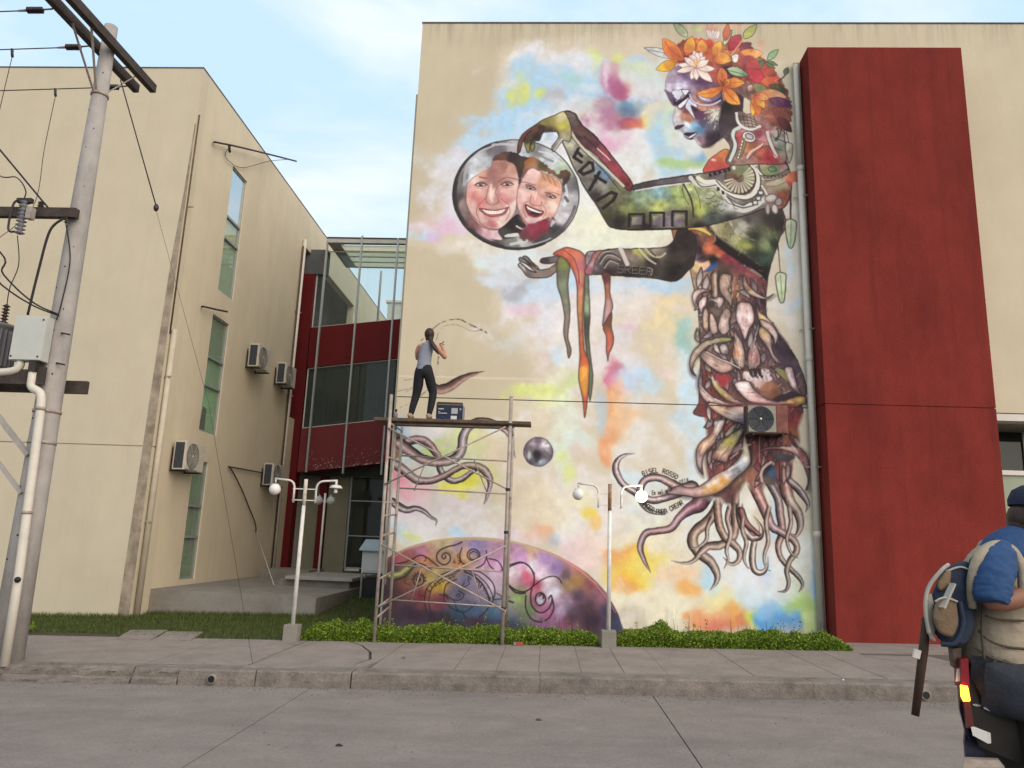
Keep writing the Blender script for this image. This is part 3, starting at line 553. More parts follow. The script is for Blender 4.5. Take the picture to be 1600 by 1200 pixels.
for a in [(400,590,50,60,(140,88,80),.5),(350,740,26,50,(176,104,98),.5),(440,730,26,50,(150,88,82),.45),(250,880,60,60,(150,96,94),.45),(540,900,50,50,(176,130,124),.4),(400,950,70,22,(150,90,90),.45),(300,540,60,30,(214,170,154),.5),(560,700,30,40,(222,186,172),.5)]: blob(*a)
line([(440, 650), (420, 700), (440, 750), (435, 790)], 5, (120, 70, 68), .7); line([(365, 655), (350, 730), (348, 770), (375, 795), (405, 798), (450, 770)], 6, (130, 70, 68), .85); line([(385, 640), (380, 720), (392, 770)], 14, (226, 200, 190), .7)
line([(350, 740), (290, 800), (270, 860), (300, 930)], 5, (130, 64, 64), .8); line([(460, 750), (520, 800), (530, 860), (500, 920)], 5, (140, 72, 70), .8)
poly([(292, 826), (350, 832), (420, 838), (500, 824), (520, 820), (500, 860), (450, 885), (390, 892), (330, 870)], (150, 78, 80), edge=(96, 44, 48), ew=4)
poly([(318, 836), (370, 842), (430, 844), (492, 832), (470, 860), (420, 872), (360, 868)], (226, 214, 206)); 
for i in range(7): line([(340+22*i, 842), (343+22*i, 868)], 2, (160, 130, 126), .7, smooth=False)
line([(330, 876), (390, 898), (460, 884)], 7, (190, 112, 112), .9); line([(360, 930), (430, 930)], 5, (150, 84, 88), .6)
poly([(210, 920), (300, 970), (380, 1000), (450, 1000), (470, 1070), (380, 1060), (300, 1020)], [(260, 950, (120, 74, 76)), (340, 1010, (196, 150, 156)), (420, 1040, (196, 164, 168))])
poly([(440, 1000), (500, 950), (560, 890), (600, 870), (640, 930), (660, 980), (610, 1040), (500, 1065), (470, 1060)], [(560, 930, (34, 30, 30)), (500, 1040, (60, 58, 56)), (620, 990, (50, 34, 38))])
poly([(500, 1030), (590, 1020), (600, 1045), (500, 1050)], (190, 190, 184)); line([(585, 965), (620, 985), (650, 990)], 14, (206, 204, 200), .8)
# the child
poly([(620, 600), (640, 520), (660, 450), (720, 425), (790, 465), (830, 500), (910, 560), (930, 530), (990, 530), (1010, 570), (980, 630), (950, 650), (930, 600), (860, 560), (780, 540), (700, 520), (650, 580)], [(690, 450, (150, 88, 48)), (780, 490, (76, 66, 40)), (850, 540, (120, 78, 54)), (960, 560, (90, 62, 46)), (980, 590, (60, 46, 44)), (640, 560, (110, 78, 60)), (720, 500, (150, 106, 76))], rag=3)
poly([(700, 512), (770, 540), (840, 570), (910, 600), (940, 660), (930, 760), (890, 860), (840, 920), (760, 930), (690, 950), (640, 910), (600, 840), (585, 760), (592, 690), (615, 630), (650, 560)],
     [(720,560,(220,180,178)),(820,590,(200,140,110)),(870,640,(212,150,116)),(680,620,(216,170,164)),(640,700,(214,176,168)),(740,700,(210,168,156)),(800,690,(206,156,140)),(860,680,(214,160,140)),(880,800,(216,186,172)),(610,760,(206,160,156)),(640,840,(206,160,156)),(690,920,(216,184,180)),(770,900,(206,176,170)),(730,780,(196,136,126)),(820,830,(206,160,146)),(910,740,(196,150,130)),(780,620,(196,140,110))], edge=(120, 66, 64), ew=4, ea=.6)
for i in range(10): line([(770+14*i, 535+8*i), (782+15*i, 575+7*i), (800+14*i, 600+8*i)], 7, [(160,100,66),(120,80,56),(190,130,86)][i % 3], .75)
line([(620, 620), (660, 625), (730, 645)], 10, (140, 84, 76), .8); line([(800, 700), (860, 700), (925, 720)], 10, (160, 98, 86), .75)
for ex, ey, an in ((692, 668, 22), (852, 732, 24)):
    blob(ex, ey-2, 60, 28, (150, 92, 82), .5); poly(ell(ex, ey, 36, 10, an, 14), (184, 164, 154), edge=(60, 36, 36), ew=4); poly(ell(ex, ey, 12, 10, 0, 10), (50, 34, 30)); blob(ex+5, ey-5, 4, 4, (236, 232, 228), .9)
    q = ell(ex, ey-3, 46, 17, an, 9, 190, 350); line(q, 7, (70, 40, 36), .9)
for a in [(770,680,30,50,(170,110,96),.5),(640,860,34,50,(176,116,110),.45),(830,880,50,40,(180,120,108),.45),(690,930,50,18,(176,120,114),.4),(880,800,30,50,(220,186,170),.5),(650,760,26,40,(222,180,170),.5)]: blob(*a)
line([(700, 720), (690, 780), (715, 800), (770, 805), (780, 775)], 6, (136, 72, 66), .85); line([(740, 700), (728, 760)], 12, (226, 192, 180), .7); line([(680, 770), (640, 790), (640, 850), (660, 900)], 5, (140, 74, 70), .8); line([(790, 800), (815, 850), (790, 900)], 5, (150, 84, 78), .8)
poly([(650, 795), (690, 810), (740, 835), (795, 850), (780, 880), (740, 895), (690, 885), (660, 850)], (110, 46, 50), edge=(90, 36, 40), ew=4)
poly([(664, 808), (700, 826), (740, 845), (785, 856), (760, 862), (715, 852), (675, 832)], (228, 216, 208)); poly([(690, 868), (740, 880), (770, 870), (740, 858), (705, 852)], (60, 30, 34)); line([(680, 885), (730, 900), (780, 885)], 8, (180, 104, 100), .85)
poly([(650, 960), (720, 940), (790, 915), (840, 920), (830, 1000), (780, 1040), (700, 1075), (620, 1070), (610, 1030)], [(720, 980, (140, 46, 66)), (800, 940, (130, 36, 56)), (640, 1040, (96, 52, 60)), (760, 1020, (110, 40, 54))], soft=4, rag=3); line([(800, 920), (860, 900), (880, 940), (840, 990)], 22, (60, 36, 40), .6, dry=.2)
# ---- the figure -------------------------------------------------------------------------------
fr(1060, 380, 8.889)     # trunk below the shoulder
poly([(-60, -330), (330, -340), (900, -330), (1330, -520), (1500, -300), (1400, -60), (1320, 180), (1250, 420), (1225, 640), (1215, 800), (1225, 1000), (1330, 1190), (1500, 1400), (1660, 1640), (1750, 1900), (1790, 2060), (1700, 2200), (1600, 2400), (300, 2400), (280, 2200), (290, 1900), (300, 1500), (280, 1000), (215, 640), (170, 420), (120, 230), (0, 100), (-80, -100)],
     [(0,-60,(150,96,40)),(130,-200,(150,44,50)),(60,60,(160,110,60)),(160,120,(104,54,90)),(300,150,(40,30,36)),(480,200,(36,28,30)),(470,60,(176,84,50)),(600,60,(170,60,46)),(700,180,(120,40,52)),(880,280,(104,44,56)),(1000,400,(130,66,70)),(1100,520,(110,56,60)),(250,300,(176,144,110)),(300,420,(150,116,90)),(430,550,(140,104,84)),(280,560,(150,120,90)),(640,400,(60,48,42)),(620,520,(130,106,80)),(680,600,(110,88,74)),(760,560,(130,84,70)),(840,640,(140,90,66)),(900,480,(120,58,58)),(1000,650,(96,50,48)),(1150,560,(96,56,58)),(1180,750,(46,30,38)),(1050,850,(70,44,50)),(760,900,(72,56,54)),(620,900,(96,80,72)),(400,880,(84,70,62)),(850,1000,(130,104,100)),(1100,1100,(80,56,58)),(600,1300,(80,66,62)),(900,1400,(72,58,62)),(500,1600,(90,70,66)),(1200,1400,(70,50,56)),(1500,1500,(58,42,56)),(1550,1750,(72,56,66)),(1300,1700,(90,64,66)),(1000,1800,(110,72,62)),(700,1800,(88,54,54)),(450,1900,(110,50,46)),(1500,2000,(100,74,70))], soft=1.5, edge=(40, 28, 34), ew=7, k=.3)
# chest and back : the dark olive side
poly([(340, -300), (560, -340), (900, -420), (1300, -560), (1470, -420), (1420, -100), (1330, 160), (1255, 400), (1215, 520), (1100, 380), (900, 250), (700, 100), (480, -60)],
     [(480,-240,(170,160,120)),(620,-180,(120,112,70)),(780,-60,(150,146,100)),(900,0,(120,124,56)),(760,-250,(110,104,84)),(900,-250,(150,146,132)),(960,-330,(70,62,62)),(1050,-100,(46,48,40)),(1050,150,(40,44,36)),(1200,20,(112,124,82)),(1230,-120,(84,90,60)),(1180,180,(44,60,50)),(1150,350,(28,30,30)),(1330,0,(40,48,34)),(1380,-300,(46,40,38)),(1250,-350,(50,44,40)),(700,30,(110,104,70)),(560,-150,(150,142,104))], soft=2, k=.22)
poly([(250, -330), (360, -330), (520, -120), (760, 60), (980, 200), (1200, 400), (1200, 520), (1040, 380), (800, 230), (560, 60), (380, -100)], (28, 22, 22), soft=6, k=.2)
line([(700, -380, 30), (760, -240, 60), (860, -140, 70), (980, -80, 30)], 40, (176, 170, 160), .55, dry=.25); line([(700, -330), (780, -170), (850, -60)], 26, (190, 184, 150), .5, dry=.2); blob(950, 20, 50, 40, (150, 150, 60), .6)
line([(880, 280, 20), (1000, 360, 40), (1120, 440, 34), (1190, 500, 30)], 30, (150, 116, 112), .7, dry=.15)
# breast swirls
poly([(-40, -280), (120, -330), (320, -270), (430, -180), (520, -60), (420, 60), (250, 230), (120, 220), (20, 120), (-50, -60)], [(0,-150,(170,110,40)),(80,-280,(150,36,46)),(200,-260,(160,40,50)),(40,50,(170,116,66)),(130,100,(112,48,104)),(170,170,(90,80,130)),(260,-120,(60,36,40)),(320,60,(36,26,32)),(300,-170,(140,104,60)),(220,0,(70,40,44)),(420,30,(170,84,52))], soft=4, k=.35)
line([(70, -200, 20), (200, -220, 50), (330, -190, 50), (440, -120, 20)], 40, (206, 176, 80), .9); line([(100, -170), (240, -180), (360, -140)], 14, (90, 60, 30), .7)
poly([(170, 240), (300, 280), (420, 240), (430, 310), (350, 380), (230, 390)], [(200, 300, (196, 170, 110)), (360, 310, (206, 160, 124))], soft=4); poly([(340, 400), (440, 310), (450, 240), (530, 240), (530, 330), (440, 380)], (46, 76, 130), soft=4); blob(480, 220, 60, 50, (26, 22, 24), .9); blob(560, 160, 40, 30, (176, 110, 60), .8); blob(420, 90, 40, 40, (186, 96, 60), .7)
# feather and petal shapes of the trunk
fibres(420, [(240, 420), (1180, 560), (1215, 900), (1330, 1200), (1640, 1640), (1760, 2050), (330, 2080), (300, 1500), (270, 1000)], [(40,28,32),(44,32,36),(150,124,114),(196,172,164),(96,66,60),(120,86,70),(176,146,110),(120,60,58)], 170, 15, 88, 22, 3)
fibres(70, [(350, -240), (900, -350), (1400, -300), (1300, 150), (1200, 420), (800, 160)], [(40,38,32),(120,124,76),(160,156,120),(60,70,56),(90,96,60)], 130, 22, 60, 40, 4, .45)
r4 = np.random.RandomState(12)
def layer(n, region, x_y_ang, ln, wd, pal, seed):
    r5 = np.random.RandomState(seed); xs = [p[0] for p in region]; ys = [p[1] for p in region]; k = 0
    while k < n:
        x, y = r5.uniform(min(xs), max(xs)), r5.uniform(min(ys), max(ys)); c = False
        for (ax, ay), (bx_, by_) in zip(region, region[1:]+region[:1]):
            if (ay > y) != (by_ > y) and x < (bx_-ax)*(y-ay)/(by_-ay)+ax: c = not c
        if not c: continue
        k += 1; t = math.radians(x_y_ang+r5.normal()*24); L_ = ln*r5.uniform(.6, 1.3); c0 = pal[r5.randint(len(pal))]; d_ = r5.uniform(.5, .8)
        leaf(x-math.cos(t)*L_/2, y-math.sin(t)*L_/2, x+math.cos(t)*L_/2, y+math.sin(t)*L_/2, wd*r5.uniform(.6, 1.3), tuple(int(v*d_) for v in c0), c0, edge=(44, 32, 36), ew=6, bend=r5.normal()*.1, rim=(70, 52, 54))
PAL = [(196, 178, 172), (176, 158, 156), (206, 190, 178), (160, 140, 138), (186, 166, 140), (168, 136, 128), (150, 128, 134)]
layer(46, [(250, 440), (760, 430), (1100, 620), (1200, 900), (1320, 1200), (1560, 1640), (1640, 1980), (380, 1980), (320, 1500), (290, 1000)], 86, 230, 66, PAL, 31)
W1, W2, W3, WD = (206, 184, 180), (176, 152, 144), (150, 124, 112), (60, 44, 46)
def pet(pts, cs, e=(44, 30, 34), ew=6, rim=(74, 54, 56)):
    cs = [(x, y, tuple(min(255, int(v*1.12)) for v in c)) for x, y, c in cs]
    xs = [p[0] for p in pts]; ys = [p[1] for p in pts]; cx, cy = sum(xs)/len(xs), sum(ys)/len(ys)
    poly([(cx+(x-cx)*1.10+5, cy+(y-cy)*1.06+12) for x, y in pts], (34, 24, 28), soft=9, alpha=.6)
    poly(pts, cs, edge=e, ew=ew, ea=.7, rim=rim, rw=26, k=.3)
    q = np.array(pts, float)-[cx, cy]; w_, v_ = np.linalg.eigh(q.T@q); an = math.degrees(math.atan2(v_[1, 1], v_[0, 1])); L_ = math.sqrt(w_[1]/len(pts))
    inner = [(cx+(x-cx)*.86, cy+(y-cy)*.9) for x, y in pts]; sd_ = int(abs(cx*7+cy))%9999
    fibres(26, inner, [(228, 216, 208), (216, 198, 190), (90, 64, 62), (150, 120, 112), (200, 170, 150)], L_*.9, max(5, L_*.07), an, 9, sd_, .5)
tube([(490, 440, 110), (495, 560, 110), (500, 720, 100)], dk=(90, 66, 52), md=(140, 112, 96), lt=(176, 150, 134))
line([(560, 390, 30), (548, 520, 36), (555, 720, 20)], 30, (50, 36, 34), .85)
pet([(570, 470), (640, 420), (730, 450), (720, 560), (690, 650), (740, 740), (730, 880), (690, 820), (620, 740), (570, 640)], [(650,500,(150,126,100)),(640,640,(150,120,104)),(700,780,(150,128,112)),(600,600,(176,150,130))])
pet([(225, 880), (190, 760), (215, 660), (330, 625), (450, 665), (340, 680), (270, 740), (240, 830)], [(220, 740, (200, 176, 172)), (330, 650, (176, 140, 130)), (430, 665, (130, 96, 88)), (225, 850, (170, 140, 136))])
pet([(320, 970), (280, 870), (300, 780), (390, 735), (390, 850), (345, 900)], [(310, 850, W1), (370, 770, W1), (330, 950, W2)])
pet([(400, 755), (500, 770), (560, 735), (620, 770), (610, 850), (555, 905), (520, 830), (450, 790)], [(580, 790, W1), (450, 770, W2), (550, 880, (196, 170, 164))])
poly([(395, 800), (500, 830), (540, 900), (610, 870), (590, 960), (520, 1080), (460, 960), (380, 940)], [(440, 840, (60, 46, 40)), (520, 950, (96, 80, 70)), (500, 1050, (70, 54, 48))], soft=5)
pet([(330, 1040), (350, 930), (390, 890), (410, 1000), (420, 1130), (400, 1230), (345, 1170)], [(360, 1000, (176, 146, 122)), (380, 1130, (190, 160, 120)), (400, 1200, (110, 86, 76))])
pet([(430, 1000), (470, 980), (520, 1080), (545, 1200), (500, 1260), (440, 1220)], [(460, 1040, (200, 170, 150)), (500, 1180, (176, 150, 136))])
pet([(550, 1180), (580, 1010), (650, 900), (720, 960), (700, 1080), (700, 1210), (620, 1270)], [(620, 1080, (190, 166, 158)), (680, 1000, (140, 116, 104)), (640, 1200, (176, 150, 140))])
pet([(800, 970), (830, 830), (990, 830), (1045, 960), (1050, 1080), (990, 1180), (920, 1340), (860, 1200), (810, 1080)], [(930,900,(176,148,140)),(1000,1020,(196,174,172)),(850,1000,(206,190,186)),(930,1060,(170,130,130)),(920,1200,(196,172,166))])
line([(830, 960), (860, 1080), (890, 1170)], 30, (216, 204, 200), .6, dry=.3)
pet([(1090, 850), (1130, 950), (1240, 1040), (1340, 1160), (1400, 1290), (1390, 1440), (1350, 1330), (1250, 1240), (1150, 1140), (1095, 980)], [(1110, 900, (150, 96, 70)), (1130, 1000, (190, 170, 110)), (1250, 1120, (190, 160, 150)), (1370, 1300, (206, 184, 176)), (1150, 1130, (176, 150, 90))])
pet([(910, 440), (960, 560), (1030, 640), (1140, 720), (1230, 745), (1320, 705), (1260, 760), (1180, 775), (1060, 740), (950, 680), (890, 560)], [(930, 520, (150, 116, 96)), (1010, 640, (190, 164, 120)), (1130, 730, (200, 180, 166)), (1260, 750, (130, 110, 100)), (960, 620, (130, 100, 80))])
line([(780, 480), (760, 600), (740, 760)], 26, (176, 140, 100), .6, dry=.2); line([(830, 520), (820, 640), (835, 780)], 30, (190, 130, 84), .6, dry=.2)
# the earring-like pods hanging behind the back
for (a, b, c) in (((1380, 0), (1410, 405), (1420, 620)),): line([a, b], 14, (40, 32, 30), .9)
poly([(1340, 480), (1370, 415), (1430, 405), (1490, 430), (1490, 560), (1470, 760), (1435, 825), (1395, 790), (1370, 650)], [(1400, 480, (186, 196, 160)), (1440, 700, (166, 190, 140))], edge=(64, 54, 52), ew=12, alpha=.9); line([(1410, 430), (1425, 580), (1435, 780)], 9, (84, 90, 74), .8)
fr(1060, 240, 8)
line([(1390, 420, 40), (1400, 600, 30), (1400, 830, 22)], 20, (60, 36, 34), .9); poly([(1330, 900), (1350, 830), (1410, 815), (1465, 850), (1470, 950), (1440, 1130), (1400, 1180), (1365, 1120), (1340, 1000)], [(1390, 880, (176, 184, 150)), (1410, 1100, (160, 180, 140))], edge=(54, 44, 44), ew=11, alpha=.95); line([(1405, 850), (1400, 1150)], 8, (84, 90, 74), .8)
line([(1240, 1090), (1240, 1200)], 14, (40, 32, 30), .9)
# ---- lower trunk --------------------------------------------------------------------------------
fr(1060, 500, 7.5)
pet([(930, 90), (1020, 70), (1080, 160), (1090, 300), (1120, 400), (1180, 470), (1245, 490), (1200, 510), (1120, 470), (1060, 350), (990, 250), (940, 180)], [(990, 120, (176, 150, 90)), (960, 170, (200, 160, 124)), (1060, 280, (170, 140, 130)), (1100, 400, (196, 176, 172)), (1190, 490, (190, 176, 164))])
poly([(1170, 150), (1280, 280), (1330, 430), (1320, 560), (1230, 560), (1160, 460), (1110, 300), (1160, 270)], [(1230, 330, (52, 40, 50)), (1230, 480, (66, 50, 62)), (1180, 220, (56, 44, 52))], soft=5)
pet([(960, -10), (1060, 30), (1130, 100), (1165, 190), (1130, 285), (1110, 200), (1040, 120), (970, 60)], [(1000, 30, (190, 170, 150)), (1140, 170, (206, 186, 176)), (1080, 110, (180, 150, 140))])
pet([(1240, 570), (1330, 550), (1360, 660), (1400, 780), (1440, 880), (1370, 830), (1300, 750)], [(1290, 610, (186, 160, 164)), (1350, 720, (196, 164, 170)), (1410, 840, (120, 96, 100))]); poly([(1140, 560), (1240, 600), (1280, 720), (1210, 660)], (120, 116, 60), soft=4)
pet([(640, 300), (660, 110), (690, 190), (740, 260), (775, 400), (770, 540), (720, 560), (650, 480), (630, 400)], [(665, 200, (176, 150, 140)), (660, 360, (176, 110, 60)), (740, 340, (196, 170, 150)), (700, 500, (186, 160, 146))])
pet([(805, 430), (830, 320), (870, 250), (900, 130), (935, 30), (935, 110), (900, 260), (940, 360), (955, 500), (900, 560), (820, 560)], [(850, 420, (176, 116, 110)), (900, 460, (150, 96, 90)), (900, 190, (170, 180, 190)), (880, 330, (176, 140, 136)), (850, 520, (150, 120, 116))])
poly([(740, 640), (820, 590), (900, 640), (980, 580), (1060, 610), (1100, 680), (1040, 740), (940, 800), (860, 730)], [(800, 630, (196, 180, 178)), (950, 660, (176, 160, 160)), (1060, 650, (190, 176, 178)), (1000, 740, (176, 140, 130))], soft=3, rag=5)
for i in range(9): line([(825+16*i, 570), (835+17*i, 620+24*(i % 3)), (842+18*i, 650+14*(i % 2))], 15, (38, 28, 30), .9)
for i in range(12): line([(760+26*i, 640+(i % 3)*18), (790+25*i, 690+(i % 2)*20)], 9, (214, 204, 202) if i % 2 else (130, 110, 112), .7)
poly([(960, 790), (1060, 720), (1160, 760), (1180, 860), (1080, 915), (980, 880)], [(1050, 790, (150, 96, 70)), (1120, 850, (110, 66, 50))], soft=6)
pet([(310, 350), (400, 420), (520, 470), (640, 520), (740, 570), (660, 565), (600, 600), (500, 620), (380, 550), (290, 480), (240, 400)], [(330, 410, (130, 110, 96)), (350, 500, (196, 164, 150)), (470, 500, (150, 120, 108)), (560, 570, (176, 140, 126)), (680, 560, (60, 48, 46))]); line([(330, 370), (450, 440), (620, 510), (720, 565)], 11, (214, 196, 186), .8)
pet([(480, 310), (510, 275), (560, 290), (590, 360), (570, 400), (500, 390)], [(510, 330, (186, 176, 170)), (560, 370, (130, 112, 104))])
poly([(430, 640), (560, 640), (600, 700), (540, 790), (470, 740)], (150, 44, 50), soft=8)
pet([(205, 655), (150, 620), (130, 520), (150, 400), (220, 300), (320, 240), (460, 205), (610, 205), (600, 250), (460, 265), (340, 310), (240, 410), (180, 500), (165, 580)], [(150, 480, (176, 158, 136)), (250, 320, (170, 150, 128)), (400, 230, (150, 150, 110)), (540, 225, (140, 150, 70)), (170, 600, (70, 60, 56))])
pet([(240, 260), (190, 210), (200, 130), (225, 90), (250, 180)], [(215, 150, (70, 84, 60)), (230, 230, (120, 110, 96))])
pet([(275, 580), (230, 680), (230, 800), (290, 920), (400, 1010), (540, 1080), (700, 1150), (795, 1190), (795, 1000), (640, 990), (480, 940), (360, 860), (280, 760)], [(240, 720, (160, 134, 144)), (300, 860, (176, 150, 146)), (420, 960, (190, 160, 146)), (600, 1040, (196, 160, 130)), (700, 1120, (150, 140, 136)), (760, 1020, (206, 184, 170)), (260, 640, (96, 76, 84))]); line([(420, 920), (560, 980), (700, 995), (790, 990)], 14, (216, 200, 190), .8)
pet([(390, 620), (380, 700), (420, 800), (500, 890), (620, 960), (760, 1000), (800, 985), (660, 920), (560, 830), (460, 740)], [(410, 700, (210, 186, 140)), (470, 800, (176, 156, 80)), (560, 890, (150, 120, 66)), (700, 970, (170, 136, 126))])
pet([(655, 740), (740, 712), (820, 715), (870, 790), (940, 860), (1040, 920), (1160, 950), (1290, 920), (1380, 890), (1480, 900), (1490, 970), (1430, 990), (1330, 1030), (1290, 990), (1120, 1000), (980, 985), (850, 960), (760, 900), (700, 830)], [(720,760,(206,186,186)),(830,840,(206,176,172)),(960,930,(196,150,146)),(1130,970,(190,146,146)),(1290,950,(196,150,84)),(1400,930,(190,156,66)),(1460,960,(176,110,50)),(1330,1010,(170,70,50)),(860,780,(216,200,196))])
poly([(1100, 920), (1300, 830), (1420, 880), (1290, 925), (1160, 955)], (52, 36, 42), soft=4); line([(1230, 860), (1300, 830)], 14, (150, 130, 130), .8)
# ---- below the joint: body of roots -------------------------------------------------------------
fr(1060, 620, 7.273)
poly([(295, 90), (1320, 100), (1360, 360), (1370, 520), (1300, 700), (1285, 900), (1290, 1120), (1120, 1130), (1090, 1000), (1040, 1005), (985, 970), (960, 1060), (985, 1180), (900, 1170), (840, 1080), (772, 955), (690, 1080), (640, 1200), (540, 1210), (470, 1150), (380, 1110), (330, 900), (300, 720), (320, 460), (310, 260)],
     [(330,200,(110,40,44)),(380,280,(150,70,44)),(560,340,(150,50,46)),(620,330,(120,70,64)),(380,420,(110,66,60)),(480,420,(70,46,52)),(700,560,(130,70,60)),(620,680,(66,34,40)),(800,420,(60,30,34)),(900,440,(48,24,28)),(1050,440,(40,22,26)),(1150,520,(120,66,56)),(960,520,(120,50,54)),(880,620,(110,36,44)),(1000,680,(120,44,50)),(1290,400,(130,70,44)),(1320,250,(110,40,44)),(1340,480,(96,60,54)),(900,760,(130,66,60)),(840,620,(84,44,46)),(820,900,(140,84,66)),(470,760,(130,66,60)),(400,820,(110,50,56)),(330,700,(60,44,50)),(320,560,(52,42,44)),(1150,760,(130,50,46)),(1150,680,(60,60,66)),(1180,900,(150,120,96)),(1000,780,(40,40,54)),(1090,860,(60,74,96)),(1000,920,(70,58,54)),(560,1050,(90,56,56)),(660,980,(110,80,60)),(760,820,(120,90,70))], soft=7, k=.3)
# ---- roots and tendrils at the foot -------------------------------------------------------------
fr(940, 600, 3.4286)
RT = dict(fade=.05, dk=(48, 36, 38), md=(116, 96, 90), lt=(200, 184, 174))
tube([(440, 590, 50), (330, 600, 48), (250, 660, 12)], **RT) if False else None
tube([(500, 520, 60), (420, 580, 44), (330, 612, 40), (260, 620, 40), (180, 580, 38), (110, 530, 38), (75, 460, 40), (85, 410, 30), (120, 380, 16), (172, 371, 4)], lt=(196, 176, 180), md=(130, 104, 106), dk=(50, 36, 42), light=.2, fade=.05)
tube([(480, 560, 90), (420, 560, 60), (370, 530, 50), (320, 505, 44), (270, 500, 42), (225, 520, 40), (205, 570, 40), (215, 630, 36), (250, 675, 26), (320, 695, 14), (345, 690, 4)], lt=(196, 176, 172), md=(140, 112, 110), dk=(56, 40, 44), light=.0, tint=[(150,120,110),(150,120,116),(140,110,110),(110,104,90),(70,74,60)])
tube([(560, 560, 110), (520, 640, 86), (470, 670, 64), (420, 710, 44), (370, 770, 40), (300, 785, 38), (235, 800, 38), (205, 870, 34), (225, 940, 24), (245, 980, 14), (260, 1008, 4)], lt=(180, 160, 166), md=(124, 84, 94), dk=(56, 34, 46), light=.1, fade=.05, tint=[(110,50,66),(110,56,70),(140,110,120),(130,90,84),(120,104,112),(120,104,100),(90,70,66)])
tube([(640, 600, 46), (600, 690, 52), (560, 740, 56), (500, 790, 54), (485, 850, 56), (520, 905, 54), (580, 950, 52), (615, 1010, 40), (612, 1060, 24), (580, 1102, 4)], **RT, tint=[(110,60,56),(120,90,70),(120,90,70),(120,104,90),(110,96,84),(110,104,96)])
tube([(720, 560, 40), (712, 680, 44), (712, 780, 46), (690, 830, 44), (630, 862, 46), (570, 868, 44), (530, 900, 34), (490, 945, 22), (440, 958, 14), (372, 946, 3)], **RT, tint=[(90,56,50),(110,80,60),(110,84,70),(126,104,90),(120,104,90),(120,110,100)])
tube([(615, 600, 40), (620, 680, 44), (630, 760, 46), (660, 820, 44), (710, 860, 42), (738, 900, 34), (730, 945, 26), (690, 962, 18), (650, 928, 4)], **RT, tint=[(110,66,50),(120,86,60),(110,84,70),(120,100,90),(120,106,96)])
tube([(735, 620, 40), (740, 720, 40), (770, 790, 40), (810, 825, 36), (850, 810, 32), (850, 760, 20), (815, 708, 4)], **RT); tube([(745, 680, 44), (770, 740, 40), (820, 790, 30), (840, 805, 24)], dk=(46, 28, 32), md=(96, 56, 56), lt=(140, 96, 90))
tube([(820, 830, 30), (808, 890, 34), (806, 950, 36), (822, 1000, 34), (858, 1008, 26), (884, 980, 16), (888, 925, 3)], **RT)
tube([(880, 480, 60), (905, 540, 44), (945, 620, 44), (955, 700, 46), (965, 790, 40), (945, 860, 34), (955, 920, 30), (995, 975, 28), (1050, 1030, 26), (1075, 1075, 18), (1055, 1112, 4)], **RT, tint=[(60,64,84),(80,70,80),(110,70,76),(120,90,80),(110,96,84),(80,76,70),(60,56,54)])
tube([(790, 500, 60), (840, 600, 58), (880, 690, 54), (910, 760, 46), (970, 800, 42), (1030, 840, 38), (1045, 890, 34), (1005, 950, 28), (990, 1000, 26), (1000, 1060, 22), (985, 1105, 16), (940, 1112, 3)], **RT, tint=[(150,84,70),(140,84,80),(130,96,110),(120,90,76),(124,104,84),(110,96,80),(80,70,64),(44,40,44)])
tube([(975, 400, 100), (975, 470, 80), (985, 560, 66), (1010, 630, 60), (1050, 690, 50), (1062, 760, 36), (1040, 810, 18), (1012, 800, 4)], **RT, tint=[(120,44,46),(130,50,50),(140,116,100),(110,96,90),(120,96,84),(110,86,76)])
for t_ in ([(690, 640, 30), (672, 720, 28), (690, 800, 26), (668, 880, 22), (676, 940, 14), (655, 985, 4)], [(760, 700, 26), (752, 780, 24), (775, 850, 22), (760, 920, 18), (776, 975, 10), (800, 985, 3)], [(900, 640, 28), (880, 740, 26), (890, 840, 24), (868, 920, 18), (880, 985, 8), (905, 1000, 3)], [(1000, 640, 26), (1012, 740, 24), (990, 830, 20), (1015, 905, 14), (1050, 930, 4)], [(600, 700, 28), (565, 770, 24), (560, 830, 20), (520, 870, 12), (470, 880, 3)]):
    tube(t_, **RT, tint=[(100,64,56),(124,104,94),(128,112,104),(110,98,92)])
tube([(1010, 520, 40), (1050, 560, 44), (1090, 610, 36), (1105, 650, 20), (1090, 685, 4)], dk=(56, 44, 46), md=(104, 88, 88), lt=(170, 150, 150))
fr(1060, 620, 7.273)
fibres(330, [(320, 120), (1320, 120), (1350, 500), (1280, 900), (1000, 960), (860, 1050), (770, 940), (600, 1150), (400, 1080), (330, 700)], [(40,24,28),(50,30,34),(150,70,60),(176,110,90),(130,46,46),(190,150,140),(90,60,56),(150,100,60)], 150, 14, 84, 24, 5)
layer(30, [(340, 160), (740, 330), (700, 600), (500, 800), (360, 800), (330, 500)], 118, 190, 54, PAL, 33); layer(26, [(840, 450), (1330, 420), (1300, 560), (1260, 900), (1140, 960), (860, 1000), (860, 700)], 96, 210, 50, [(150,90,84),(176,130,122),(130,70,66),(160,140,134),(120,60,58)], 34)
pet([(390, 60), (330, 90), (420, 170), (540, 240), (700, 300), (780, 320), (775, 100), (560, 110)], [(520, 150, (196, 160, 130)), (600, 230, (170, 156, 156)), (720, 260, (130, 120, 130)), (720, 140, (186, 150, 136))])
pet([(280, 885), (225, 820), (195, 720), (200, 600), (260, 500), (360, 430), (400, 350), (405, 275), (520, 260), (500, 350), (440, 450), (360, 560), (290, 660), (265, 760), (275, 840)], [(220,650,(150,110,104)),(300,560,(196,150,110)),(380,500,(190,150,110)),(440,340,(206,190,176)),(470,290,(200,184,176)),(230,760,(176,154,152)),(330,470,(150,106,100)),(270,860,(80,62,64))])
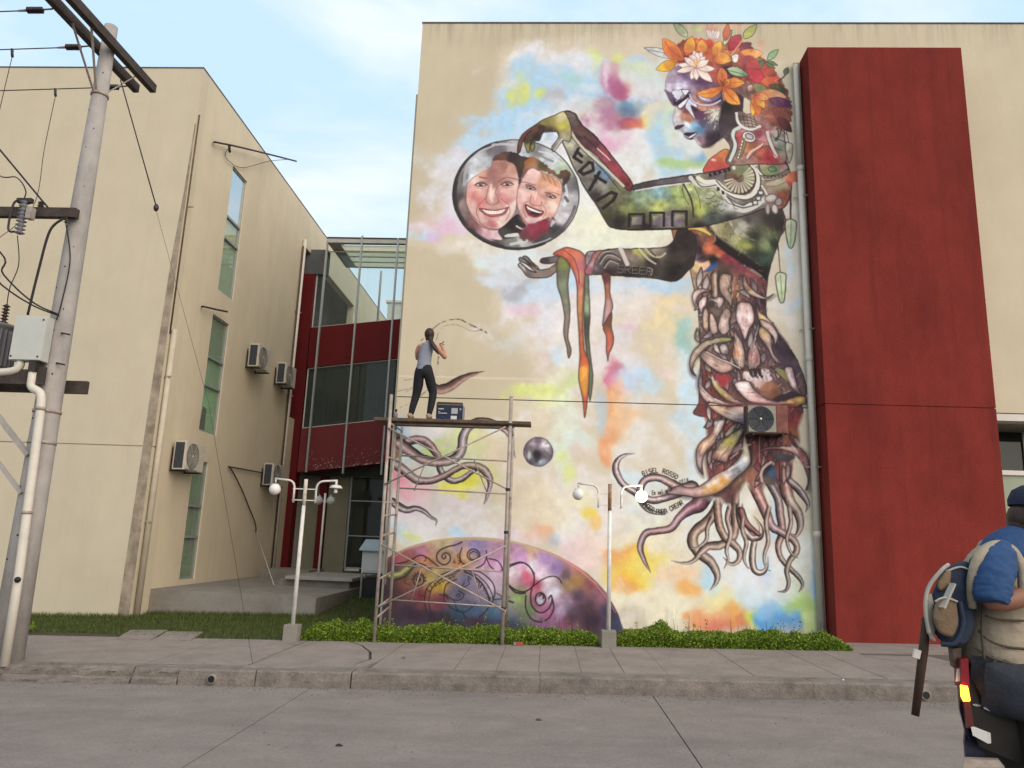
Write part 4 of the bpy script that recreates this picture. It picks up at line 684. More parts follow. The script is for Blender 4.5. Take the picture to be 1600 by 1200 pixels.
pet([(760, 340), (640, 390), (500, 490), (420, 600), (370, 690), (440, 720), (540, 740), (570, 680), (640, 560), (700, 460)], [(640, 430, (170, 160, 96)), (560, 520, (166, 156, 60)), (480, 620, (176, 150, 110)), (420, 700, (150, 96, 84)), (530, 690, (170, 130, 110)), (740, 360, (120, 110, 84))])
pet([(-140, 1090), (0, 1010), (110, 1030), (260, 1000), (400, 900), (560, 810), (690, 680), (720, 560), (745, 400), (780, 520), (815, 660), (810, 760), (740, 850), (640, 930), (560, 1010), (440, 1090), (300, 1130), (190, 1140), (60, 1120)],
    [(760,560,(196,190,140)),(770,680,(206,200,180)),(720,780,(150,160,170)),(640,860,(120,124,130)),(560,880,(176,164,160)),(420,960,(196,180,160)),(500,980,(190,130,50)),(400,1060,(186,130,50)),(300,1080,(190,140,90)),(220,1080,(176,140,136)),(100,1080,(176,140,140)),(-40,1060,(170,140,134)),(330,1000,(206,190,176)),(745,460,(186,176,150))], ew=8)
line([(560, 830), (680, 760), (770, 690)], 26, (226, 226, 228), .5, dry=.35); line([(600, 900), (700, 840), (770, 780)], 30, (90, 90, 96), .5, dry=.35)
pet([(860, 640), (1000, 600), (1150, 590), (1300, 640), (1400, 740), (1450, 860), (1470, 960), (1440, 1055), (1470, 1040), (1490, 900), (1480, 720), (1400, 590), (1300, 560), (1150, 560), (1000, 570)], [(1000,595,(150,90,84)),(1150,590,(176,134,130)),(1330,640,(176,130,126)),(1400,640,(130,70,74)),(1450,760,(140,90,92)),(1470,920,(96,66,64)),(1250,590,(190,160,150))])
poly([(1080, 640), (1300, 660), (1310, 700), (1240, 720), (1100, 700)], (58, 56, 62), soft=6); poly([(960, 880), (1010, 760), (1090, 790), (1110, 900), (1090, 1000), (980, 980)], [(1000, 830, (30, 28, 40)), (1080, 860, (50, 70, 100)), (1020, 960, (80, 66, 58))], soft=4)
line([(950, 960), (940, 860), (990, 780), (1050, 740)], 26, (190, 160, 150), .8)
line([(1330, 480, 20), (1350, 520, 30), (1370, 560, 20)], 26, (150, 140, 140), .7); line([(920, 460), (915, 740)], 8, (190, 150, 150), .6); line([(880, 520), (900, 760)], 30, (120, 40, 46), .6); line([(860, 540), (850, 760), (790, 900)], 36, (110, 74, 60), .5)
fr(940, 600, 3.4286)
letters('GISEL ROSSO', [(220, 491), (262, 477), (310, 473), (355, 485), (402, 511)], 23, (36, 30, 30), 4.8, gap=.32)
letters('2016', [(415, 533), (437, 523), (466, 514)], 14, (44, 38, 38), 3.2, slant=.3)
letters('En xel arte', [(268, 592), (310, 590), (350, 580), (380, 566)], 22, (36, 32, 32), 3.4, gap=.3)
letters('NACER PARA CREAR', [(206, 640), (240, 665), (280, 690), (330, 693), (385, 672), (440, 640)], 24, (34, 30, 30), 4.6, gap=.3)
# ---- arms ---------------------------------------------------------------------------------------
fr(780, 150, 3.2)
# far shoulder and neck
poly([(1030, 390), (1040, 330), (1090, 285), (1140, 265), (1180, 310), (1240, 300), (1400, 300), (1440, 340), (1440, 420), (1200, 400)], [(1060, 340, (176, 70, 56)), (1120, 290, (190, 104, 56)), (1100, 360, (170, 60, 60)), (1250, 310, (150, 44, 54)), (1380, 320, (130, 50, 60))], edge=(90, 40, 44), ew=3); blob(1075, 320, 14, 8, (216, 190, 190), .8)
# lower arm with the open hand
AR = [(900, 660), (870, 720), (820, 755), (700, 762), (600, 762), (520, 772), (440, 782), (420, 840), (440, 885), (520, 893), (640, 902), (760, 908), (880, 925), (945, 870), (975, 830), (980, 700)]
poly(AR, [(920,720,(34,26,26)),(860,760,(40,32,30)),(800,770,(120,110,96)),(760,840,(44,36,34)),(880,870,(30,24,24)),(700,775,(140,140,60)),(680,800,(120,104,96)),(560,800,(110,100,94)),(500,830,(84,74,72)),(620,830,(70,56,56)),(460,820,(150,130,140)),(640,890,(36,30,30)),(540,880,(46,38,38))], edge=(34, 26, 26), ew=4, k=.35)
line([(605, 760), (640, 840)], 22, (196, 190, 178), .85); line([(700, 765), (740, 810), (780, 838)], 10, (190, 176, 160), .8); line([(730, 760), (760, 795), (800, 805), (830, 785)], 9, (180, 170, 140), .8); line([(745, 762), (780, 800)], 5, (40, 32, 32), .8)
for q in ([(500, 830), (530, 790), (570, 790), (600, 810)], [(520, 850), (550, 815), (590, 830)], [(490, 800), (510, 775), (550, 765)]): line(q, 8, (44, 36, 36), .85); line([(a+4, b+9) for a, b in q], 7, (160, 146, 140), .7)
letters('SREER', [(770, 900), (690, 892), (590, 887)][::-1], 36, (26, 22, 22), 8, gap=.25); letters('SREER', [(768, 896), (688, 888), (588, 883)][::-1], 36, (128, 118, 110), 3, gap=.25, alpha=.75); line([(745, 860), (765, 870), (758, 895)], 4, (150, 140, 132), .8)
H_ = [(295, 870), (240, 905), (150, 905), (115, 870), (95, 845), (110, 838), (150, 870), (185, 880), (135, 840), (98, 820), (110, 805), (150, 835), (118, 805), (140, 803), (180, 850), (165, 830), (190, 850), (205, 868), (250, 858), (290, 830), (340, 800), (340, 880)]
poly(H_, [(110,825,(110,106,104)),(150,850,(60,50,48)),(180,870,(130,114,104)),(230,890,(120,104,96)),(290,860,(90,74,64)),(120,860,(150,144,140)),(150,895,(96,84,80)),(260,870,(130,112,100))], smooth=True, edge=(36, 28, 28), ew=3.5, n=4)
poly([(206, 830), (212, 812), (250, 803), (300, 795), (330, 790), (330, 820), (290, 828), (240, 838)], [(220, 822, (56, 46, 58)), (270, 812, (104, 90, 92)), (310, 805, (70, 54, 50))], edge=(34, 26, 30), ew=3.5); line([(100, 828), (140, 862), (185, 880)], 5, (40, 30, 30), .8); line([(125, 815), (165, 845), (195, 868)], 5, (40, 30, 30), .8); blob(104, 842, 4, 4, (214, 210, 206), .8)
# ribbons
fr(780, 370, 4)
def rib(pts, cs): poly(pts, cs, edge=(70, 44, 40), ew=3.5, ea=.7, rim=(80, 52, 46), rw=8)
rib([(360, 150), (400, 110), (440, 180), (435, 240), (430, 310), (440, 420), (440, 520), (430, 620), (448, 710), (432, 758), (420, 690), (402, 610), (405, 500), (385, 380), (360, 290)], [(400,160,(112,120,56)),(400,230,(96,104,76)),(400,330,(110,120,96)),(420,450,(120,126,104)),(425,560,(130,120,104)),(430,700,(110,112,96))])
rib([(520, 230), (555, 240), (560, 330), (568, 480), (560, 600), (572, 760), (585, 850), (580, 950), (566, 1025), (550, 900), (545, 760), (530, 620), (525, 480), (530, 330)], [(540,300,(96,120,90)),(550,430,(130,160,124)),(545,560,(60,70,54)),(560,720,(80,104,80)),(572,900,(84,110,84))])
rib([(640, 230), (690, 235), (692, 340), (708, 420), (700, 470), (670, 520), (645, 555), (650, 480), (662, 400), (655, 300)], [(668,250,(90,50,50)),(672,330,(176,96,70)),(685,430,(176,130,120)),(665,500,(190,150,150)),(650,540,(160,140,146))])
rib([(700, 470), (700, 560), (714, 630), (705, 690), (685, 730), (676, 775), (668, 700), (665, 620), (650, 560)], [(685,540,(110,66,50)),(690,630,(196,90,64)),(685,710,(200,96,72))])
rib([(335, 105), (400, 66), (440, 66), (520, 100), (540, 180), (530, 290), (525, 420), (520, 540), (530, 700), (560, 780), (562, 880), (552, 1010), (532, 1132), (518, 1010), (495, 880), (500, 740), (495, 600), (485, 430), (485, 320), (470, 240), (430, 160), (390, 125)], [(370,95,(190,84,56)),(430,90,(206,100,70)),(490,130,(200,110,90)),(520,170,(176,96,104)),(450,170,(190,84,54)),(510,260,(190,124,100)),(505,350,(206,130,90)),(505,480,(200,130,72)),(510,640,(206,96,56)),(525,760,(206,90,50)),(530,850,(216,140,50)),(520,930,(214,140,44)),(540,1050,(206,84,50)),(490,290,(190,90,80))])
line([(400, 80), (460, 130), (490, 200), (500, 290)], 8, (120, 50, 44), .7); rib([(545, 235), (580, 230), (600, 150), (640, 85), (590, 100), (560, 160), (530, 210)], [(560, 200, (150, 84, 100)), (600, 120, (170, 104, 96)), (575, 170, (190, 140, 150))])
# upper arm bent at the elbow
fr(780, 150, 3.2)
UA = [(320, 80), (285, 150), (300, 200), (330, 260), (360, 330), (395, 400), (440, 480), (490, 550), (530, 620), (560, 655), (640, 668), (780, 664), (900, 660), (1010, 652), (1110, 630), (1250, 590), (1330, 560), (1420, 560), (1460, 460), (1440, 350), (1380, 315), (1260, 310), (1140, 360), (1020, 385), (900, 400), (780, 420), (680, 445), (660, 440), (600, 350), (540, 270), (470, 190), (410, 140), (375, 85)]
poly(UA, [(310,120,(150,146,110)),(320,180,(170,150,96)),(340,220,(150,150,130)),(380,300,(130,124,110)),(420,360,(120,116,104)),(460,420,(96,90,84)),(500,440,(130,126,116)),(480,500,(50,42,40)),(540,580,(60,58,40)),(600,640,(40,34,32)),(560,520,(84,80,56)),(700,500,(110,130,100)),(800,480,(110,146,150)),(640,560,(110,116,64)),(800,560,(150,160,80)),(900,500,(140,156,84)),(760,630,(76,72,56)),(860,620,(96,84,92)),(960,600,(84,80,60)),(950,450,(160,170,110)),(1000,560,(150,160,70)),(1060,600,(60,66,64)),(1150,620,(46,42,40)),(1050,500,(150,156,120)),(1250,560,(90,80,76)),(1330,520,(120,110,104)),(1400,430,(146,150,120)),(1420,500,(130,66,50)),(1200,400,(120,110,84)),(1080,400,(96,84,84)),(1150,540,(170,170,164)),(530,390,(90,120,150)),(520,470,(120,120,110)),(740,660,(30,26,26)),(1000,650,(26,22,22)),(1420,380,(150,110,96)),(580,460,(96,96,70))], edge=(34, 26, 26), ew=5, k=.35)
poly([(328, 82), (375, 88), (405, 140), (470, 195), (540, 270), (610, 360), (665, 440), (640, 470), (560, 380), (480, 290), (400, 240), (350, 160)], [(360,110,(90,76,70)),(400,180,(84,56,54)),(450,240,(70,40,44)),(520,300,(130,56,66)),(590,380,(160,60,70)),(640,440,(120,44,48)),(390,200,(60,40,40))], edge=(40, 28, 28), ew=4, k=.4)
line([(335, 100), (360, 180), (420, 260), (520, 350), (620, 450)], 13, (190, 182, 160), .9); line([(328, 90), (350, 180), (410, 262), (510, 360), (600, 470)], 4, (44, 34, 34), .9)
for i in range(8):
    t = i/8; x, y = 425+130*t, 200+120*t; line([(x, y), (x+14, y+14)], 6, (206, 190, 186) if i > 3 else (50, 32, 34), .85, smooth=False)
for q in ([(372, 305), (395, 262)], [(372, 305), (410, 330)], [(392, 280), (412, 300)], [(400, 375), (450, 330)], [(400, 375), (420, 390), (470, 370), (465, 335), (445, 330)], [(450, 470), (500, 380)], [(480, 400), (530, 430)], [(490, 520), (560, 480), (585, 490), (570, 520), (520, 560)]): line(q, 18, (30, 25, 26), .94, smooth=False)
for x, y, w, h in ((648, 590, 75, 60), (755, 583, 68, 66), (865, 576, 70, 70)):
    line([(x, y+h), (x, y), (x+w, y), (x+w, y+h)], 14, (28, 24, 25), .9, smooth=False); poly([(x+14, y+16), (x+w-14, y+14), (x+w-14, y+h-8), (x+14, y+h-6)], [(x+20, y+20, (130, 130, 100)), (x+w-20, y+h-20, (96, 80, 96))], smooth=False)
line([(x-223, 668) for x in (865,)]+[(700, 668), (940, 662)], 10, (30, 25, 26), .9)
poly([(670, 445), (780, 420), (960, 398), (965, 425), (800, 445), (680, 470)], [(720, 445, (60, 54, 56)), (860, 425, (84, 76, 80)), (940, 412, (96, 84, 84))], edge=(34, 28, 28), ew=3); line([(680, 472), (800, 452), (950, 432)], 7, (206, 196, 204), .85)
line([(920, 440), (960, 520), (970, 600)], 10, (50, 44, 36), .9); line([(975, 450), (1000, 510), (1005, 560)], 5, (80, 80, 50), .8); line([(915, 440), (920, 490), (945, 540)], 3, (50, 44, 36), .8)
# shoulder ornament
fr(1060, 240, 8)
line([(150, 300), (240, 380), (330, 400), (460, 400), (560, 500), (660, 640), (800, 710), (950, 660), (1080, 560)], 60, (190, 186, 178), .95); line([(240, 300), (330, 350), (460, 350), (560, 430), (680, 510), (820, 545), (930, 500), (985, 400), (985, 260), (900, 140)], 56, (206, 202, 190), .95)
line([(180, 290), (270, 400), (360, 410), (470, 390)], 14, (60, 50, 44), .9); line([(470, 340), (560, 430), (680, 490), (820, 500), (920, 440), (965, 330), (940, 210), (830, 110)], 16, (52, 42, 40), .95); line([(600, 500), (720, 560), (860, 570), (960, 520), (1020, 420), (1020, 280), (960, 180)], 14, (52, 42, 40), .95)
poly([(600, 530), (680, 590), (800, 640), (900, 600), (940, 640), (820, 670), (700, 640)], (186, 186, 180), edge=(52, 46, 44), ew=12); 
for a in (20, 38, 56): 
    x, y = 850+185*math.cos(math.radians(a)), 400+250*math.sin(math.radians(a)); poly([(x-30, y-22), (x+30, y-26), (x+32, y+26), (x-26, y+30)], (196, 198, 196), edge=(50, 44, 44), ew=12, smooth=False)
poly(ell(770, 300, 190, 190, 0, 24), [(650, 350, (96, 70, 60)), (800, 200, (110, 116, 84)), (880, 300, (120, 124, 90)), (760, 430, (84, 70, 64))], edge=(44, 36, 34), ew=10)
for i in range(15):
    a = math.radians(-42+i*15); line([(760+60*math.cos(a), 300+60*math.sin(a), 8), (760+180*math.cos(a), 300+180*math.sin(a), 30)], 20, [(176, 176, 130), (200, 176, 160), (190, 186, 170)][i % 3], .9)
poly(ell(735, 290, 70, 44, 10, 14), [(700, 300, (96, 66, 50)), (760, 280, (120, 100, 70))]); line([(690, 300), (740, 310), (790, 270)], 12, (50, 36, 32), .9)
for i in range(6):
    x, y = 370+60*i, 265-18*i; poly([(x, y-14), (x+34, y-26), (x+44, y+16), (x+12, y+26)], (30, 26, 26) if i != 5 else (190, 186, 170), smooth=False)
poly([(880, 90), (960, 60), (1010, 120), (930, 160)], (34, 32, 34), edge=(196, 196, 180), ew=22, smooth=False)
poly([(1000, 130), (1060, 90), (1180, 80), (1300, 110), (1370, 160), (1340, 230), (1200, 270), (1060, 260)], [(1070,130,(176,146,110)),(1100,200,(120,130,90)),(1200,180,(90,120,84)),(1290,150,(140,104,96)),(1330,180,(150,120,110))], edge=(50, 38, 40), ew=11); line(ell(1170, 190, 50, 32, 0, 10, 0, 340), 11, (50, 60, 46), .9); line([(1040, 130), (1080, 115), (1110, 135)], 12, (50, 40, 36), .9); line([(970, 190), (1040, 270), (1060, 330)], 30, (206, 204, 196), .9)
line([(1030, 280), (1140, 300), (1260, 280), (1370, 220)], 40, (120, 110, 96), .9); line([(1020, 270), (1140, 280), (1270, 250), (1360, 190)], 9, (44, 34, 34), .9); line([(1040, 330), (1140, 335), (1280, 300), (1370, 240)], 9, (44, 34, 34), .9)
for i in range(7): blob(1070+46*i, 305-7*i, 12, 10, (44, 36, 36), .9)
line([(1110, 380), (1220, 375), (1340, 330)], 40, (186, 150, 126), .85); line([(1100, 400), (1230, 400), (1350, 350)], 8, (90, 70, 60), .8)
poly([(1340, 320), (1380, 240), (1480, 220), (1540, 280), (1520, 360), (1440, 350), (1390, 420)], [(1400, 290, (206, 110, 76)), (1480, 260, (190, 100, 66)), (1390, 380, (176, 70, 60))], soft=3)
for q in ([(475, 420), (520, 450)], [(535, 465), (575, 500)]):
    x, y = q[0]; poly([(x, y-10), (x+34, y+2), (x+40, y+46), (x+4, y+40)], (40, 36, 36), smooth=False)
line([(580, 570), (620, 620), (680, 640), (700, 690), (740, 690)], 9, (44, 38, 38), .9); line([(350, 465), (430, 470), (470, 520), (560, 580)], 9, (70, 72, 50), .8); line([(340, 555), (400, 560), (445, 520)], 9, (44, 40, 34), .9)
for x, y in ((440, 590), (460, 650), (520, 630), (370, 620), (540, 705), (430, 740)): line([(x-30, y-4), (x, y+12), (x+34, y-12)], 8, (36, 36, 34), .9)
line([(1040, 400), (1080, 460), (1110, 520)], 22, (206, 200, 186), .9)
for q, c in ((ell(1155, 555, 78, 50, -10, 14), (176, 164, 160)), (ell(1115, 690, 30, 70, 0, 12), (170, 160, 156)), (ell(1205, 690, 40, 62, -12, 12), (180, 172, 168)), (ell(1250, 600, 44, 50, 0, 12), (150, 142, 140))): poly(q, c, edge=(84, 66, 66), ew=7, rim=(110, 92, 92), rw=14)
# upper hand on the sphere
fr(690, 160, 5)
poly([(960, 75), (880, 100), (800, 130), (720, 180), (650, 230), (605, 290), (590, 390), (612, 385), (640, 300), (660, 370), (680, 390), (690, 340), (700, 380), (722, 360), (728, 300), (760, 300), (790, 240), (830, 232), (890, 228), (915, 250), (900, 290), (860, 340), (862, 372), (880, 378), (945, 300), (1000, 300), (1010, 200)],
     [(930,120,(190,180,130)),(860,140,(140,130,64)),(800,160,(120,110,50)),(720,210,(96,54,44)),(640,260,(104,44,46)),(600,360,(80,40,40)),(680,290,(60,46,34)),(680,360,(120,120,56)),(712,350,(110,114,60)),(780,200,(52,36,32)),(740,270,(40,34,34)),(940,180,(176,170,60)),(900,230,(84,60,44)),(960,260,(150,140,110)),(880,350,(120,116,116)),(920,300,(140,136,130)),(850,220,(60,44,40))], edge=(40, 28, 28), ew=4, n=4)
for q in ([(640, 300), (665, 250), (700, 220)], [(700, 330), (720, 270), (760, 220)], [(735, 300), (760, 250), (800, 215)], [(690, 340), (700, 290)]): line(q, 9, (36, 28, 26), .85)
poly([(800, 240), (880, 232), (905, 260), (880, 310), (830, 330), (780, 310)], [(840, 270, (180, 196, 214)), (800, 300, (196, 204, 210))], soft=4); line([(880, 370), (915, 320), (940, 285)], 14, (196, 190, 184), .6)
# ---- head ---------------------------------------------------------------------------------------
fr(980, 10, 4.8)
poly([(750, 1180), (770, 1060), (740, 1000), (700, 960), (760, 880), (850, 820), (1000, 800), (1150, 850), (1180, 1000), (1180, 1170), (1000, 1180)], [(770,1080,(90,96,90)),(760,970,(80,66,70)),(850,1000,(170,60,70)),(900,1060,(170,104,70)),(1000,960,(140,66,76)),(1000,1080,(176,84,60)),(1100,1000,(150,150,140)),(1140,1060,(120,130,116)),(900,900,(160,130,120)),(1060,1130,(150,40,50)),(880,1150,(150,110,100))], edge=(70, 40, 44), ew=5, k=.35)
FC = [(390, 440), (330, 470), (290, 540), (285, 620), (310, 690), (345, 740), (360, 760), (342, 830), (350, 900), (365, 925), (400, 930), (418, 950), (430, 980), (470, 1000), (505, 995), (530, 1030), (570, 1060), (620, 1050), (680, 1010), (720, 975), (790, 920), (850, 860), (870, 740), (860, 600), (780, 480), (640, 430), (500, 420)]
poly(FC, [(340,520,(150,130,150)),(310,600,(176,166,186)),(420,500,(96,66,110)),(560,560,(84,52,84)),(480,520,(110,84,120)),(400,600,(186,182,206)),(330,680,(110,90,116)),(360,800,(196,190,190)),(380,860,(186,180,184)),(430,830,(170,120,96)),(480,820,(150,96,84)),(440,760,(110,74,96)),(560,750,(176,116,84)),(640,760,(150,84,80)),(540,830,(104,66,90)),(470,890,(190,196,206)),(500,900,(120,170,206)),(530,920,(70,120,160)),(560,880,(70,66,90)),(640,900,(80,74,84)),(700,860,(56,46,56)),(800,860,(44,34,42)),(620,980,(52,40,52)),(560,1000,(120,90,104)),(540,1020,(176,156,160)),(580,1040,(110,80,84)),(660,980,(40,30,38)),(760,760,(60,44,50)),(820,720,(46,34,42)),(700,700,(70,50,60))], edge=(110, 96, 110), ew=2.5, ea=.6, k=.3)
fr(1020, 140, 12)
# brow leaf-marks, eye, cheek, lips
poly([(215, 0), (330, 60), (400, 150), (460, 215), (470, 290), (370, 290), (320, 210), (270, 110)], [(300, 120, (96, 74, 100)), (430, 240, (40, 30, 46)), (360, 240, (84, 64, 96))], soft=5)
poly([(330, 40), (420, 0), (560, 0), (560, 90), (510, 190), (460, 210), (400, 150)], [(440, 60, (196, 190, 212)), (500, 140, (186, 184, 206))], edge=(60, 46, 66), ew=7, rag=4); poly([(540, 0), (680, 0), (640, 90), (600, 110), (560, 60)], (206, 204, 210), edge=(50, 40, 56), ew=8)
poly([(460, 210), (560, 160), (690, 40), (700, 110), (620, 230), (520, 350), (470, 300)], (34, 26, 36), soft=6); poly([(470, 300), (560, 220), (670, 140), (660, 200), (590, 290), (510, 352)], (206, 200, 206), edge=(40, 30, 40), ew=7)
poly([(680, 160), (760, 220), (830, 290), (810, 340), (720, 300), (740, 400), (800, 540), (770, 530), (690, 440), (610, 340), (620, 260)], [(700, 220, (196, 198, 216)), (660, 340, (186, 190, 206)), (740, 480, (206, 204, 214)), (780, 280, (186, 186, 206))], edge=(60, 46, 60), ew=6)
poly([(840, 70), (950, 20), (1100, -20), (1240, 20), (1270, 110), (1200, 180), (1060, 230), (920, 190), (860, 130)], [(1100,60,(46,34,44)),(1050,110,(60,44,60)),(900,150,(196,190,210)),(960,200,(186,180,204)),(1220,80,(90,74,100)),(1120,170,(110,90,120)),(1240,40,(150,136,160))], edge=(50, 38, 60), ew=8)
line([(690, 80), (720, 180), (830, 260), (980, 290), (1140, 270), (1260, 200)], 30, (186, 186, 214), .9); line([(680, 60), (700, 180), (800, 265), (960, 310), (1100, 305), (1250, 250)], 8, (60, 48, 76), .85); line([(810, 110), (860, 190), (960, 240), (1100, 250), (1220, 200)], 22, (70, 56, 90), .8); line([(840, 300), (980, 320), (1130, 310)], 26, (190, 120, 90), .7, dry=.15)
poly([(710, 290), (820, 350), (940, 400), (1060, 400), (960, 480), (900, 560), (800, 530), (750, 410)], [(780, 380, (50, 28, 40)), (850, 440, (96, 50, 84)), (980, 420, (120, 70, 74)), (880, 530, (84, 54, 80))], soft=5)
poly([(600, 360), (660, 400), (720, 500), (780, 560), (700, 610), (640, 600), (560, 560), (530, 470)], [(620, 400, (110, 50, 54)), (570, 510, (176, 116, 90)), (680, 560, (150, 100, 80))], soft=6)
for i in range(13):
    a = math.radians(92+i*8); line([(1225, 380, 30), (1225+330*math.cos(a)*(.8+.2*(i % 2)), 380+330*math.sin(a)*(.8+.2*(i % 3)), 9)], 16, (206, 204, 184), .7, dry=.2, smooth=False)
poly([(1060, 370), (1230, 350), (1260, 420), (1180, 560), (1100, 560), (1080, 440)], (206, 204, 186), soft=16, alpha=.75)
poly([(415, 740), (425, 690), (480, 665), (585, 660), (540, 700), (490, 730)], (64, 44, 60), edge=(40, 28, 40), ew=5); line([(390, 350), (380, 500), (385, 640), (420, 740)], 5, (130, 120, 124), .6); line([(545, 710), (570, 760), (570, 800)], 6, (120, 100, 110), .7)
poly([(575, 825), (640, 800), (740, 800), (815, 785), (760, 830), (680, 870), (620, 860)], (40, 34, 40)); poly([(660, 890), (720, 850), (820, 795), (790, 850), (720, 900), (670, 915)], (200, 196, 204), edge=(50, 40, 46), ew=5); poly([(650, 910), (720, 905), (790, 870), (750, 920), (690, 935)], (60, 50, 56)); line([(760, 890), (830, 950), (870, 1020)], 14, (196, 184, 190), .7)
poly([(1010, 960), (1100, 980), (1230, 860), (1300, 700), (1300, 900), (1180, 980), (1080, 1070), (980, 1060)], [(1050, 1020, (36, 26, 34)), (1250, 850, (44, 32, 42))], soft=10, alpha=.8)
# long seed pod beside the jaw
line([(1300, 50), (1340, 230), (1370, 340)], 26, (150, 140, 124), .95); poly([(1300, 400), (1340, 340), (1430, 340), (1480, 420), (1480, 600), (1445, 790), (1400, 740), (1330, 620)], [(1350, 450, (196, 196, 160)), (1430, 450, (206, 204, 176)), (1400, 680, (186, 190, 140))], edge=(70, 60, 50), ew=9); line([(1380, 340), (1405, 560), (1420, 770)], 10, (60, 50, 44), .9)
# neck and nape ornaments
fr(1130, 140, 10)
poly([(0, 180), (100, 200), (300, 330), (380, 560), (250, 600), (130, 700), (60, 640), (-40, 760), (-60, 500)], [(100, 280, (30, 24, 26)), (200, 300, (50, 38, 36)), (150, 500, (56, 44, 52)), (60, 700, (70, 56, 60))], soft=4)
poly([(200, 380), (260, 340), (420, 400), (560, 560), (480, 620), (350, 610), (250, 540)], [(300, 420, (90, 74, 66)), (420, 500, (150, 130, 116)), (340, 540, (150, 130, 120))])
for i in range(5): line([(240+60*i, 380+10*i), (280+60*i, 600-20*abs(2-i))], 9, (50, 38, 38), .9)
for i in range(4): line([(230, 420+50*i), (400, 430+48*i), (540, 500+30*i)], 9, (50, 38, 38), .9)
line([(205, 370), (215, 480), (290, 570), (400, 620), (500, 610), (570, 570)], 46, (206, 200, 196), .95); line([(190, 380), (200, 500), (280, 600), (420, 645), (560, 600)], 8, (60, 46, 46), .8)
line([(260, 580), (170, 640), (145, 740), (180, 850), (160, 960), (110, 1100)], 60, (190, 196, 190), .95); line([(200, 640), (185, 740), (215, 860), (190, 980), (120, 1130)], 10, (50, 40, 40), .9); line([(110, 700), (150, 850), (120, 960), (40, 1120)], 12, (60, 60, 56), .9)
poly(ell(400, 735, 105, 80, 22, 18), (200, 190, 186), edge=(60, 42, 44), ew=9); poly(ell(405, 730, 62, 42, 24, 14), (170, 160, 164), edge=(50, 36, 40), ew=10)
poly([(490, 640), (640, 660), (680, 800), (640, 840), (520, 790)], [(560, 700, (130, 60, 74)), (620, 780, (190, 120, 120))], soft=4)
line([(310, 780), (300, 880), (250, 980), (225, 1060)], 80, (120, 110, 76), .9); 
for i in range(6): poly(ell(300-14*i, 810+50*i, 18, 26, 20, 10), (206, 196, 170), edge=(70, 54, 44), ew=6)
line([(360, 820), (340, 900), (270, 1060)], 8, (50, 40, 34), .9); line([(370, 1060), (430, 970), (540, 900), (640, 840)], 34, (206, 180, 166), .9); line([(390, 1080), (470, 1000), (560, 930), (660, 820)], 9, (60, 30, 34), .9); line([(500, 790), (580, 800), (640, 830)], 9, (60, 36, 40), .9)
for i in range(4): line([(560+40*i, 960+10*i), (640+40*i, 880+10*i), (720+10*i, 880)], 10, (84, 30, 34), .8)
line([(690, 660), (700, 760), (750, 880), (820, 1040)], 56, (200, 186, 176), .95); line([(665, 690), (690, 800), (770, 980), (830, 1050)], 9, (60, 44, 44), .9); line([(720, 670), (760, 800), (800, 940)], 8, (70, 54, 54), .8)
for q in ([(820, 620), (900, 560), (930, 500)], [(780, 740), (900, 790), (1000, 830)], [(820, 800), (880, 700), (920, 560)], [(840, 600), (860, 700), (800, 790)], [(920, 520), (980, 650), (1020, 830)], [(800, 540), (900, 620), (990, 700)], [(800, 900), (860, 930), (920, 950)]): line(q, 14, (44, 36, 36), .85)
poly([(980, 820), (1030, 830), (1080, 860), (1085, 980), (1060, 1080), (1020, 1150), (990, 1020), (970, 900)], [(1000, 920, (190, 190, 160)), (1060, 950, (150, 140, 120))], edge=(60, 50, 48), ew=9)
# flower crown
fr(980, 10, 4.8)
OR, YE, RD, MR, GR = (206, 104, 44), (216, 160, 50), (180, 54, 50), (120, 44, 52), (110, 130, 80)
poly([(330, 360), (420, 250), (560, 240), (700, 260), (860, 270), (960, 320), (1060, 420), (1120, 500), (1190, 620), (1230, 760), (1200, 900), (1100, 900), (1000, 800), (900, 700), (760, 620), (640, 560), (520, 500), (400, 440)],
     [(420,380,(150,60,50)),(600,300,(186,80,50)),(720,340,(200,120,70)),(800,420,(130,70,60)),(760,480,(50,32,40)),(880,480,(140,54,60)),(980,480,(176,60,56)),(1000,560,(150,56,60)),(1100,560,(150,80,60)),(900,640,(110,84,76)),(1000,680,(180,110,70)),(1100,700,(110,70,80)),(1150,820,(120,66,56)),(1050,800,(150,84,66)),(640,500,(160,70,60))], soft=3, rag=4, k=.4)
blob(640, 180, 60, 26, (206, 130, 100), .8); blob(530, 165, 30, 24, (176, 190, 110), .8); blob(980, 260, 60, 26, (206, 140, 110), .7); blob(760, 150, 80, 18, (206, 160, 120), .7); blob(1010, 300, 34, 20, (206, 150, 120), .6)
def pod(x0, y0, x1, y1, w, c=(140, 156, 110), c2=(190, 196, 160), e=(60, 66, 54)): leaf(x0, y0, x1, y1, w, c2, c, edge=e, ew=3.2, p=0.2)
pod(450, 225, 345, 120, 52); pod(330, 355, 125, 310, 40, (176, 180, 176), (186, 186, 180), (70, 66, 66)); pod(330, 385, 150, 330, 30, (180, 182, 180), (180, 182, 180), (96, 90, 92))
pod(870, 240, 970, 135, 56, (150, 150, 80), (166, 166, 84)); pod(720, 290, 785, 175, 34, (110, 150, 96)); pod(1050, 400, 1135, 320, 40, (110, 150, 100), (140, 170, 130)); pod(735, 255, 755, 130, 44, (190, 100, 76), (176, 84, 66), (130, 60, 50))
for a in ((1010, 400, 915, 385, 34), (1020, 400, 985, 470, 30), (1040, 410, 1130, 440, 22), (1030, 420, 1110, 465, 20)): leaf(*a, (84, 110, 70), (96, 110, 76), edge=(50, 60, 44), ew=2.5)
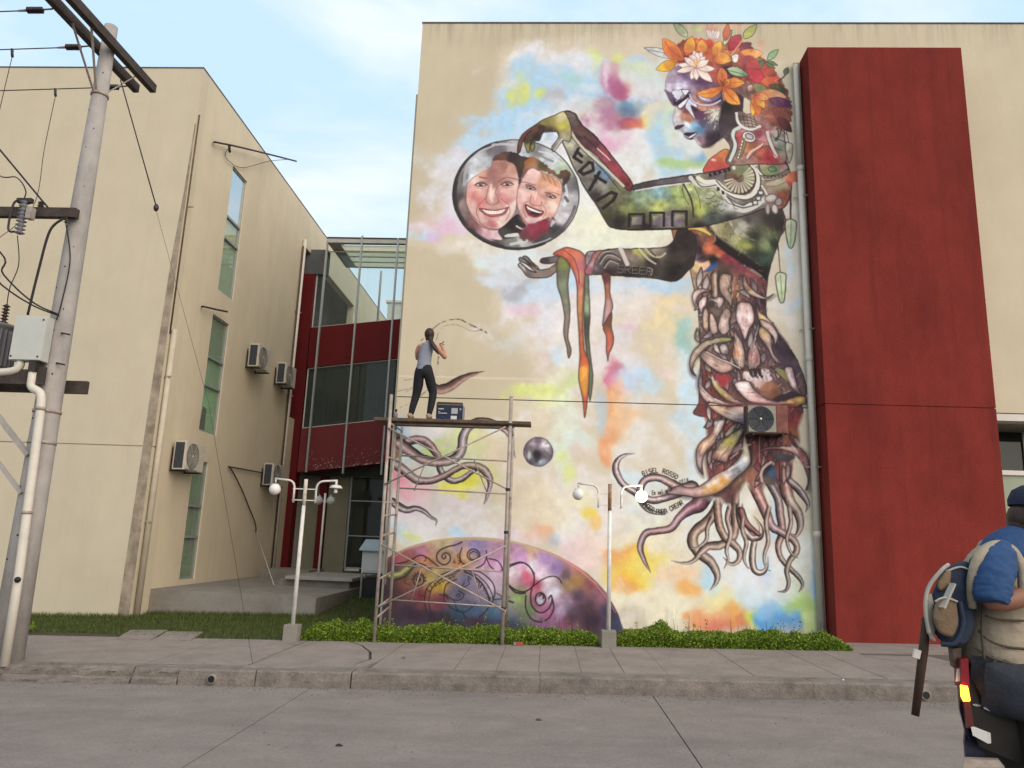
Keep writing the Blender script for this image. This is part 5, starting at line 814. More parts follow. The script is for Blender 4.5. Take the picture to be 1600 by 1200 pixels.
# back petals
leaf(420, 400, 265, 240, 92, (150, 50, 50), (210, 116, 44), edge=(110, 54, 40), bend=-.06, vein=(170, 60, 50), rim=(214, 130, 50)); leaf(380, 395, 215, 472, 66, (176, 90, 40), (216, 170, 40), edge=(90, 80, 40), bend=-.06)
leaf(440, 370, 485, 220, 76, (190, 80, 50), (214, 150, 50), edge=(70, 40, 30), bend=.03); leaf(560, 360, 560, 245, 66, (190, 96, 60), (214, 140, 50), edge=(140, 80, 50)); leaf(640, 370, 700, 260, 60, (196, 100, 50), (216, 160, 60), edge=(150, 90, 50))
for i in range(5): leaf(640+8*i, 250, 590+24*i, 170+6*(i % 2), 26, (206, 180, 170), (214, 204, 200), edge=(170, 130, 124), ew=2)
leaf(640, 300, 600, 250, 40, (190, 60, 50), (200, 70, 56)); leaf(760, 330, 850, 210, 80, (150, 40, 56), (176, 60, 70), edge=(110, 34, 44)); leaf(840, 330, 930, 270, 60, (130, 60, 70), (110, 60, 66))
line([(780, 360), (820, 310), (870, 240)], 10, (206, 150, 110), .9); leaf(850, 340, 1020, 350, 66, (206, 120, 56), (214, 150, 90), edge=(150, 84, 50), bend=.06); leaf(850, 380, 990, 440, 70, (140, 70, 70), (170, 60, 60)); leaf(1000, 440, 880, 460, 60, (176, 60, 60), (160, 64, 66))
leaf(640, 400, 780, 400, 76, (200, 90, 54), (216, 160, 60), edge=(150, 80, 50), bend=-.1); leaf(900, 470, 1030, 570, 84, (170, 50, 60), (190, 50, 66), edge=(110, 36, 46)); leaf(1000, 570, 1150, 545, 80, (200, 100, 56), (200, 70, 56), edge=(130, 60, 50)); leaf(1040, 470, 1110, 520, 60, (190, 70, 56), (130, 66, 50))
leaf(1060, 590, 1190, 640, 60, (84, 80, 60), (60, 64, 46), edge=(50, 50, 40)); line([(1130, 560), (1180, 520), (1200, 480)], 14, (60, 66, 50), .9); pod(1180, 510, 1205, 455, 34, (70, 84, 60), (90, 100, 76)); leaf(940, 590, 1050, 640, 56, (110, 130, 76), (120, 120, 80))
leaf(940, 620, 900, 600, 40, (150, 50, 60), (206, 170, 166)); leaf(1000, 640, 1190, 680, 64, (206, 120, 70), (200, 150, 110)); leaf(1060, 690, 1235, 745, 60, (110, 60, 84), (84, 44, 84), edge=(70, 36, 66)); leaf(1090, 760, 1230, 860, 84, (120, 60, 54), (130, 70, 60), edge=(90, 46, 44)); leaf(1130, 830, 1230, 940, 60, (110, 50, 50), (70, 40, 44), edge=(60, 34, 36))
for x1, y1, c in ((940, 820, YE), (985, 825, OR), (1030, 760, YE), (1060, 690, (214, 150, 80))): leaf(960, 660, x1, y1, 52, (190, 84, 60), c, edge=(140, 66, 50))
pod(745, 465, 905, 515, 56, (110, 146, 104), (176, 190, 156)); line([(755, 478), (820, 495), (890, 515)], 5, (50, 60, 44), .9); poly([(785, 370), (830, 360), (825, 410), (795, 415)], (206, 204, 190))
fibres(150, [(420, 300), (900, 280), (1120, 500), (1220, 760), (1180, 880), (1000, 780), (760, 600), (520, 470)], [(90,34,40),(206,100,60),(214,150,70),(150,50,50),(60,30,40),(190,80,70)], 46, 9, 40, 60, 8, .5)
# water lily
for a in ((-100, 30, 150), (-62, 34, 150), (-128, 34, 130), (-150, 30, 110), (-38, 36, 140), (-82, 36, 130), (-115, 36, 120)):
    t = math.radians(a[0]); leaf(515, 450, 515+a[2]*.62*math.cos(t), 450+a[2]*.85*math.sin(t), a[1]+8, (196, 150, 130), (218, 196, 184), edge=(150, 110, 110), ew=2.4)
for x1, y1, w in ((375, 435, 36), (368, 490, 36), (480, 545, 44), (520, 550, 40), (635, 565, 48), (655, 470, 42), (610, 400, 44), (425, 380, 38)):
    leaf(515, 455, x1, y1, w, (206, 176, 162), (222, 204, 192), edge=(140, 104, 108), ew=2.6)
blob(505, 428, 28, 14, (220, 160, 70), .95)
# big front lily
for x1, y1, w, b in ((705, 455, 70, 0), (880, 570, 66, -.08), (845, 735, 78, .06), (520, 650, 62, -.12), (770, 545, 40, 0)):
    leaf(715, 600, x1, y1, w, (190, 80, 40), (214, 140, 50) if y1 > 500 else (200, 110, 60), edge=(130, 66, 40), ew=3, bend=b, vein=(150, 60, 36))
for i in range(6): line([(715, 600), (690+12*i, 545+8*(i % 3))], 5, (110, 50, 30), .9)
for i in range(24): blob(420+prng.rand()*360, 290+prng.rand()*300, 3, 3, (90, 40, 36), .8)
# grime: drips under the coping and the horizontal joint's stain
fr(0, 0, 1)
C_ = np.clip(PC/np.maximum(PA[..., None], 1e-4), 0, 1)
_l = (C_@np.array([.3, .59, .11]))[..., None]; C_ = _l+(C_-_l)*.86; C_ = .03+.955*C_
MURAL_RGB = np.where(C_ <= .04045, C_/12.92, ((C_+.055)/1.055)**2.4)
MURAL_A = np.clip(PA, 0, 1)
# ------------------------------------------------------------------ colours
CREAM = (.558, .490, .355); CREAM_L = (.542, .478, .350)
M_wallL = mat('cream plaster', CREAM_L, .9, .045, 1.1, .12, 60, dirt=(.45, .375, .275), dscale=.9, damt=.3, streak=(1.2, 1.2, .35), drips=((.42, .37, .27), .22), speck=.05)
M_side = mat('cream plaster side', (.60, .52, .38), .9, .045, 1.1, .12, 60, dirt=(.45, .38, .285), dscale=.9, damt=.4, streak=(1.2, 1.2, .35), drips=((.42, .37, .28), .28), speck=.05)  # same plaster, colour lightened to make up for light missing on side walls
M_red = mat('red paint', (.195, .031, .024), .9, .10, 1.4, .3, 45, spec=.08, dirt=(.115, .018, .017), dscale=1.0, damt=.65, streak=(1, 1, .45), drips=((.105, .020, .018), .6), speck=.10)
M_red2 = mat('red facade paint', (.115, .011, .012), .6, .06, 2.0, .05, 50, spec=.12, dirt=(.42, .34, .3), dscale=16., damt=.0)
M_conc = mat('grey concrete', (.235, .215, .185), .95, .12, 2.2, .4, 70, dirt=(.13, .12, .10), dscale=2.2, damt=.5, speck=.12)
M_walk = mat('sidewalk concrete', (.245, .208, .182), .95, .12, 2.6, .35, 90, dirt=(.13, .115, .10), dscale=1.3, damt=.55, speck=.16)
M_kerb = mat('kerb concrete', (.20, .172, .148), .95, .18, 4.0, .6, 50, dirt=(.075, .062, .05), dscale=3.2, damt=.75, speck=.18)
M_road = mat('road concrete', (.225, .192, .172), .95, .10, 2.4, .45, 110, dirt=(.125, .108, .098), dscale=.8, damt=.6, streak=(.45, 1.5, 1), speck=.17)
M_lip = mat('white painted trim', (.62, .58, .52), .7, .06, 4)
M_pvc = mat('cream plastic pipe', (.58, .54, .46), .5, .06, 6, dirt=(.36, .32, .25), dscale=2.5, damt=.4)
M_white = mat('white painted steel', (.60, .58, .54), .5, .08, 8, dirt=(.22, .11, .05), dscale=9, damt=.45)
M_steel = mat('weathered galvanised tube', (.36, .31, .27), .55, .2, 9, metal=.15, dirt=(.19, .105, .065), dscale=7, damt=.6)
M_dark = mat('dark steel', (.035, .03, .028), .6, .2, 9)
M_black = mat('black rubber', (.012, .012, .013), .6, .2, 9)
M_alu = mat('grey aluminium', (.33, .35, .34), .4, .08, 8, metal=.3)
M_ac = mat('air conditioner casing', (.50, .465, .40), .5, .06, 6, dirt=(.30, .26, .21), dscale=5, damt=.5)
M_coil = mat('condenser fins', (.045, .05, .06), .6, .3, 30)
M_soil = mat('garden soil', (.06, .055, .03), .95, .3, 7, .5, 40)
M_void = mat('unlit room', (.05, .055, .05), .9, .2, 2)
M_room = mat('room plaster', (.20, .205, .185), .9, .1, 2)
M_curtain = mat('pale green curtain', (.38, .52, .38), .9, .18, 3.5)
M_glass = glass('green tinted glass', (.50, .62, .50), .04, .60)
M_glassA = glass('clear facade glass', (.84, .90, .89), .02, .94)
M_glassD = glass('smoked facade glass', (.34, .40, .36), .02, .80)
M_glassS = glass('sky reflecting glass', (.55, .66, .70), .45, .5)

# ------------------------------------------------------------------ ground, road, kerb, sidewalk
raw('ground', [(-1500, -1500, -2.6), (1500, -1500, -2.6), (1500, 1500, -2.6), (-1500, 1500, -2.6)], [(0, 1, 2, 3)], M_soil, kind='structure')
KY = -4.5
def sheet(mb, x0, x1, y0, y1, zf, nx=1, dz=0.): 
    """top sheet following the street's slope, with a skirt"""
    return mb.prism([(x0, y0, zf(x0)+dz), (x1, y0, zf(x1)+dz), (x1, y1, zf(x1)+dz), (x0, y1, zf(x0)+dz)], (0, 0, -.3))
road = sheet(MB(), -70, 70, -60, KY+.2, road_z, dz=-.02).build('road', mat('road bed', (.05, .045, .04), .95), kind='structure')
X0 = -2.62-3.83*4
for i in range(9):
    for j in range(3):
        x0, x1, y0, y1 = X0+3.83*i+.006, X0+3.83*(i+1)-.006, KY-3.62*(j+1)+.006, KY-3.62*j-.006
        o = MB().prism([(x0, y0, road_z(x0)), (x1, y0, road_z(x1)), (x1, y1, road_z(x1)), (x0, y1, road_z(x0))], (0, 0, -.05)).build('slab', M_road, road)
# sidewalk: cracked monolithic concrete on the left, narrow flags on the right
walk = sheet(MB(), -40, 40, KY+.14, -1.86, lambda x: walk_z(x), dz=-.03).build('sidewalk', mat('mortar bed', (.105, .09, .078), .95), kind='structure')
rs = random.Random(3)
def patchwork(poly_pts, name, m, dz=.0):
    return MB().prism([(x, y, walk_z(x)+dz) for x, y in poly_pts], (0, 0, -.05)).build(name, m, walk)
LX = [-30, -12.2, -8.1, -6.35, -4.75, -3.52]
for a, b in zip(LX, LX[1:]):
    patchwork([(a+.008, KY+.17), (b-.008, KY+.16), (b-.006, -1.88), (a+.006, -1.87)], 'slab', M_walk, rs.uniform(-.004, .004))
patchwork([(-3.51, KY+.16), (-3.0, KY+.16), (-2.3, -3.95), (-2.22, -3.5), (-2.36, -2.9), (-2.62, -2.3), (-2.9, -1.9), (-3.3, -1.88), (-3.36, -2.5), (-3.40, -3.2)], 'slab', M_walk, .003)
patchwork([(-3.505, -1.88), (-3.32, -1.88), (-3.38, -2.5), (-3.42, -3.2), (-3.505, -4.0)], 'slab', M_walk, -.002)
patchwork([(-2.97, KY+.16), (-2.2, KY+.16), (-2.06, -3.6), (-2.05, -3.0), (-2.06, -1.89), (-2.86, -1.89), (-2.58, -2.3), (-2.32, -2.9), (-2.18, -3.5), (-2.27, -3.96)], 'slab', M_walk, 0)
sx = -2.05
while sx < 16:
    e = sx+.497; s = rs.uniform(-.003, .003)
    y1 = -1.88 if e < 4.45 else -.5
    yy = [KY+.30, -3.2, y1] if rs.random() < .75 else [KY+.30, y1]
    for a, b in zip(yy, yy[1:]):
        MB().prism([(sx+.005, a+.003, walk_z(sx, a)+s), (e, a+.003, walk_z(e, a)+s), (e, b-.003, walk_z(e, b)+s), (sx+.005, b-.003, walk_z(sx, b)+s)], (0, 0, -.05)).build('slab', M_walk, walk)
    sx = e
sheet(MB(), 4.3, 40, -1.9, -.3, lambda x: walk_z(x, -.9)-.05, dz=0).build('forecourt', M_walk, walk)
kerb = sheet(MB(), -40, 40, KY+.02, KY+.16, lambda x: walk_z(x)-.06).build('kerb', M_kerb, kind='structure')
def kerb_piece(x0, x1, z_lo, z_hi, y_out, depth, rough, seed, name='kerb_stone'):
    """a kerb length with a chipped, uneven face"""
    r2 = random.Random(seed); n = max(3, int((x1-x0)/.09)); V, F = [], []
    for i in range(n+1):
        x = x0+(x1-x0)*i/n; j = lambda k=1.: r2.uniform(-rough, rough)*k
        V += [(x, y_out+j(), road_z(x)+z_lo), (x, y_out+j(), road_z(x)+(z_lo*.5+z_hi*.5)+j(.5)), (x, y_out+.012+j(.7), road_z(x)+z_hi-.018+j(.6)), (x, y_out+.04+j(.4), road_z(x)+z_hi+j(.25)), (x, y_out+depth, road_z(x)+z_hi), (x, y_out+depth, road_z(x)+z_lo)]
    for i in range(n):
        a, b = 6*i, 6*i+6
        for k in range(6): F.append((a+k, b+k, b+(k+1) % 6, a+(k+1) % 6))
    F += [tuple(range(6))[::-1], tuple(6*n+k for k in range(6))]
    return raw(name, V, F, M_kerb, kerb)
kx = -2.17
ks = 0
while kx < 15:
    e = kx+rs.uniform(1.6, 3.2); kerb_piece(kx+.002, e-.002, -.03, .172, KY-.02, .34, .006, ks); kx = e; ks += 1
kx = -2.18
for wdt, lo in ((1.1, 0), (.9, 0), (.55, 1), (1.55, 1), (1.5, 1), (1.2, 0), (1.4, 1), (1.6, 0), (2.5, 0), (3, 0), (5, 0)):
    e = kx-wdt; ks += 1
    if lo:                                          # broken kerb: a lower and a set-back upper course
        kerb_piece(e+.012, kx-.01, -.03, .075, KY-.03, .2, .014, ks+50); kerb_piece(e+.006, kx-.006, .082, .172, KY+.025+.02*rs.random(), .26, .016, ks+90)
    else: kerb_piece(e+.006, kx-.006, -.03, .172, KY-.015, .34, .012, ks)
    kx = e
# drains through the kerb
for px, py in ((331, 1061), (1446, 1086)):
    p = at(px, py, 1, KY-.03)
    d = MB(); d.lathe([(.040, 0), (.052, 0), (.052, .12), (.040, .12)], (p.x, KY-.05, p.z), 16, 1); d.build('drain_pipe', M_conc, kerb)
    MB().lathe([(.0, .002), (.040, .002)], (p.x, KY-.049, p.z), 16, 1).build('drain_mouth', M_black, kerb)
# lawn and beds
def lawn_z(x, y):
    z = .105+S(x)
    if y > 1.2 and x > -7.9: z += min(max(0, y-1.4), 5)*.06
    return z
V, F = [], []
gx = [-40, -14, -10, -9, -8, -7, -6, -5, -4.4, -4, -3.5, -3, -2, -1, 0, 1, 2, 3, 4.46]; gy = [-1.85, -1, 0, 1, 1.6, 2.5, 4, 6, 9.3]
for y in gy:
    for x in gx: V.append((x, y, lawn_z(x, y)))
for j in range(len(gy)-1):
    for i in range(len(gx)-1):
        a = j*len(gx)+i; F.append((a, a+1, a+1+len(gx), a+len(gx)))
lawn = raw('lawn', V, F, M_soil, kind='structure')
for q in (((183, 997), (204, 984), (262, 984), (235, 999)), ((241, 999), (262, 986), (318, 987), (297, 1000))):
    P = []
    for x, y in q:
        p = at(x, y, 2, -.03)
        for _ in range(4): p = at(x, y, 2, walk_z(p.x)+.015)
        P.append(p)
    MB().prism(P, (0, 0, -.06)).build('slab', M_walk, walk)

# grit and dust lying along the kerb and scattered over the road
gr = np.random.RandomState(9); gv, gf = [], []
def grit(n, xr, yr, smin, smax, zf, power=1.):
    for _ in range(n):
        x = gr.uniform(*xr); y = yr[0]+(yr[1]-yr[0])*gr.rand()**power; s_ = gr.uniform(smin, smax); z = zf(x)+.001; a = gr.uniform(0, 6.28); b = len(gv)
        for k_ in range(4): gv.append((x+s_*math.cos(a+k_*1.57)*gr.uniform(.6, 1.3), y+s_*math.sin(a+k_*1.57)*gr.uniform(.6, 1.3), z))
        gv.append((x, y, z+s_*.7)); gf.extend([(b+k_, b+(k_+1) % 4, b+4) for k_ in range(4)])
grit(1500, (-9, 7), (KY-.03, KY-.45), .003, .011, road_z, 2.2); grit(500, (-9, 7), (KY-.3, -9.5), .003, .010, road_z); grit(500, (-8, 7), (KY+.2, -1.95), .003, .008, walk_z)
raw('gravel', gv, gf, mat('dry grit', (.13, .11, .095), .95, .5, 30), kind='stuff')
# ------------------------------------------------------------------ the painted building
mural_img = bpy.data.images.new('mural', MW, MH, alpha=True, float_buffer=True, is_data=True)
_b = np.zeros((MH, MW, 4), np.float32); _b[..., :3] = np.clip(MURAL_RGB*1.27, 0, .86)[::-1]; _b[..., 3] = MURAL_A[::-1]
mural_img.alpha_mode = 'CHANNEL_PACKED'
mural_img.pixels.foreach_set(_b.ravel()); mural_img.update(); mural_img.pack()
def mural_material(name, base, only_front=True):
    m = mat(name, base, .88, .04, 1.2, .10, 55, dirt=(.44, .355, .25), dscale=.8, damt=.3, streak=(1.2, 1.2, .4))
    nt = m.node_tree; n = nt.nodes; l = nt.links.new; b = n['Principled BSDF']; src = b.inputs['Base Color'].links[0].from_socket
    g = n.new('ShaderNodeNewGeometry'); sp = n.new('ShaderNodeSeparateXYZ'); l(g.outputs['Position'], sp.inputs[0])
    def mth(op, a, c):
        k = n.new('ShaderNodeMath'); k.operation = op
        for i, v in enumerate((a, c)):
            if isinstance(v, (int, float)): k.inputs[i].default_value = v
            else: l(v, k.inputs[i])
        return k.outputs[0]
    # grime running down from the coping
    ns = n.new('ShaderNodeTexNoise'); ns.inputs['Scale'].default_value = 1.0; ns.inputs['Detail'].default_value = 7; ns.inputs['Roughness'].default_value = .75
    mp_ = n.new('ShaderNodeMapping'); mp_.inputs['Scale'].default_value = (5.5, 5.5, .32); l(g.outputs['Position'], mp_.inputs[0]); l(mp_.outputs[0], ns.inputs['Vector'])
    top = n.new('ShaderNodeMapRange'); top.inputs['From Min'].default_value = MZ1-.62; top.inputs['From Max'].default_value = MZ1; l(sp.outputs[2], top.inputs[0])
    dr = n.new('ShaderNodeMapRange'); dr.inputs['From Min'].default_value = .46; dr.inputs['From Max'].default_value = .70; l(ns.outputs['Fac'], dr.inputs[0])
    fac = mth('MULTIPLY', mth('MULTIPLY', top.outputs[0], dr.outputs[0]), .5)
    low = n.new('ShaderNodeMapRange'); low.inputs['From Min'].default_value = .75; low.inputs['From Max'].default_value = .1; l(sp.outputs[2], low.inputs[0])
    fac = mth('ADD', fac, mth('MULTIPLY', mth('MULTIPLY', low.outputs[0], dr.outputs[0]), .5))
    im = n.new('ShaderNodeTexImage'); im.image = mural_img; im.extension = 'CLIP'; im.interpolation = 'Cubic'
    cb = n.new('ShaderNodeCombineXYZ'); l(mth('DIVIDE', mth('SUBTRACT', sp.outputs[0], MX0), MW/RES), cb.inputs[0]); l(mth('DIVIDE', mth('SUBTRACT', sp.outputs[2], MZ1-MH/RES), MH/RES), cb.inputs[1]); l(cb.outputs[0], im.inputs['Vector'])
    a = im.outputs['Alpha']
    if only_front:
        sn = n.new('ShaderNodeSeparateXYZ'); l(g.outputs['Normal'], sn.inputs[0]); a = mth('MULTIPLY', a, mth('LESS_THAN', sn.outputs[1], -.5))
    nf = n.new('ShaderNodeTexNoise'); nf.inputs['Scale'].default_value = 38; nf.inputs['Detail'].default_value = 5; l(g.outputs['Position'], nf.inputs['Vector'])
    pt = n.new('ShaderNodeMix'); pt.data_type = 'RGBA'; pt.blend_type = 'MULTIPLY'; pt.inputs['Factor'].default_value = .13
    mr = n.new('ShaderNodeMapRange'); mr.inputs['From Min'].default_value = .3; mr.inputs['From Max'].default_value = .7; mr.inputs['To Min'].default_value = .6; mr.inputs['To Max'].default_value = 1.25; l(nf.outputs['Fac'], mr.inputs[0])
    l(im.outputs['Color'], pt.inputs['A']); l(mr.outputs[0], pt.inputs['B'])
    k = n.new('ShaderNodeMix'); k.data_type = 'RGBA'; l(a, k.inputs['Factor']); l(src, k.inputs['A']); l(pt.outputs['Result'], k.inputs['B'])
    k2 = n.new('ShaderNodeMix'); k2.data_type = 'RGBA'; l(fac, k2.inputs['Factor']); l(k.outputs['Result'], k2.inputs['A']); k2.inputs['B'].default_value = (.10, .085, .065, 1)
    l(k2.outputs['Result'], b.inputs['Base Color']); return m
M_mural = mural_material('mural plaster', CREAM)
JZ = 4.112
mb_ = thing('mural_building', 'tall cream building whose front wall carries a huge colourful mural of a flower-crowned woman', 'building', (0, 0, 0))
XL, XR, DEP = -2.832, 13.0, 16.0
MB().box(XL, XR, 0, .3, JZ+.009, 11.914).build('wall', M_mural, mb_, label='upper wall painted with the woman, sphere and flowers')
MB().box(XL, 7.42, 0, .3, -.6, JZ-.009).build('wall', M_mural, mb_, label='lower wall painted with roots, tentacles and a planet')
MB().box(XL+.02, XR-.02, .014, .28, JZ-.0085, JZ+.0085).build('joint', mat('joint shadow gap', (.10, .085, .07), .9), mb_)
pieces(MB().box(XL, XL+.3, .302, DEP, -.6, 11.91).box(XR-.3, XR, .302, DEP, -.6, 11.91).box(XL+.302, XR-.302, DEP-.3, DEP, -.6, 11.91), 'wall', M_side, mb_)
MB().box(XL+.302, XR-.302, .302, DEP-.302, 11.3, 11.5).build('roof', M_conc, mb_)
MB().box(XL-.012, XR+.012, -.012, .31, 11.916, 11.945).build('coping', mat('weathered coping', (.10, .09, .085), .9, .3, 5), mb_)
MB().box(XL-.14, XL-.002, .5, 3.2, -.4, 10.62).build('pilaster', M_side, mb_)
rh = MB().box(-1.05, .35, 4.6, 6.2, 11.5, 14.55).build('roof_hut', M_conc, mb_); MB().box(-1.2, .5, 4.45, 6.35, 14.552, 14.70).build('hut_roof', M_conc, rh)
# right bay: strip window in a recess above a pale green wall
MB().box(7.42, XR, .002, .3, JZ-.13, JZ-.0095).build('lintel', M_lip, mb_)
MB().box(7.422, XR, 0, .3, -.6, 3.02).build('wall', mat('pale green plaster', (.30, .335, .25), .85, .05, 2, dirt=(.45, .42, .33), dscale=2.4, damt=.5), mb_, label='pale green lower wall under the strip window')
MB().box(7.422, XR, -.035, .34, 3.022, 3.105, .008).build('sill', M_lip, mb_)
f = MB().box(7.422, XR-.3, 1.25, 1.26, 3.1, 3.98).build('window', glass('dark recessed glass', (.10, .13, .10), .02, .6), mb_)
g = MB()
for x in (7.43, 8.15, 9.0, 9.9, 10.8, 11.7, 12.5): g.box(x, x+.04, 1.21, 1.245, 3.1, 3.98)
pieces(g, 'mullion', M_alu, f)
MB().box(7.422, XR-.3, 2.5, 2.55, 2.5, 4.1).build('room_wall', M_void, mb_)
MB().box(7.43, XR-.3, .305, 2.4, 3.983, 4.05).build('soffit', mat('recess soffit', (.32, .29, .24), .9), mb_)
# red projecting tower
RX0, RX1, RY = 4.724, 7.575, -.47
pieces(MB().box(RX0, RX1, RY, -.002, -.3, 4.10).box(RX0, RX1, RY, -.002, 4.118, 11.045), 'red_projection', M_red, mb_); MB().box(RX0+.014, RX1-.014, RY+.014, -.003, 4.101, 4.117).build('joint', M_red, mb_)
# rust stain where the scupper drips at the tower's top
# downpipe on the mural's right edge
dp = thing('drainpipe', 'white plastic drainpipe running up between the mural and the red tower', 'pipe', (4.62, -.08, 0))
def vpipe(par, name, z0, z1, r, m, x=0, y=0): return MB().tube([(x, y, z0), (x, y, z1)], r, 14).build(name, m, par)
vpipe(dp, 'pipe', .22, 8.75, .058, M_pvc); vpipe(dp, 'pipe', 8.752, 10.95, .052, M_pvc); MB().ball((0, 0, 10.95), .056).build('elbow', M_pvc, dp)
for z in (1.9, 5.0, 8.72): MB().lathe([(.062, z-.05), (.068, z-.04), (.068, z+.04), (.062, z+.05)], n=14).build('coupling', M_pvc, dp)
for z in (3.05, 5.55, 8.15): MB().bar((-.13, .05, z), (.1, -.06, z), .012, .02).tube([(0, -.066, z), (.13, -.07, z+.01)], .006, 6).build('clamp', M_steel, dp)

# ------------------------------------------------------------------ air conditioners
def fan_unit(name, w, h, d, m_case, m_face, parent_label, loc, rz, group, m_right=None):
    """outdoor unit: local -Y is the fan face, X the width; the wall is at y = 0"""
    t = thing(name, parent_label, 'air conditioner', loc, rz, group)
    y0 = -d-.10
    MB().box(-w/2, w/2, y0+.012, -.10, -h/2, h/2, .012).build('housing', m_case, t)
    fx = -w*.17; fr_ = h*.43
    plate = MB().box(-w/2+.02, fx+fr_+.05, y0-.004, y0+.0115, -h/2+.02, h/2-.02, .006).build('front_plate', m_face, t)
    if m_right: MB().box(fx+fr_+.055, w/2-.012, y0-.003, y0+.0115, -h/2+.014, h/2-.014, .006).build('side_plate', m_right, t)
    MB().lathe([(0, y0-.006), (fr_, y0-.006), (fr_+.012, y0-.012), (fr_+.012, y0-.002)], (fx, 0, 0), 26, 1).build('fan_opening', M_coil if m_right else mat('pale grey fan grille', (.20, .195, .17), .6, .2, 14), t)  # wall units get a lighter grey fan disc
    g = MB()
    for k in range(1, 6): g.tube([(fx+fr_*k/6*math.cos(a*math.pi/10), y0-.012, fr_*k/6*math.sin(a*math.pi/10)) for a in range(21)], .0022, 4, False)
    for k in range(6):
        a = math.pi*k/3; g.tube([(fx, y0-.012, 0), (fx+fr_*math.cos(a), y0-.012, fr_*math.sin(a))], .003, 4)
    g.build('grille', M_dark if m_right else M_ac, t)
    MB().lathe([(0, y0-.016), (.02, y0-.016), (.022, y0-.008)], (fx, 0, 0), 12, 1).build('fan_hub', M_lip, t)
    MB().box(-w/2-.006, -w/2+.004, y0+.05, -.13, -h/2+.03, h/2-.04).build('coil', M_coil, t)
    brs = []
    for s_ in (-1, 1):
        br = MB(); brs.append(br); x = s_*w*.36; br.bar((x, y0-.02, -h/2-.02), (x, 0, -h/2-.02), .03, .03).bar((x, -.012, -h/2-.02), (x, -.012, h*.28), .03, .02)
    [br_.build('bracket', M_dark, t) for br_ in brs]; return t
fan_unit('air_conditioner', .70, .50, .25, mat('casing painted brown', (.13, .085, .07), .6, .3, 9), mat('unit face', (.26, .235, .19), .55, .12, 9), 'mural-painted air conditioner on the figure\'s hip with a dark round fan', (3.77, 0, 3.83), 0, 'air conditioners on the walls', mat('casing painted rust red', (.20, .065, .052), .6, .35, 7))
XS = -7.85
for (px, py, lab) in ((402, 559, 'upper air conditioner on the left building nearer the street, below no window'), (444, 586, 'upper air conditioner beside the red facade drainpipe'), (290, 713, 'lower air conditioner above the ground-floor slot window'), (424, 742, 'lower air conditioner beside the left lamp globe')):
    p = at(px, py, 0, XS+.2)
    lab = {402: 'beige air conditioner high on the side wall, left of its upper neighbour', 444: 'beige air conditioner high on the side wall, next to the red glazed link', 290: 'beige air conditioner over the top of the ground-floor slot window', 424: 'beige air conditioner low on the side wall behind the lamp with the broken globe'}[px]
    fan_unit('air_conditioner', .86, .60, .27, M_ac, M_ac, lab, (XS, p.y+.1, p.z), R(90), 'air conditioners on the walls')

# ------------------------------------------------------------------ left building
lb = thing('left_building', 'plain cream three-storey building with slot windows at the left edge of the scene', 'building')
FY, TZ, LZ = 1.0, 11.55, 3.163
MB().box(-30, XS, FY, FY+.3, LZ+.012, TZ).build('wall', M_wallL, lb, label='upper part of the street wall')
MB().box(-30, XS, FY, FY+.3, -1.2, LZ-.012).build('wall', M_wallL, lb, label='lower part of the street wall')
MB().box(-29.9, XS-.012, FY+.012, FY+.28, LZ-.0115, LZ+.0115).build('joint', mat('pale joint', (.36, .30, .23), .9), lb)
WIN = [(2.95, 3.80, 7.10, 10.26), (2.86, 3.76, 3.76, 6.48), (2.80, 3.52, .51, 3.10)]
def side_wall():
    """side wall with real openings: a grid of blocks with the holes left out"""
    holes = WIN+[(8.45, 14.5, 5.0, 10.42)]
    ys = sorted({FY+.302, 26.0}|{v for h in holes for v in h[:2]}); zs = sorted({-.6, TZ}|{v for h in holes for v in h[2:]})
    V, F = [], []
    m = MB()
    for a, b in zip(ys, ys[1:]):
        run = None
        for c, d in zip(zs, zs[1:]):
            solid = not any(h[0] <= a and b <= h[1] and h[2] <= c and d <= h[3] for h in holes)
            if solid: run = (run[0], d) if run else (c, d)
            if (not solid or d == zs[-1]) and run:
                m.box(XS-.25, XS, a, b, run[0], run[1]); run = None
    bmesh.ops.remove_doubles(m.bm, verts=m.bm.verts[:], dist=1e-5)
    seen = {}
    for fc in list(m.bm.faces):
        k = tuple(sorted(v.index for v in fc.verts)) if False else tuple(sorted((round(v.co.x, 4), round(v.co.y, 4), round(v.co.z, 4)) for v in fc.verts)); seen.setdefault(k, []).append(fc)
    bmesh.ops.delete(m.bm, geom=[fc for v in seen.values() if len(v) > 1 for fc in v], context='FACES_ONLY')
    return m.build('wall', M_side, lb, label='side wall with slot windows facing the glazed link')
side_wall()
pieces(MB().box(-30, XS-.252, 25.7, 26, -.6, TZ).box(-30, -29.7, FY+.302, 25.698, -.6, TZ), 'wall', M_side, lb)
MB().box(-29.7, XS-.252, FY+.302, 25.69, 11.1, 11.3).build('roof', M_conc, lb)
pieces(MB().box(-30, XS+.012, FY-.012, FY+.31, TZ+.002, TZ+.025).box(XS-.25, XS+.012, FY+.312, 26, TZ+.002, TZ+.025), 'coping', mat('weathered coping', (.1, .09, .085)), lb)
BLIND = [[(.60, 1.0, 'bare pane', None), (.43, .59, 'cream blind', (.78, .66, .36)), (0, .41, 'frosted film', (.42, .46, .35))],
         [(.64, 1.0, 'dark green blind', (.26, .34, .25)), (.40, .63, 'green blind', (.36, .50, .35)), (0, .39, 'bright green blind', (.44, .66, .43))],
         [(.62, 1.0, 'grey green drape', (.27, .32, .24)), (.36, .61, 'grey green drape low', (.25, .30, .23)), (0, .35, 'dusty drape', (.24, .28, .21))]]
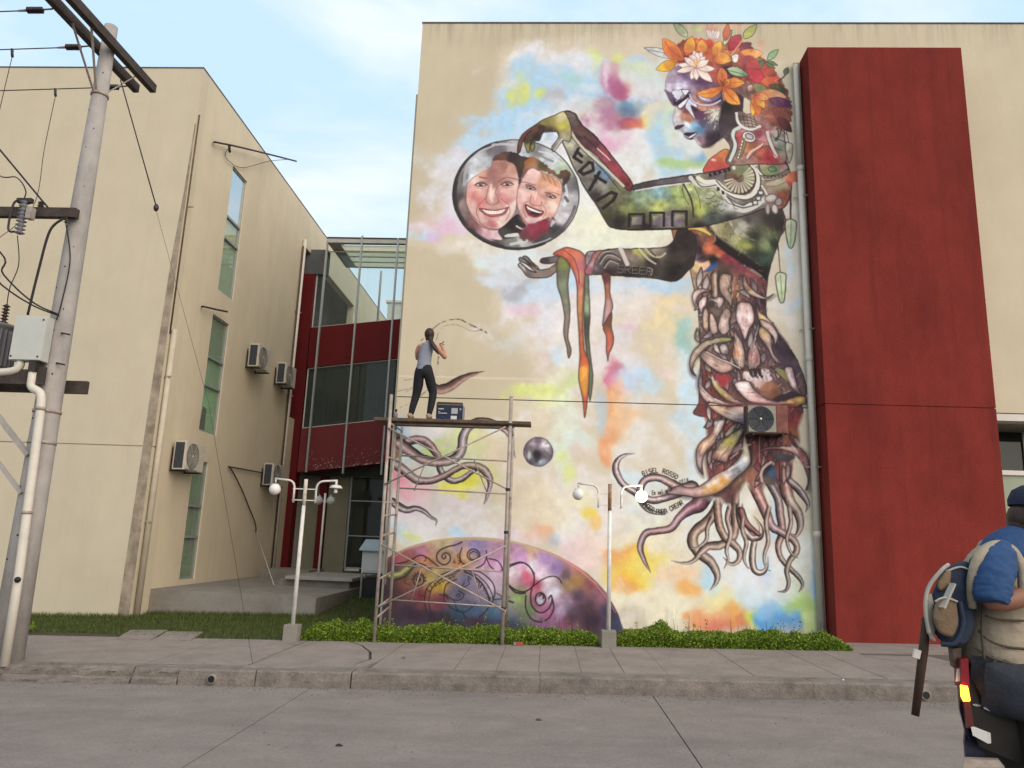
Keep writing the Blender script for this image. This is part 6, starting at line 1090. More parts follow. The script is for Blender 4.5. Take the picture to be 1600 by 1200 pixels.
for i, (y0, y1, z0, z1) in enumerate(WIN):
    xg = XS-.05; t = .04; H_ = z1-z0
    wn = thing('window', None, None); wn.parent = lb; tag(wn, ['top slot window reflecting the sky', 'middle slot window with green blinds', 'ground-floor slot window with drawn drapes'][i])
    pieces(MB().box(xg-.03, xg+.02, y0, y0+t, z0, z1).box(xg-.03, xg+.02, y1-t, y1, z0, z1).box(xg-.03, xg+.02, y0+t+.001, y1-t-.001, z1-t, z1).box(xg-.03, xg+.02, y0+t+.001, y1-t-.001, z0, z0+t), 'frame', M_alu, wn)
    for (a_, b_, nm, c_) in BLIND[i]:
        q0, q1 = z0+H_*a_+(t if a_ == 0 else .01), z0+H_*b_-(t if b_ == 1 else .0)
        MB().box(xg-.012, xg-.004, y0+t, y1-t, q0, q1).build('pane', M_glassS if c_ is None else glass('thin window glass', (.90, .96, .90), .03, .88), wn)
        if a_ > 0: MB().box(xg-.03, xg+.035, y0+t+.001, y1-t-.001, q0-.055, q0-.002).build('transom', M_alu, wn)
        V, F = [], []; n = 36; amp = .022 if i == 2 else .006
        for k in range(n+1):
            y = y0+.02+(y1-y0-.04)*k/n; x = xg-.05-amp*math.sin(k*1.25+a_)
            V += [(x, y, q0), (x, y, q1)]
        for k in range(n): F.append((2*k, 2*k+2, 2*k+3, 2*k+1))
        if c_: raw('blind', V, F, mat(nm, c_, .9, .12, 3), wn, True)
    if i == 1: MB().prism([(xg-.035, y0+.15, z0+.05), (xg-.035, y0+.42, z0+.05), (xg-.035, y0+.40, z0+.55), (xg-.035, y0+.24, z0+.58)], (.012, 0, 0)).build('office_chair', M_coil, wn)
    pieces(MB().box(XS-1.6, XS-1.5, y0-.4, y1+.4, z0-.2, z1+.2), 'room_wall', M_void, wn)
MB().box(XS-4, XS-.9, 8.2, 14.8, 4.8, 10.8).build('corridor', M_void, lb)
# grimy stripe and pipes by the corner
dirtm = mat('mould stained plaster', (.33, .27, .20), .95, .35, 3, .3, 50, dirt=(.10, .085, .065), dscale=2.6, damt=.8, streak=(1, 1, .3))
p1 = thing('drainpipe', 'old drainpipe with a dark mouldy stripe on the corner of the left building', 'pipe', (XS+.06, 1.13, 0))
M_pvcw = mat('wall coloured pipe', (.47, .41, .31), .6, .08, 5, dirt=(.36, .30, .22), dscale=2, damt=.4)
vpipe(p1, 'pipe', -.06, 5.6, .058, M_pvcw, .01); vpipe(p1, 'rusty_pipe', 5.5, 10.45, .016, mat('rusty iron pipe', (.10, .065, .045), .8, .3, 9), -.045, -.07)
for z in (1.7, 4.6, 8.3): MB().bar((-.07, -.04, z), (.09, -.06, z), .02, .03).build('clamp', M_steel, p1)
MB().prism([(-.29, -.1305, -.1), (-.063, -.1305, -.1), (-.063, -.1305, 10.2), (-.085, -.1305, 10.2), (-.125, -.1305, 8.6), (-.20, -.1305, 7.0), (-.24, -.1305, 4.5), (-.26, -.1305, 2.5)], (0, -.003, 0)).build('stain', dirtm, p1)
p2 = thing('drainpipe', 'slim cream drainpipe beside the red glazed link on the side wall', 'pipe', (XS+.06, 8.2, 0))
vpipe(p2, 'pipe', .25, 10.55, .055, M_pvc); MB().tube([(.0, -.09, .25), (0, -.09, 10.3)], .022, 8).build('rusty_pipe', mat('rusty iron pipe', (.12, .075, .05)), p2)
for z in (2.5, 5.6, 8.2): MB().bar((-.05, -.14, z), (.07, .08, z), .02, .03).build('clamp', M_steel, p2)
# ------------------------------------------------------------------ glazed link between the two buildings
gl = thing('glazed_link', 'red and glass entrance link between the left building and the mural building', 'building')
Yf = 9.0
def slab_line(x0, z0, k): return lambda x: z0+k*(x-x0)
t1 = slab_line(-7.69, 7.93, .122); b1 = slab_line(-7.71, 6.63, .134); t2 = slab_line(-7.71, 4.71, .137); b2 = slab_line(-7.04, 3.47, .139)
def sloped(name, x0, x1, zt, zb, y0, y1, m): return MB().prism([(x0, y0, zb(x0)), (x1, y0, zb(x1)), (x1, y0, zt(x1)), (x0, y0, zt(x0))], (0, y1-y0, 0)).build(name, m, gl)
XE = -2.85
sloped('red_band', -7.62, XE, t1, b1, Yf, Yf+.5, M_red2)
mred3 = mat('peeling red paint', (.16, .022, .024), .6, .08, 2, dirt=(.45, .38, .33), dscale=22, damt=.0)
lb2 = sloped('red_band', -7.62, XE, t2, b2, Yf, Yf+.6, mred3)
fl = MB()                                            # flakes of bare plaster near the bottom edge
rr = random.Random(5)
for _ in range(110):
    x = rr.uniform(-7.3, -4.9); z = b2(x)+abs(rr.gauss(0, .28)); s_ = rr.uniform(.006, .022)
    fl.prism([(x, Yf-.004, z), (x+s_*rr.uniform(1, 3), Yf-.004, z+rr.uniform(-.01, .01)), (x+s_*1.2, Yf-.004, z+s_)], (0, .003, 0))
for _ in range(26):
    x = rr.uniform(-6.7, -5.0); fl.prism([(x, Yf-.004, b2(x)+.003), (x+rr.uniform(.03, .12), Yf-.004, b2(x+.06)+.006), (x+.05, Yf-.004, b2(x+.05)+.03)], (0, .003, 0))
o = fl.build('bare_patch', M_lip, lb2); o['kind'] = 'stuff'
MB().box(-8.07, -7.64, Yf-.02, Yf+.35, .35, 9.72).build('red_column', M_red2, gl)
MB().box(-8.6, -7.30, Yf+.0, Yf+.3, 9.722, 10.55).build('opening_shade', mat('opening shade grey', (.10, .105, .11), .8), gl)  # added box, its dark grey paints the shade of the wall opening
MB().box(-8.3, -8.075, Yf+.05, Yf+.3, .3, 9.72).build('green_panel', mat('grey green panel', (.30, .335, .28), .6, .1, 3), gl)
def framed(name, x0, x1, zb, zt, y, m, label):
    p = MB().prism([(x0, y, zb(x0)), (x1, y, zb(x1)), (x1, y, zt(x1)), (x0, y, zt(x0))], (0, .012, 0)).build(name, m, gl, label=label)
    fm = MB(); q = [(x0, zb(x0)), (x1, zb(x1)), (x1, zt(x1)), (x0, zt(x0))]
    for (a, c), (b_, d) in zip(q, q[1:]+q[:1]): fm.bar((a, y-.012, c), (b_, y-.012, d), .03, .035, (0, 1, 0))
    pieces(fm, 'frame', M_lip, p); return p
c_ = lambda v: (lambda x: v)
framed('window', -7.60, XE-.02, lambda x: t1(x)+.02, c_(10.52), Yf+.1, M_glassA, 'upper facade glazing with sky behind it')
wl = framed('window', -7.60, XE-.02, lambda x: t2(x)+.02, lambda x: b1(x)-.02, Yf+.1, M_glassD, 'smoky middle glazing')
for x in (-6.9, -5.6): MB().box(x, x+.03, Yf+.115, Yf+.16, 4.9, 7.0).build('mullion', M_dark, wl)
for i, (x, z1) in enumerate(((-7.20, 10.68), (-6.095, 10.86), (-4.945, 10.80))):
    MB().bar((x, Yf-.42, 3.36), (x, Yf-.42, z1), .05, .09, (0, 1, 0)).build('fin', M_alu, gl)
rf = MB().box(-7.2, XE, Yf-.45, Yf-.28, 10.62, 10.78).build('roof_beam', mat('link roof edge', (.40, .385, .35), .6), gl); pieces(MB().box(-7.2, XE, 10.65, 10.80, 10.62, 10.78).box(-7.2, -6.82, Yf-.279, 10.649, 10.62, 10.78), 'roof_beam', mat('link roof edge', (.40, .385, .35), .6), gl)
MB().box(-7.21, XE, Yf-.462, Yf-.452, 10.755, 10.80).build('flashing', M_dark, rf)
def translucent(name, col):
    m = mat(name, col, .6, .15, 2.5); nt = m.node_tree; n = nt.nodes; t = n.new('ShaderNodeBsdfTranslucent'); x = n.new('ShaderNodeMixShader'); x.inputs[0].default_value = .75
    b = n['Principled BSDF']; t.inputs[0].default_value = tuple(col)+(1,); o = n['Material Output']; nt.links.new(b.outputs[0], x.inputs[1]); nt.links.new(t.outputs[0], x.inputs[2]); nt.links.new(x.outputs[0], o.inputs[0]); return m
for k in range(4):
    y0 = Yf-.25+k*.48; MB().box(-6.8, XE-.1, y0, y0+.42, 10.60, 10.612).build('ceiling_panel', translucent('translucent ceiling', (.84, .83, .70)), rf)
    if k: MB().box(-6.8, XE-.1, y0-.055, y0-.005, 10.58, 10.66).build('ceiling_rib', M_alu, rf)
# behind: walkway floors, rear glazing, dim room
MB().box(-7.83, XE, Yf+.51, 12.8, 7.55, 7.75).build('walkway', M_room, gl); MB().box(-7.83, XE, Yf+.61, 12.8, 4.3, 4.5).build('walkway', M_room, gl)
MB().box(-7.83, XE, 12.3, 12.5, 4.5, 7.5).build('rear_wall', M_room, gl)
cu = MB()
for x, w_ in ((-7.1, .35), (-6.3, .2), (-5.9, .5), (-5.0, .3)): cu.box(x, x+w_, 12.1, 12.2, 4.55, 6.7)
pieces(cu, 'locker', mat('grey green lockers', (.20, .25, .22), .6, .2, 3), gl)
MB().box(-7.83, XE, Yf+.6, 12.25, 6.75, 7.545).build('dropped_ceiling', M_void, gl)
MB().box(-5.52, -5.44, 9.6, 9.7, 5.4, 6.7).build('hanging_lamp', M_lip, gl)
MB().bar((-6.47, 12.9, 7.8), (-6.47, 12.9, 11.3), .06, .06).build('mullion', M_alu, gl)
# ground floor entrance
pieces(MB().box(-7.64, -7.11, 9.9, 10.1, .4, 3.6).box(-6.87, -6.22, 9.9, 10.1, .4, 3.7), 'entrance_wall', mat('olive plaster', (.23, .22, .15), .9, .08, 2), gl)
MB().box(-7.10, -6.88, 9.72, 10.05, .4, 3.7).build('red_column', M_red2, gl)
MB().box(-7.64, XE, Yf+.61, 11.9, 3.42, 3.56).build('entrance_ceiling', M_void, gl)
MB().box(-7.62, XE, Yf+.64, Yf+.68, 3.36, 4.6).build('shade_panel', M_void, gl)  # added dark panel, paints shade over the bright gap above the entrance
door = MB().box(-6.17, XE-.02, 10.0, 10.012, .62, 3.4).build('entrance_door', glass('dark entrance glass', (.16, .18, .16), .015, .75), gl)
fm = MB()
for x in (-6.21, -4.75, -3.4): fm.box(x, x+.05, 9.96, 10.0, .55, 3.41)
for z in (.58, 1.55, 2.62, 3.36): fm.box(-6.159, -4.751, 9.965, 9.995, z, z+.035).box(-4.699, -3.401, 9.965, 9.995, z, z+.035)
pieces(fm, 'frame', M_alu, door)
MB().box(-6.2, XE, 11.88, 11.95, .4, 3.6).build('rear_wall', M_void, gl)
pl = MB()
for x in (-5.6, -4.9): pl.box(x, x+.5, 11.6, 11.85, 2.3, 3.2)
pieces(pl, 'wall_cabinet', M_coil, gl)
bl = thing('plastic_drum', 'blue plastic drum standing behind the entrance glass', 'drum', (-5.2, 10.7, .5))
MB().lathe([(0, 0), (.26, 0), (.29, .05), (.29, .3), (.305, .32), (.29, .34), (.29, .7), (.305, .72), (.29, .74), (.28, .92), (.2, .98), (0, .98)], n=22).build('body', mat('blue plastic', (.012, .02, .10), .45), bl)
MB().lathe([(0, 1.0), (.06, 1.0), (.06, .97)], (.12, 0, 0), 10).build('cap', M_black, bl)
MB().box(-7.85, XE, 8.2, 12, .1, .42).build('threshold', M_conc, gl)
# concrete platform and its steps
pf = thing('concrete_platform', 'grey concrete platform and steps in front of the entrance link', 'platform')
MB().prism([(XS+.005, 1.65, -.25), (-4.50, 1.65, -.25), (-4.50, 1.65, .355), (XS+.005, 1.65, .40)], (0, 6.5, 0)).build('block', M_conc, pf)
MB().box(-6.3, -4.62, 4.6, 8.15, .3, .52).build('step', M_conc, pf); MB().box(-6.12, -4.52, 4.45, 6.9, .522, .60, .01).build('step', mat('worn light concrete', (.33, .31, .275), .9, .1, 3), pf)
MB().box(-7.6, -6.3, 6.8, 8.15, .38, .62).build('step', M_conc, pf)
# far building seen through the upper glass
fb = thing('far_building', 'pale building top seen far behind through the upper glass', 'building', (0, 30, 0))
a = at(606, 473, 1, 30)
MB().box(a.x, a.x+12, 0, 8, -2, a.z).build('wall', mat('pale far plaster', (.5, .48, .43), .9), fb); MB().box(a.x-.1, a.x+12.1, -.1, 8.1, a.z+.002, a.z+.15).build('roof', M_lip, fb)
# cabinet on legs
cb = thing('metal_cabinet', 'small white metal cabinet with a pitched lid standing on legs beside the scaffold', 'cabinet', (-3.95, 4.5, lawn_z(-3.95, 4.5)))
cw, cz0, cz1 = .34, .55, 1.05
MB().box(-cw, cw, -.22, .22, cz0, cz1, .01).build('body', mat('grey white enamel', (.50, .51, .49), .5, .05, 5), cb)
MB().box(-cw+.03, cw-.03, -.232, -.222, cz0+.04, cz1-.04, .004).build('door', mat('grey white enamel'), cb) if False else MB().box(-cw+.03, cw-.03, -.232, -.222, cz0+.04, cz1-.04, .004).build('door', mat('cabinet door enamel', (.50, .51, .49), .5, .05, 5), cb)
MB().prism([(-cw-.05, -.33, cz1+.002), (-cw-.05, .25, cz1+.002), (-cw-.05, .25, cz1+.26), (-cw-.05, -.33, cz1+.04)], (2*cw+.1, 0, 0)).build('lid', mat('blue grey lid', (.38, .47, .53), .4), cb)
for sx_ in (-1, 1):
    for sy_ in (-1, 1): MB().bar((sx_*(cw-.02), sy_*.2, -.05), (sx_*(cw-.02), sy_*.2, cz0), .03, .03).build('leg', M_alu, cb)
MB().box(-cw+.05, cw-.05, -.15, .2, .0, .42).build('battery_box', M_black, cb)
# cables on the side wall
def wire(name, label, pts, r, m, group=None, n=6, cat='cable'):
    o = MB().tube(pts, r, n).build(name, m); return tag(o, label, cat, group)
def curve3(pts, n=8):
    p = [Vector(q) for q in pts]; out = []
    for i in range(len(p)-1):
        a, b, c, d = p[max(i-1, 0)], p[i], p[i+1], p[min(i+2, len(p)-1)]
        for k in range(n):
            t = k/n; out.append(.5*((2*b)+(c-a)*t+(2*a-5*b+4*c-d)*t*t+(3*b-a-3*c+d)*t**3))
    return out+[p[-1]]
sw = lambda x, y, o=.05: at(x, y, 0, XS+o)
b1_ = thing('wall_bracket', 'bent steel cable arm sticking out high on the side wall', 'bracket'); MB().tube([sw(334, 222, .0), sw(336, 222, .1), sw(362, 227, .15), sw(400, 236, .2), sw(440, 246, .3), sw(463, 252, .35)], .022, 8).build('arm', M_dark, b1_)
MB().tube(curve3([sw(361, 228, .15), sw(352, 240), sw(358, 252), sw(380, 262), sw(420, 252, .2), sw(452, 249, .3)]), .008, 5).build('loose_wire', M_dark, b1_)
MB().tube([sw(358, 228, .14), sw(359, 238, .12)], .03, 8).build('insulator', M_dark, b1_)
b2_ = thing('wall_bracket', 'short cable arm between the top and middle slot windows', 'bracket'); MB().tube([sw(315, 479, 0), sw(318, 479, .1), sw(340, 484, .14), sw(355, 487, .18)], .022, 8).build('arm', M_dark, b2_); MB().tube([sw(347, 486, .15), sw(346, 505, .1)], .006, 5).build('loose_wire', M_lip, b2_)
wire('loose_cable', 'dark cable hanging loose in a slant from the side wall', curve3([sw(412, 739, .04), sw(362, 730, .04), sw(360, 731, .05), sw(368, 745), sw(380, 770), sw(390, 795), sw(399, 818), sw(400, 832)]), .017, M_dark)
wire('guy_string', 'thin pale string running from the loose cable down to the platform', [sw(400, 830), at(428, 914, 2, .42)], .006, M_lip)
# ------------------------------------------------------------------ utility pole and what hangs on it
M_pole = mat('pole concrete', (.345, .32, .295), .9, .12, 3, .3, 60, dirt=(.16, .145, .14), dscale=2.4, damt=.5, streak=(2, 2, .5))
M_timb = mat('tarred crossarm timber', (.055, .042, .036), .85, .3, 8, .4, 40, dirt=(.10, .085, .07), dscale=5, damt=.6, streak=(1, .3, 1))
M_porc = mat('brown porcelain', (.04, .018, .022), .25, .2, 6); M_porcg = mat('grey polymer', (.18, .18, .20), .5, .1, 6)
PX, PY = -6.46, -4.2
up = thing('utility_pole', 'tall grey concrete utility pole on the sidewalk at the left edge', 'utility pole', (PX, PY, walk_z(PX)))
b0 = walk_z(PX)
MB().tube([(0, 0, -.1), (0, 0, 2.), (0, 0, 6), (.0, 0, 8.62-b0)], [.19, .165, .125, .088], 20).build('shaft', M_pole, up)
hm = MB()
for k in range(26):
    z = .9+k*.29; rr_ = .19-.0118*z; a = R((-60, -120, -88)[k % 3]); hm.lathe([(0, -.004), (.011, -.004), (.011, .004)], (rr_*math.cos(a), rr_*math.sin(a), z), 8, 1)
o = hm.build('bolt_hole', M_black, up); o['kind'] = 'stuff'
for k, x in enumerate((.155, -.115)):
    MB().bar((x+.02, .95, 8.25-b0), (x-.06, -2.9, 8.25-b0), .09, .13).build('crossarm', M_timb, up)
br = MB(); br.bar((.11, -.55, 8.2-b0), (.0, -.1, 7.55-b0), .03, .01).bar((.11, .55, 8.2-b0), (.02, .08, 7.6-b0), .03, .01); br.bar((-.10, -.65, 8.2-b0), (-.02, -.1, 7.5-b0), .03, .01).bm
pieces(br, 'brace', M_steel, up)
cl = MB()
for z in (7.52, 3.0, 2.6): cl.lathe([(.112 if z > 7 else .162, z-b0-.02), (.118 if z > 7 else .168, z-b0-.02), (.118 if z > 7 else .168, z-b0+.02), (.112 if z > 7 else .162, z-b0+.02)], n=16)
pieces(cl, 'clamp_band', M_steel, up)
MB().bar((-2.0, -.2, 5.645-b0), (.1, -.2, 5.645-b0), .09, .13).build('lower_crossarm', M_timb, up)
pieces(MB().bar((-2.0, -.24, 3.40-b0), (-.15, -.24, 3.40-b0), .06, .19).bar((-.14, -.24, 3.42-b0), (.06, -.24, 3.42-b0), .05, .23), 'platform_beam', M_timb, up)
MB().bar((-2.0, .22, 3.37-b0), (.34, .22, 3.37-b0), .06, .17).build('platform_beam', M_timb, up)
MB().bar((-.9, -.2, 3.3-b0), (-.03, -.17, 2.42-b0), .07, .05).build('platform_strut', M_pole, up); MB().bar((-1.37, -.2, 3.315-b0), (-.03, -.18, 1.95-b0), .05, .04).build('platform_strut', M_pole, up)
for z in (4.02, 3.62): MB().tube([(.10, -.12, z-b0), (.24, -.16, z-b0-.03)], .012, 6).build('step_bolt', M_dark, up)
def insul(par, c, n, r, h, m, axis=2, name='insulator'):
    pr = []
    for k in range(n): pr += [(r*.45, h*k/n), (r, h*(k+.35)/n), (r*.45, h*(k+.7)/n)]
    return MB().lathe([(0, 0)]+pr+[(r*.3, h), (0, h*1.05)], c, 12, axis).build(name, m, par)
insul(up, (-.42, -.2, 5.71-b0), 4, .042, .10, M_porc)
insul(up, (-.02, -.22, 5.50-b0), 3, .03, .09, M_dark)
# cutout fuse on the lower crossarm
cf = thing('fuse_cutout', 'grey ribbed fuse cutout hanging on the lower crossarm', 'insulator', (-7.03, -4.5, 5.3)); insul(cf, (0, 0, 0), 9, .065, .48, M_porcg, name='body')
MB().tube(curve3([(-.05, -.02, .48), (-.12, -.04, .40), (-.12, -.05, .05), (-.04, -.03, .02)]), .014, 6).build('fuse_tube', M_dark, cf); MB().box(-.1, .1, -.03, .03, .44, .50).build('head', M_dark, cf); MB().box(.09, .16, -.07, .02, .2, .36).build('mount', M_steel, cf)
# transformer
tr_ = thing('transformer', 'grey finned transformer on the pole\'s platform, cut by the left edge', 'transformer', (-7.42, -4.2, 3.49))
MB().lathe([(0, 0), (.28, 0), (.29, .03), (.29, .60), (.31, .61), (.31, .65), (0, .69)], n=28).build('tank', mat('transformer grey', (.13, .13, .14), .5, .1, 6), tr_)
fn = MB()
for k in range(18):
    a = R(-150+k*12); fn.bar((.28*math.cos(a), .28*math.sin(a), .08), (.28*math.cos(a), .28*math.sin(a), .56), .012, .09, (math.cos(a), math.sin(a), 0))
pieces(fn, 'cooling_fin', mat('fin grey', (.17, .17, .185), .5, .1, 6), tr_)
insul(tr_, (.21, -.06, .66), 6, .05, .26, M_porc, name='bushing'); insul(tr_, (-.1, -.06, .66), 6, .05, .26, M_porc, name='bushing')
# meter box and conduits
bx = thing('meter_box', 'pale grey metal box strapped to the utility pole', 'meter box', (-6.64, -4.5, 3.60))
MB().box(-.21, .21, -.02, .12, 0, .58, .006).build('body', mat('box grey enamel', (.43, .44, .40), .45, .05, 4), bx); MB().box(-.205, .205, -.034, -.021, .006, .574, .004).build('door', mat('box door enamel', (.46, .47, .43), .4, .04, 4), bx)
for x, z in ((.17, .53), (.17, .05), (-.18, .05)): MB().lathe([(0, -.042), (.012, -.042), (.012, -.034)], (x, 0, z), 8, 1).build('lock', M_dark, bx)
MB().box(.06, .15, -.02, .1, -.14, -.002).build('gland_box', M_dark, bx)
cd = thing('conduit', 'thick cream plastic conduit bending down the utility pole to the sidewalk', 'pipe', (0, 0, 0))
MB().tube([(-6.55, -4.46, 3.60)]+curve3([(-6.545, -4.46, 3.36), (-6.53, -4.46, 3.27), (-6.42, -4.45, 3.20), (-6.385, -4.45, 3.10)], 5)+[(-6.37, -4.45, 2.9), (-6.30, -4.45, 1.0), (-6.29, -4.45, walk_z(-6.3)-.02)], .052, 14).build('pipe', M_pvc, cd)
for z in (3.0, 1.72): MB().lathe([(.054, -.02), (.06, -.02), (.06, .02), (.054, .02)], (-6.372+.037*(2.9-z), -4.45, z), 14).build('clamp', M_steel, cd)
MB().ball((-6.27, -4.50, .93), .035).build('valve', M_black, cd)
c2 = thing('conduit', 'short cream conduit curving left from the meter box', 'pipe'); MB().tube([(-6.73, -4.46, 3.60)]+curve3([(-6.735, -4.46, 3.55), (-6.78, -4.46, 3.485), (-6.95, -4.46, 3.45), (-7.5, -4.45, 3.42)], 6), .05, 14).build('pipe', M_pvc, c2)
# wires
def strain(px, py, label, wy, off):
    """brown strain insulator with its wire running off to the left"""
    e = Vector(off); t = thing('strain_insulator', label, 'insulator', e)
    MB().tube([(0, 0, 0), (-.12, 0, -.01)], .012, 6).build('hook', M_steel, t); insul(t, (-.34, 0, -.02), 8, .045, .22, M_porc, 0, 'body')
    MB().tube([(-.34, 0, -.02), (-.47, 0, -.03)], [.02, .012], 6).build('clamp', M_steel, t)
    return e
for (nm, y, x, wl_) in (('far', -3.4, -6.62, 'end of the crossarm'), ('mid', -4.35, -6.62, 'middle of the crossarm'), ('near', -5.1, -6.66, 'near part of the crossarm')):
    e = strain(0, 0, 'brown strain insulator at the %s on the pole top' % wl_, 0, (x, y, 8.2))
    wire('power_line', 'thin power line leading left from the %s' % wl_, [e+Vector((-.46, 0, -.03)), e+Vector((-6, 0, -.25)), e+Vector((-14, .2, .3))], .008, M_dark)
    if nm != 'near':
        q0 = e+Vector((-1.1, 0, -.08)); wire('dropper', 'thin dropper wire hanging from the line off the %s' % wl_, curve3([q0, q0+Vector((.05, -.1, -1.0)), q0+Vector((.12, -.2, -2.0)), q0+Vector((-.15, -.4, -2.6))]), .005, M_dark)
        MB().tube([q0+Vector((-.03, 0, .03)), q0+Vector((.0, 0, -.1))], .018, 6).build('line_clamp', M_dark, bpy.data.objects['power_line' if nm == 'far' else 'power_line.001'])
wire('guy_wire', 'thin guy wire slanting down to the right from the pole top', [Vector((-6.33, -4.0, 7.9)), Vector((-5.54, -4.0, 5.97))], .009, M_dark)
eg = MB().ball((-5.53, -4.0, 5.93), .035, (1, 1, 1.6)).build('egg_insulator', M_porc); tag(eg, 'small brown egg insulator in the middle of the guy wire', 'insulator')
wire('guy_wire', 'lower thin guy wire running from the egg insulator toward the wall', [Vector((-5.52, -4.0, 5.88)), Vector((-4.45, -4.0, 3.2)), Vector((-3.52, -4.0, walk_z(-3.5))),], .0024, M_dark)
wire('service_cable', 'black cable looping down the pole from the lower crossarm to the meter box', curve3([(-6.5, -4.45, 5.55), (-6.62, -4.5, 5.35), (-6.68, -4.5, 4.8), (-6.72, -4.5, 4.2)]), .016, M_black)
wire('service_cable', 'thin black cable down the shaft of the pole', curve3([(-6.48, -4.42, 5.5), (-6.38, -4.36, 5.0), (-6.40, -4.36, 4.4), (-6.42, -4.37, 4.18)]), .008, M_black)
wire('service_drop', 'upper of two black cables arriving at the meter box from the left', curve3([(-24, -6, 12.5), (-12, -5, 7.6), (-7.6, -4.6, 5.3), (-7.1, -4.55, 4.72), (-6.7, -4.48, 4.38), (-6.37, -4.42, 4.24)]), .011, M_black)
wire('service_drop', 'lower of two black cables arriving at the meter box from the left', curve3([(-24, -6, 11.0), (-12, -5, 6.9), (-7.7, -4.6, 5.05), (-7.1, -4.55, 4.58), (-6.7, -4.48, 4.34), (-6.36, -4.42, 4.22)]), .011, M_black)
wire('service_drop', 'black cable slanting from the upper left to the insulator on the lower crossarm', [Vector((-9.1, -4.38, 8.06)), Vector((-7.9, -4.5, 6.9)), Vector((-6.88, -4.4, 5.83)), Vector((-6.75, -4.4, 5.70))], .012, M_black)
wire('jumper', 'thin curved wire from the fuse cutout up to the left', curve3([(-7.05, -4.5, 5.8), (-7.05, -4.5, 5.92), (-7.2, -4.5, 6.1), (-7.6, -4.5, 6.3), (-8.4, -4.4, 8.1)]), .008, M_black)
wire('jumper', 'thin wire hanging from the fuse cutout to the transformer bushing', curve3([(-7.05, -4.5, 5.28), (-7.0, -4.45, 4.9), (-7.1, -4.4, 4.6), (-7.21, -4.26, 4.42)]), .006, M_black)

# ------------------------------------------------------------------ lamp posts
M_globe = mat('frosted white globe', (.66, .64, .61), .35, .05, 5, spec=.5)
M_glow = emit('lit globe', (1.0, .93, .74), 7.0)
def lamp_post(x, y, label, h=2.42, broken=False, lit=False, group='globe lamp posts'):
    z0 = walk_z(x); t = thing('lamp_post', label, 'street lamp', (x, y, z0), 0, group)
    MB().box(-.105, .105, -.105, .105, -.1, .235, .012).build('concrete_base', M_conc, t)
    MB().tube([(0, 0, .2), (0, 0, h-.42)], [.032, .028], 14).build('post', M_white, t)
    MB().tube([(0, 0, h-.45), (0, 0, h-.02)], .028, 12).build('post_top', mat('rusty bare steel', (.20, .10, .045), .8, .35, 9, dirt=(.5, .46, .4), dscale=8, damt=.6) if lit else mat('chipped white steel', (.55, .50, .42), .6, .15, 9, dirt=(.20, .10, .05), dscale=7, damt=.75), t)
    pieces(MB().bar((-.19, 0, h-.17), (.19, 0, h-.17), .02, .015).bar((-.19, 0, h-.34), (.19, 0, h-.34), .02, .015), 'crosspiece', M_white, t)
    for s in (-1, 1):
        arm = [(s*.17, 0, h-.38), (s*.17, 0, h-.17), (s*.185, 0, h-.10), (s*.23, 0, h-.055), (s*.29, 0, h-.04), (s*.49, 0, h-.025)]
        MB().tube([arm[0], arm[1]]+curve3(arm[1:5], 5)+[arm[5]], .0155, 10).build('arm', M_white, t)
        c = (s*.475, 0, h-.19)
        if broken and s > 0:
            f = MB().tube([(c[0], 0, h-.03), (c[0], 0, h-.10)], .02, 8).lathe([(.02, .10), (.07, .09), (.098, .06), (.10, .045), (.094, .045), (.064, .08), (.02, .09)], (c[0], 0, c[2]), 16).build('broken_fitting', M_white, t, label='bare fitting whose globe is missing')
            MB().lathe([(0, -.04), (.026, -.035), (.03, -.01), (.02, .03), (.02, .08)], (c[0], 0, c[2]+.01), 12).build('bulb', M_globe, f)
        else:
            MB().tube([(c[0], 0, h-.03), (c[0], 0, h-.09)], .014, 8).lathe([(.045, .085), (.055, .075), (.055, .06)], (c[0], 0, c[2]), 14).build('fitting', M_white, t)
            MB().ball(c, .088).build('globe', M_glow if lit and s > 0 else M_globe, t, **({'label': 'glowing globe'} if lit and s > 0 else {}))
    return t
lamp_post(-3.74, -1.95, 'white two-armed lamp post whose right globe is missing, in front of the entrance link', 2.40, broken=True)
lamp_post(.925, -1.95, 'white two-armed lamp post with its right globe lit, in front of the mural', 2.37, lit=True)
pl_ = bpy.data.lights.new('lamp glow', 'POINT'); pl_.energy = 6; pl_.color = (1, .9, .7); pl_.shadow_soft_size = .09
po = bpy.data.objects.new('lamp_glow', pl_); COL.objects.link(po); po.location = (.925+.475, -1.95-.14, walk_z(.92)+2.18)
t3 = thing('lamp_post', 'distant lamp post with two small globes on the entrance platform', 'street lamp', (-5.5, 5.0, .595), 0, 'globe lamp posts')
MB().tube([(0, 0, 0), (0, 0, 1.98)], .026, 10).build('post', M_white, t3)
for s in (-1, 1):
    MB().tube([(0, 0, 1.72), (s*.15, 0, 1.95), (s*.15, 0, 1.9)], .012, 8).build('arm', M_white, t3); MB().ball((s*.155, 0, 1.80), .105).build('globe', mat('shaded globe', (.42, .42, .40), .4), t3)

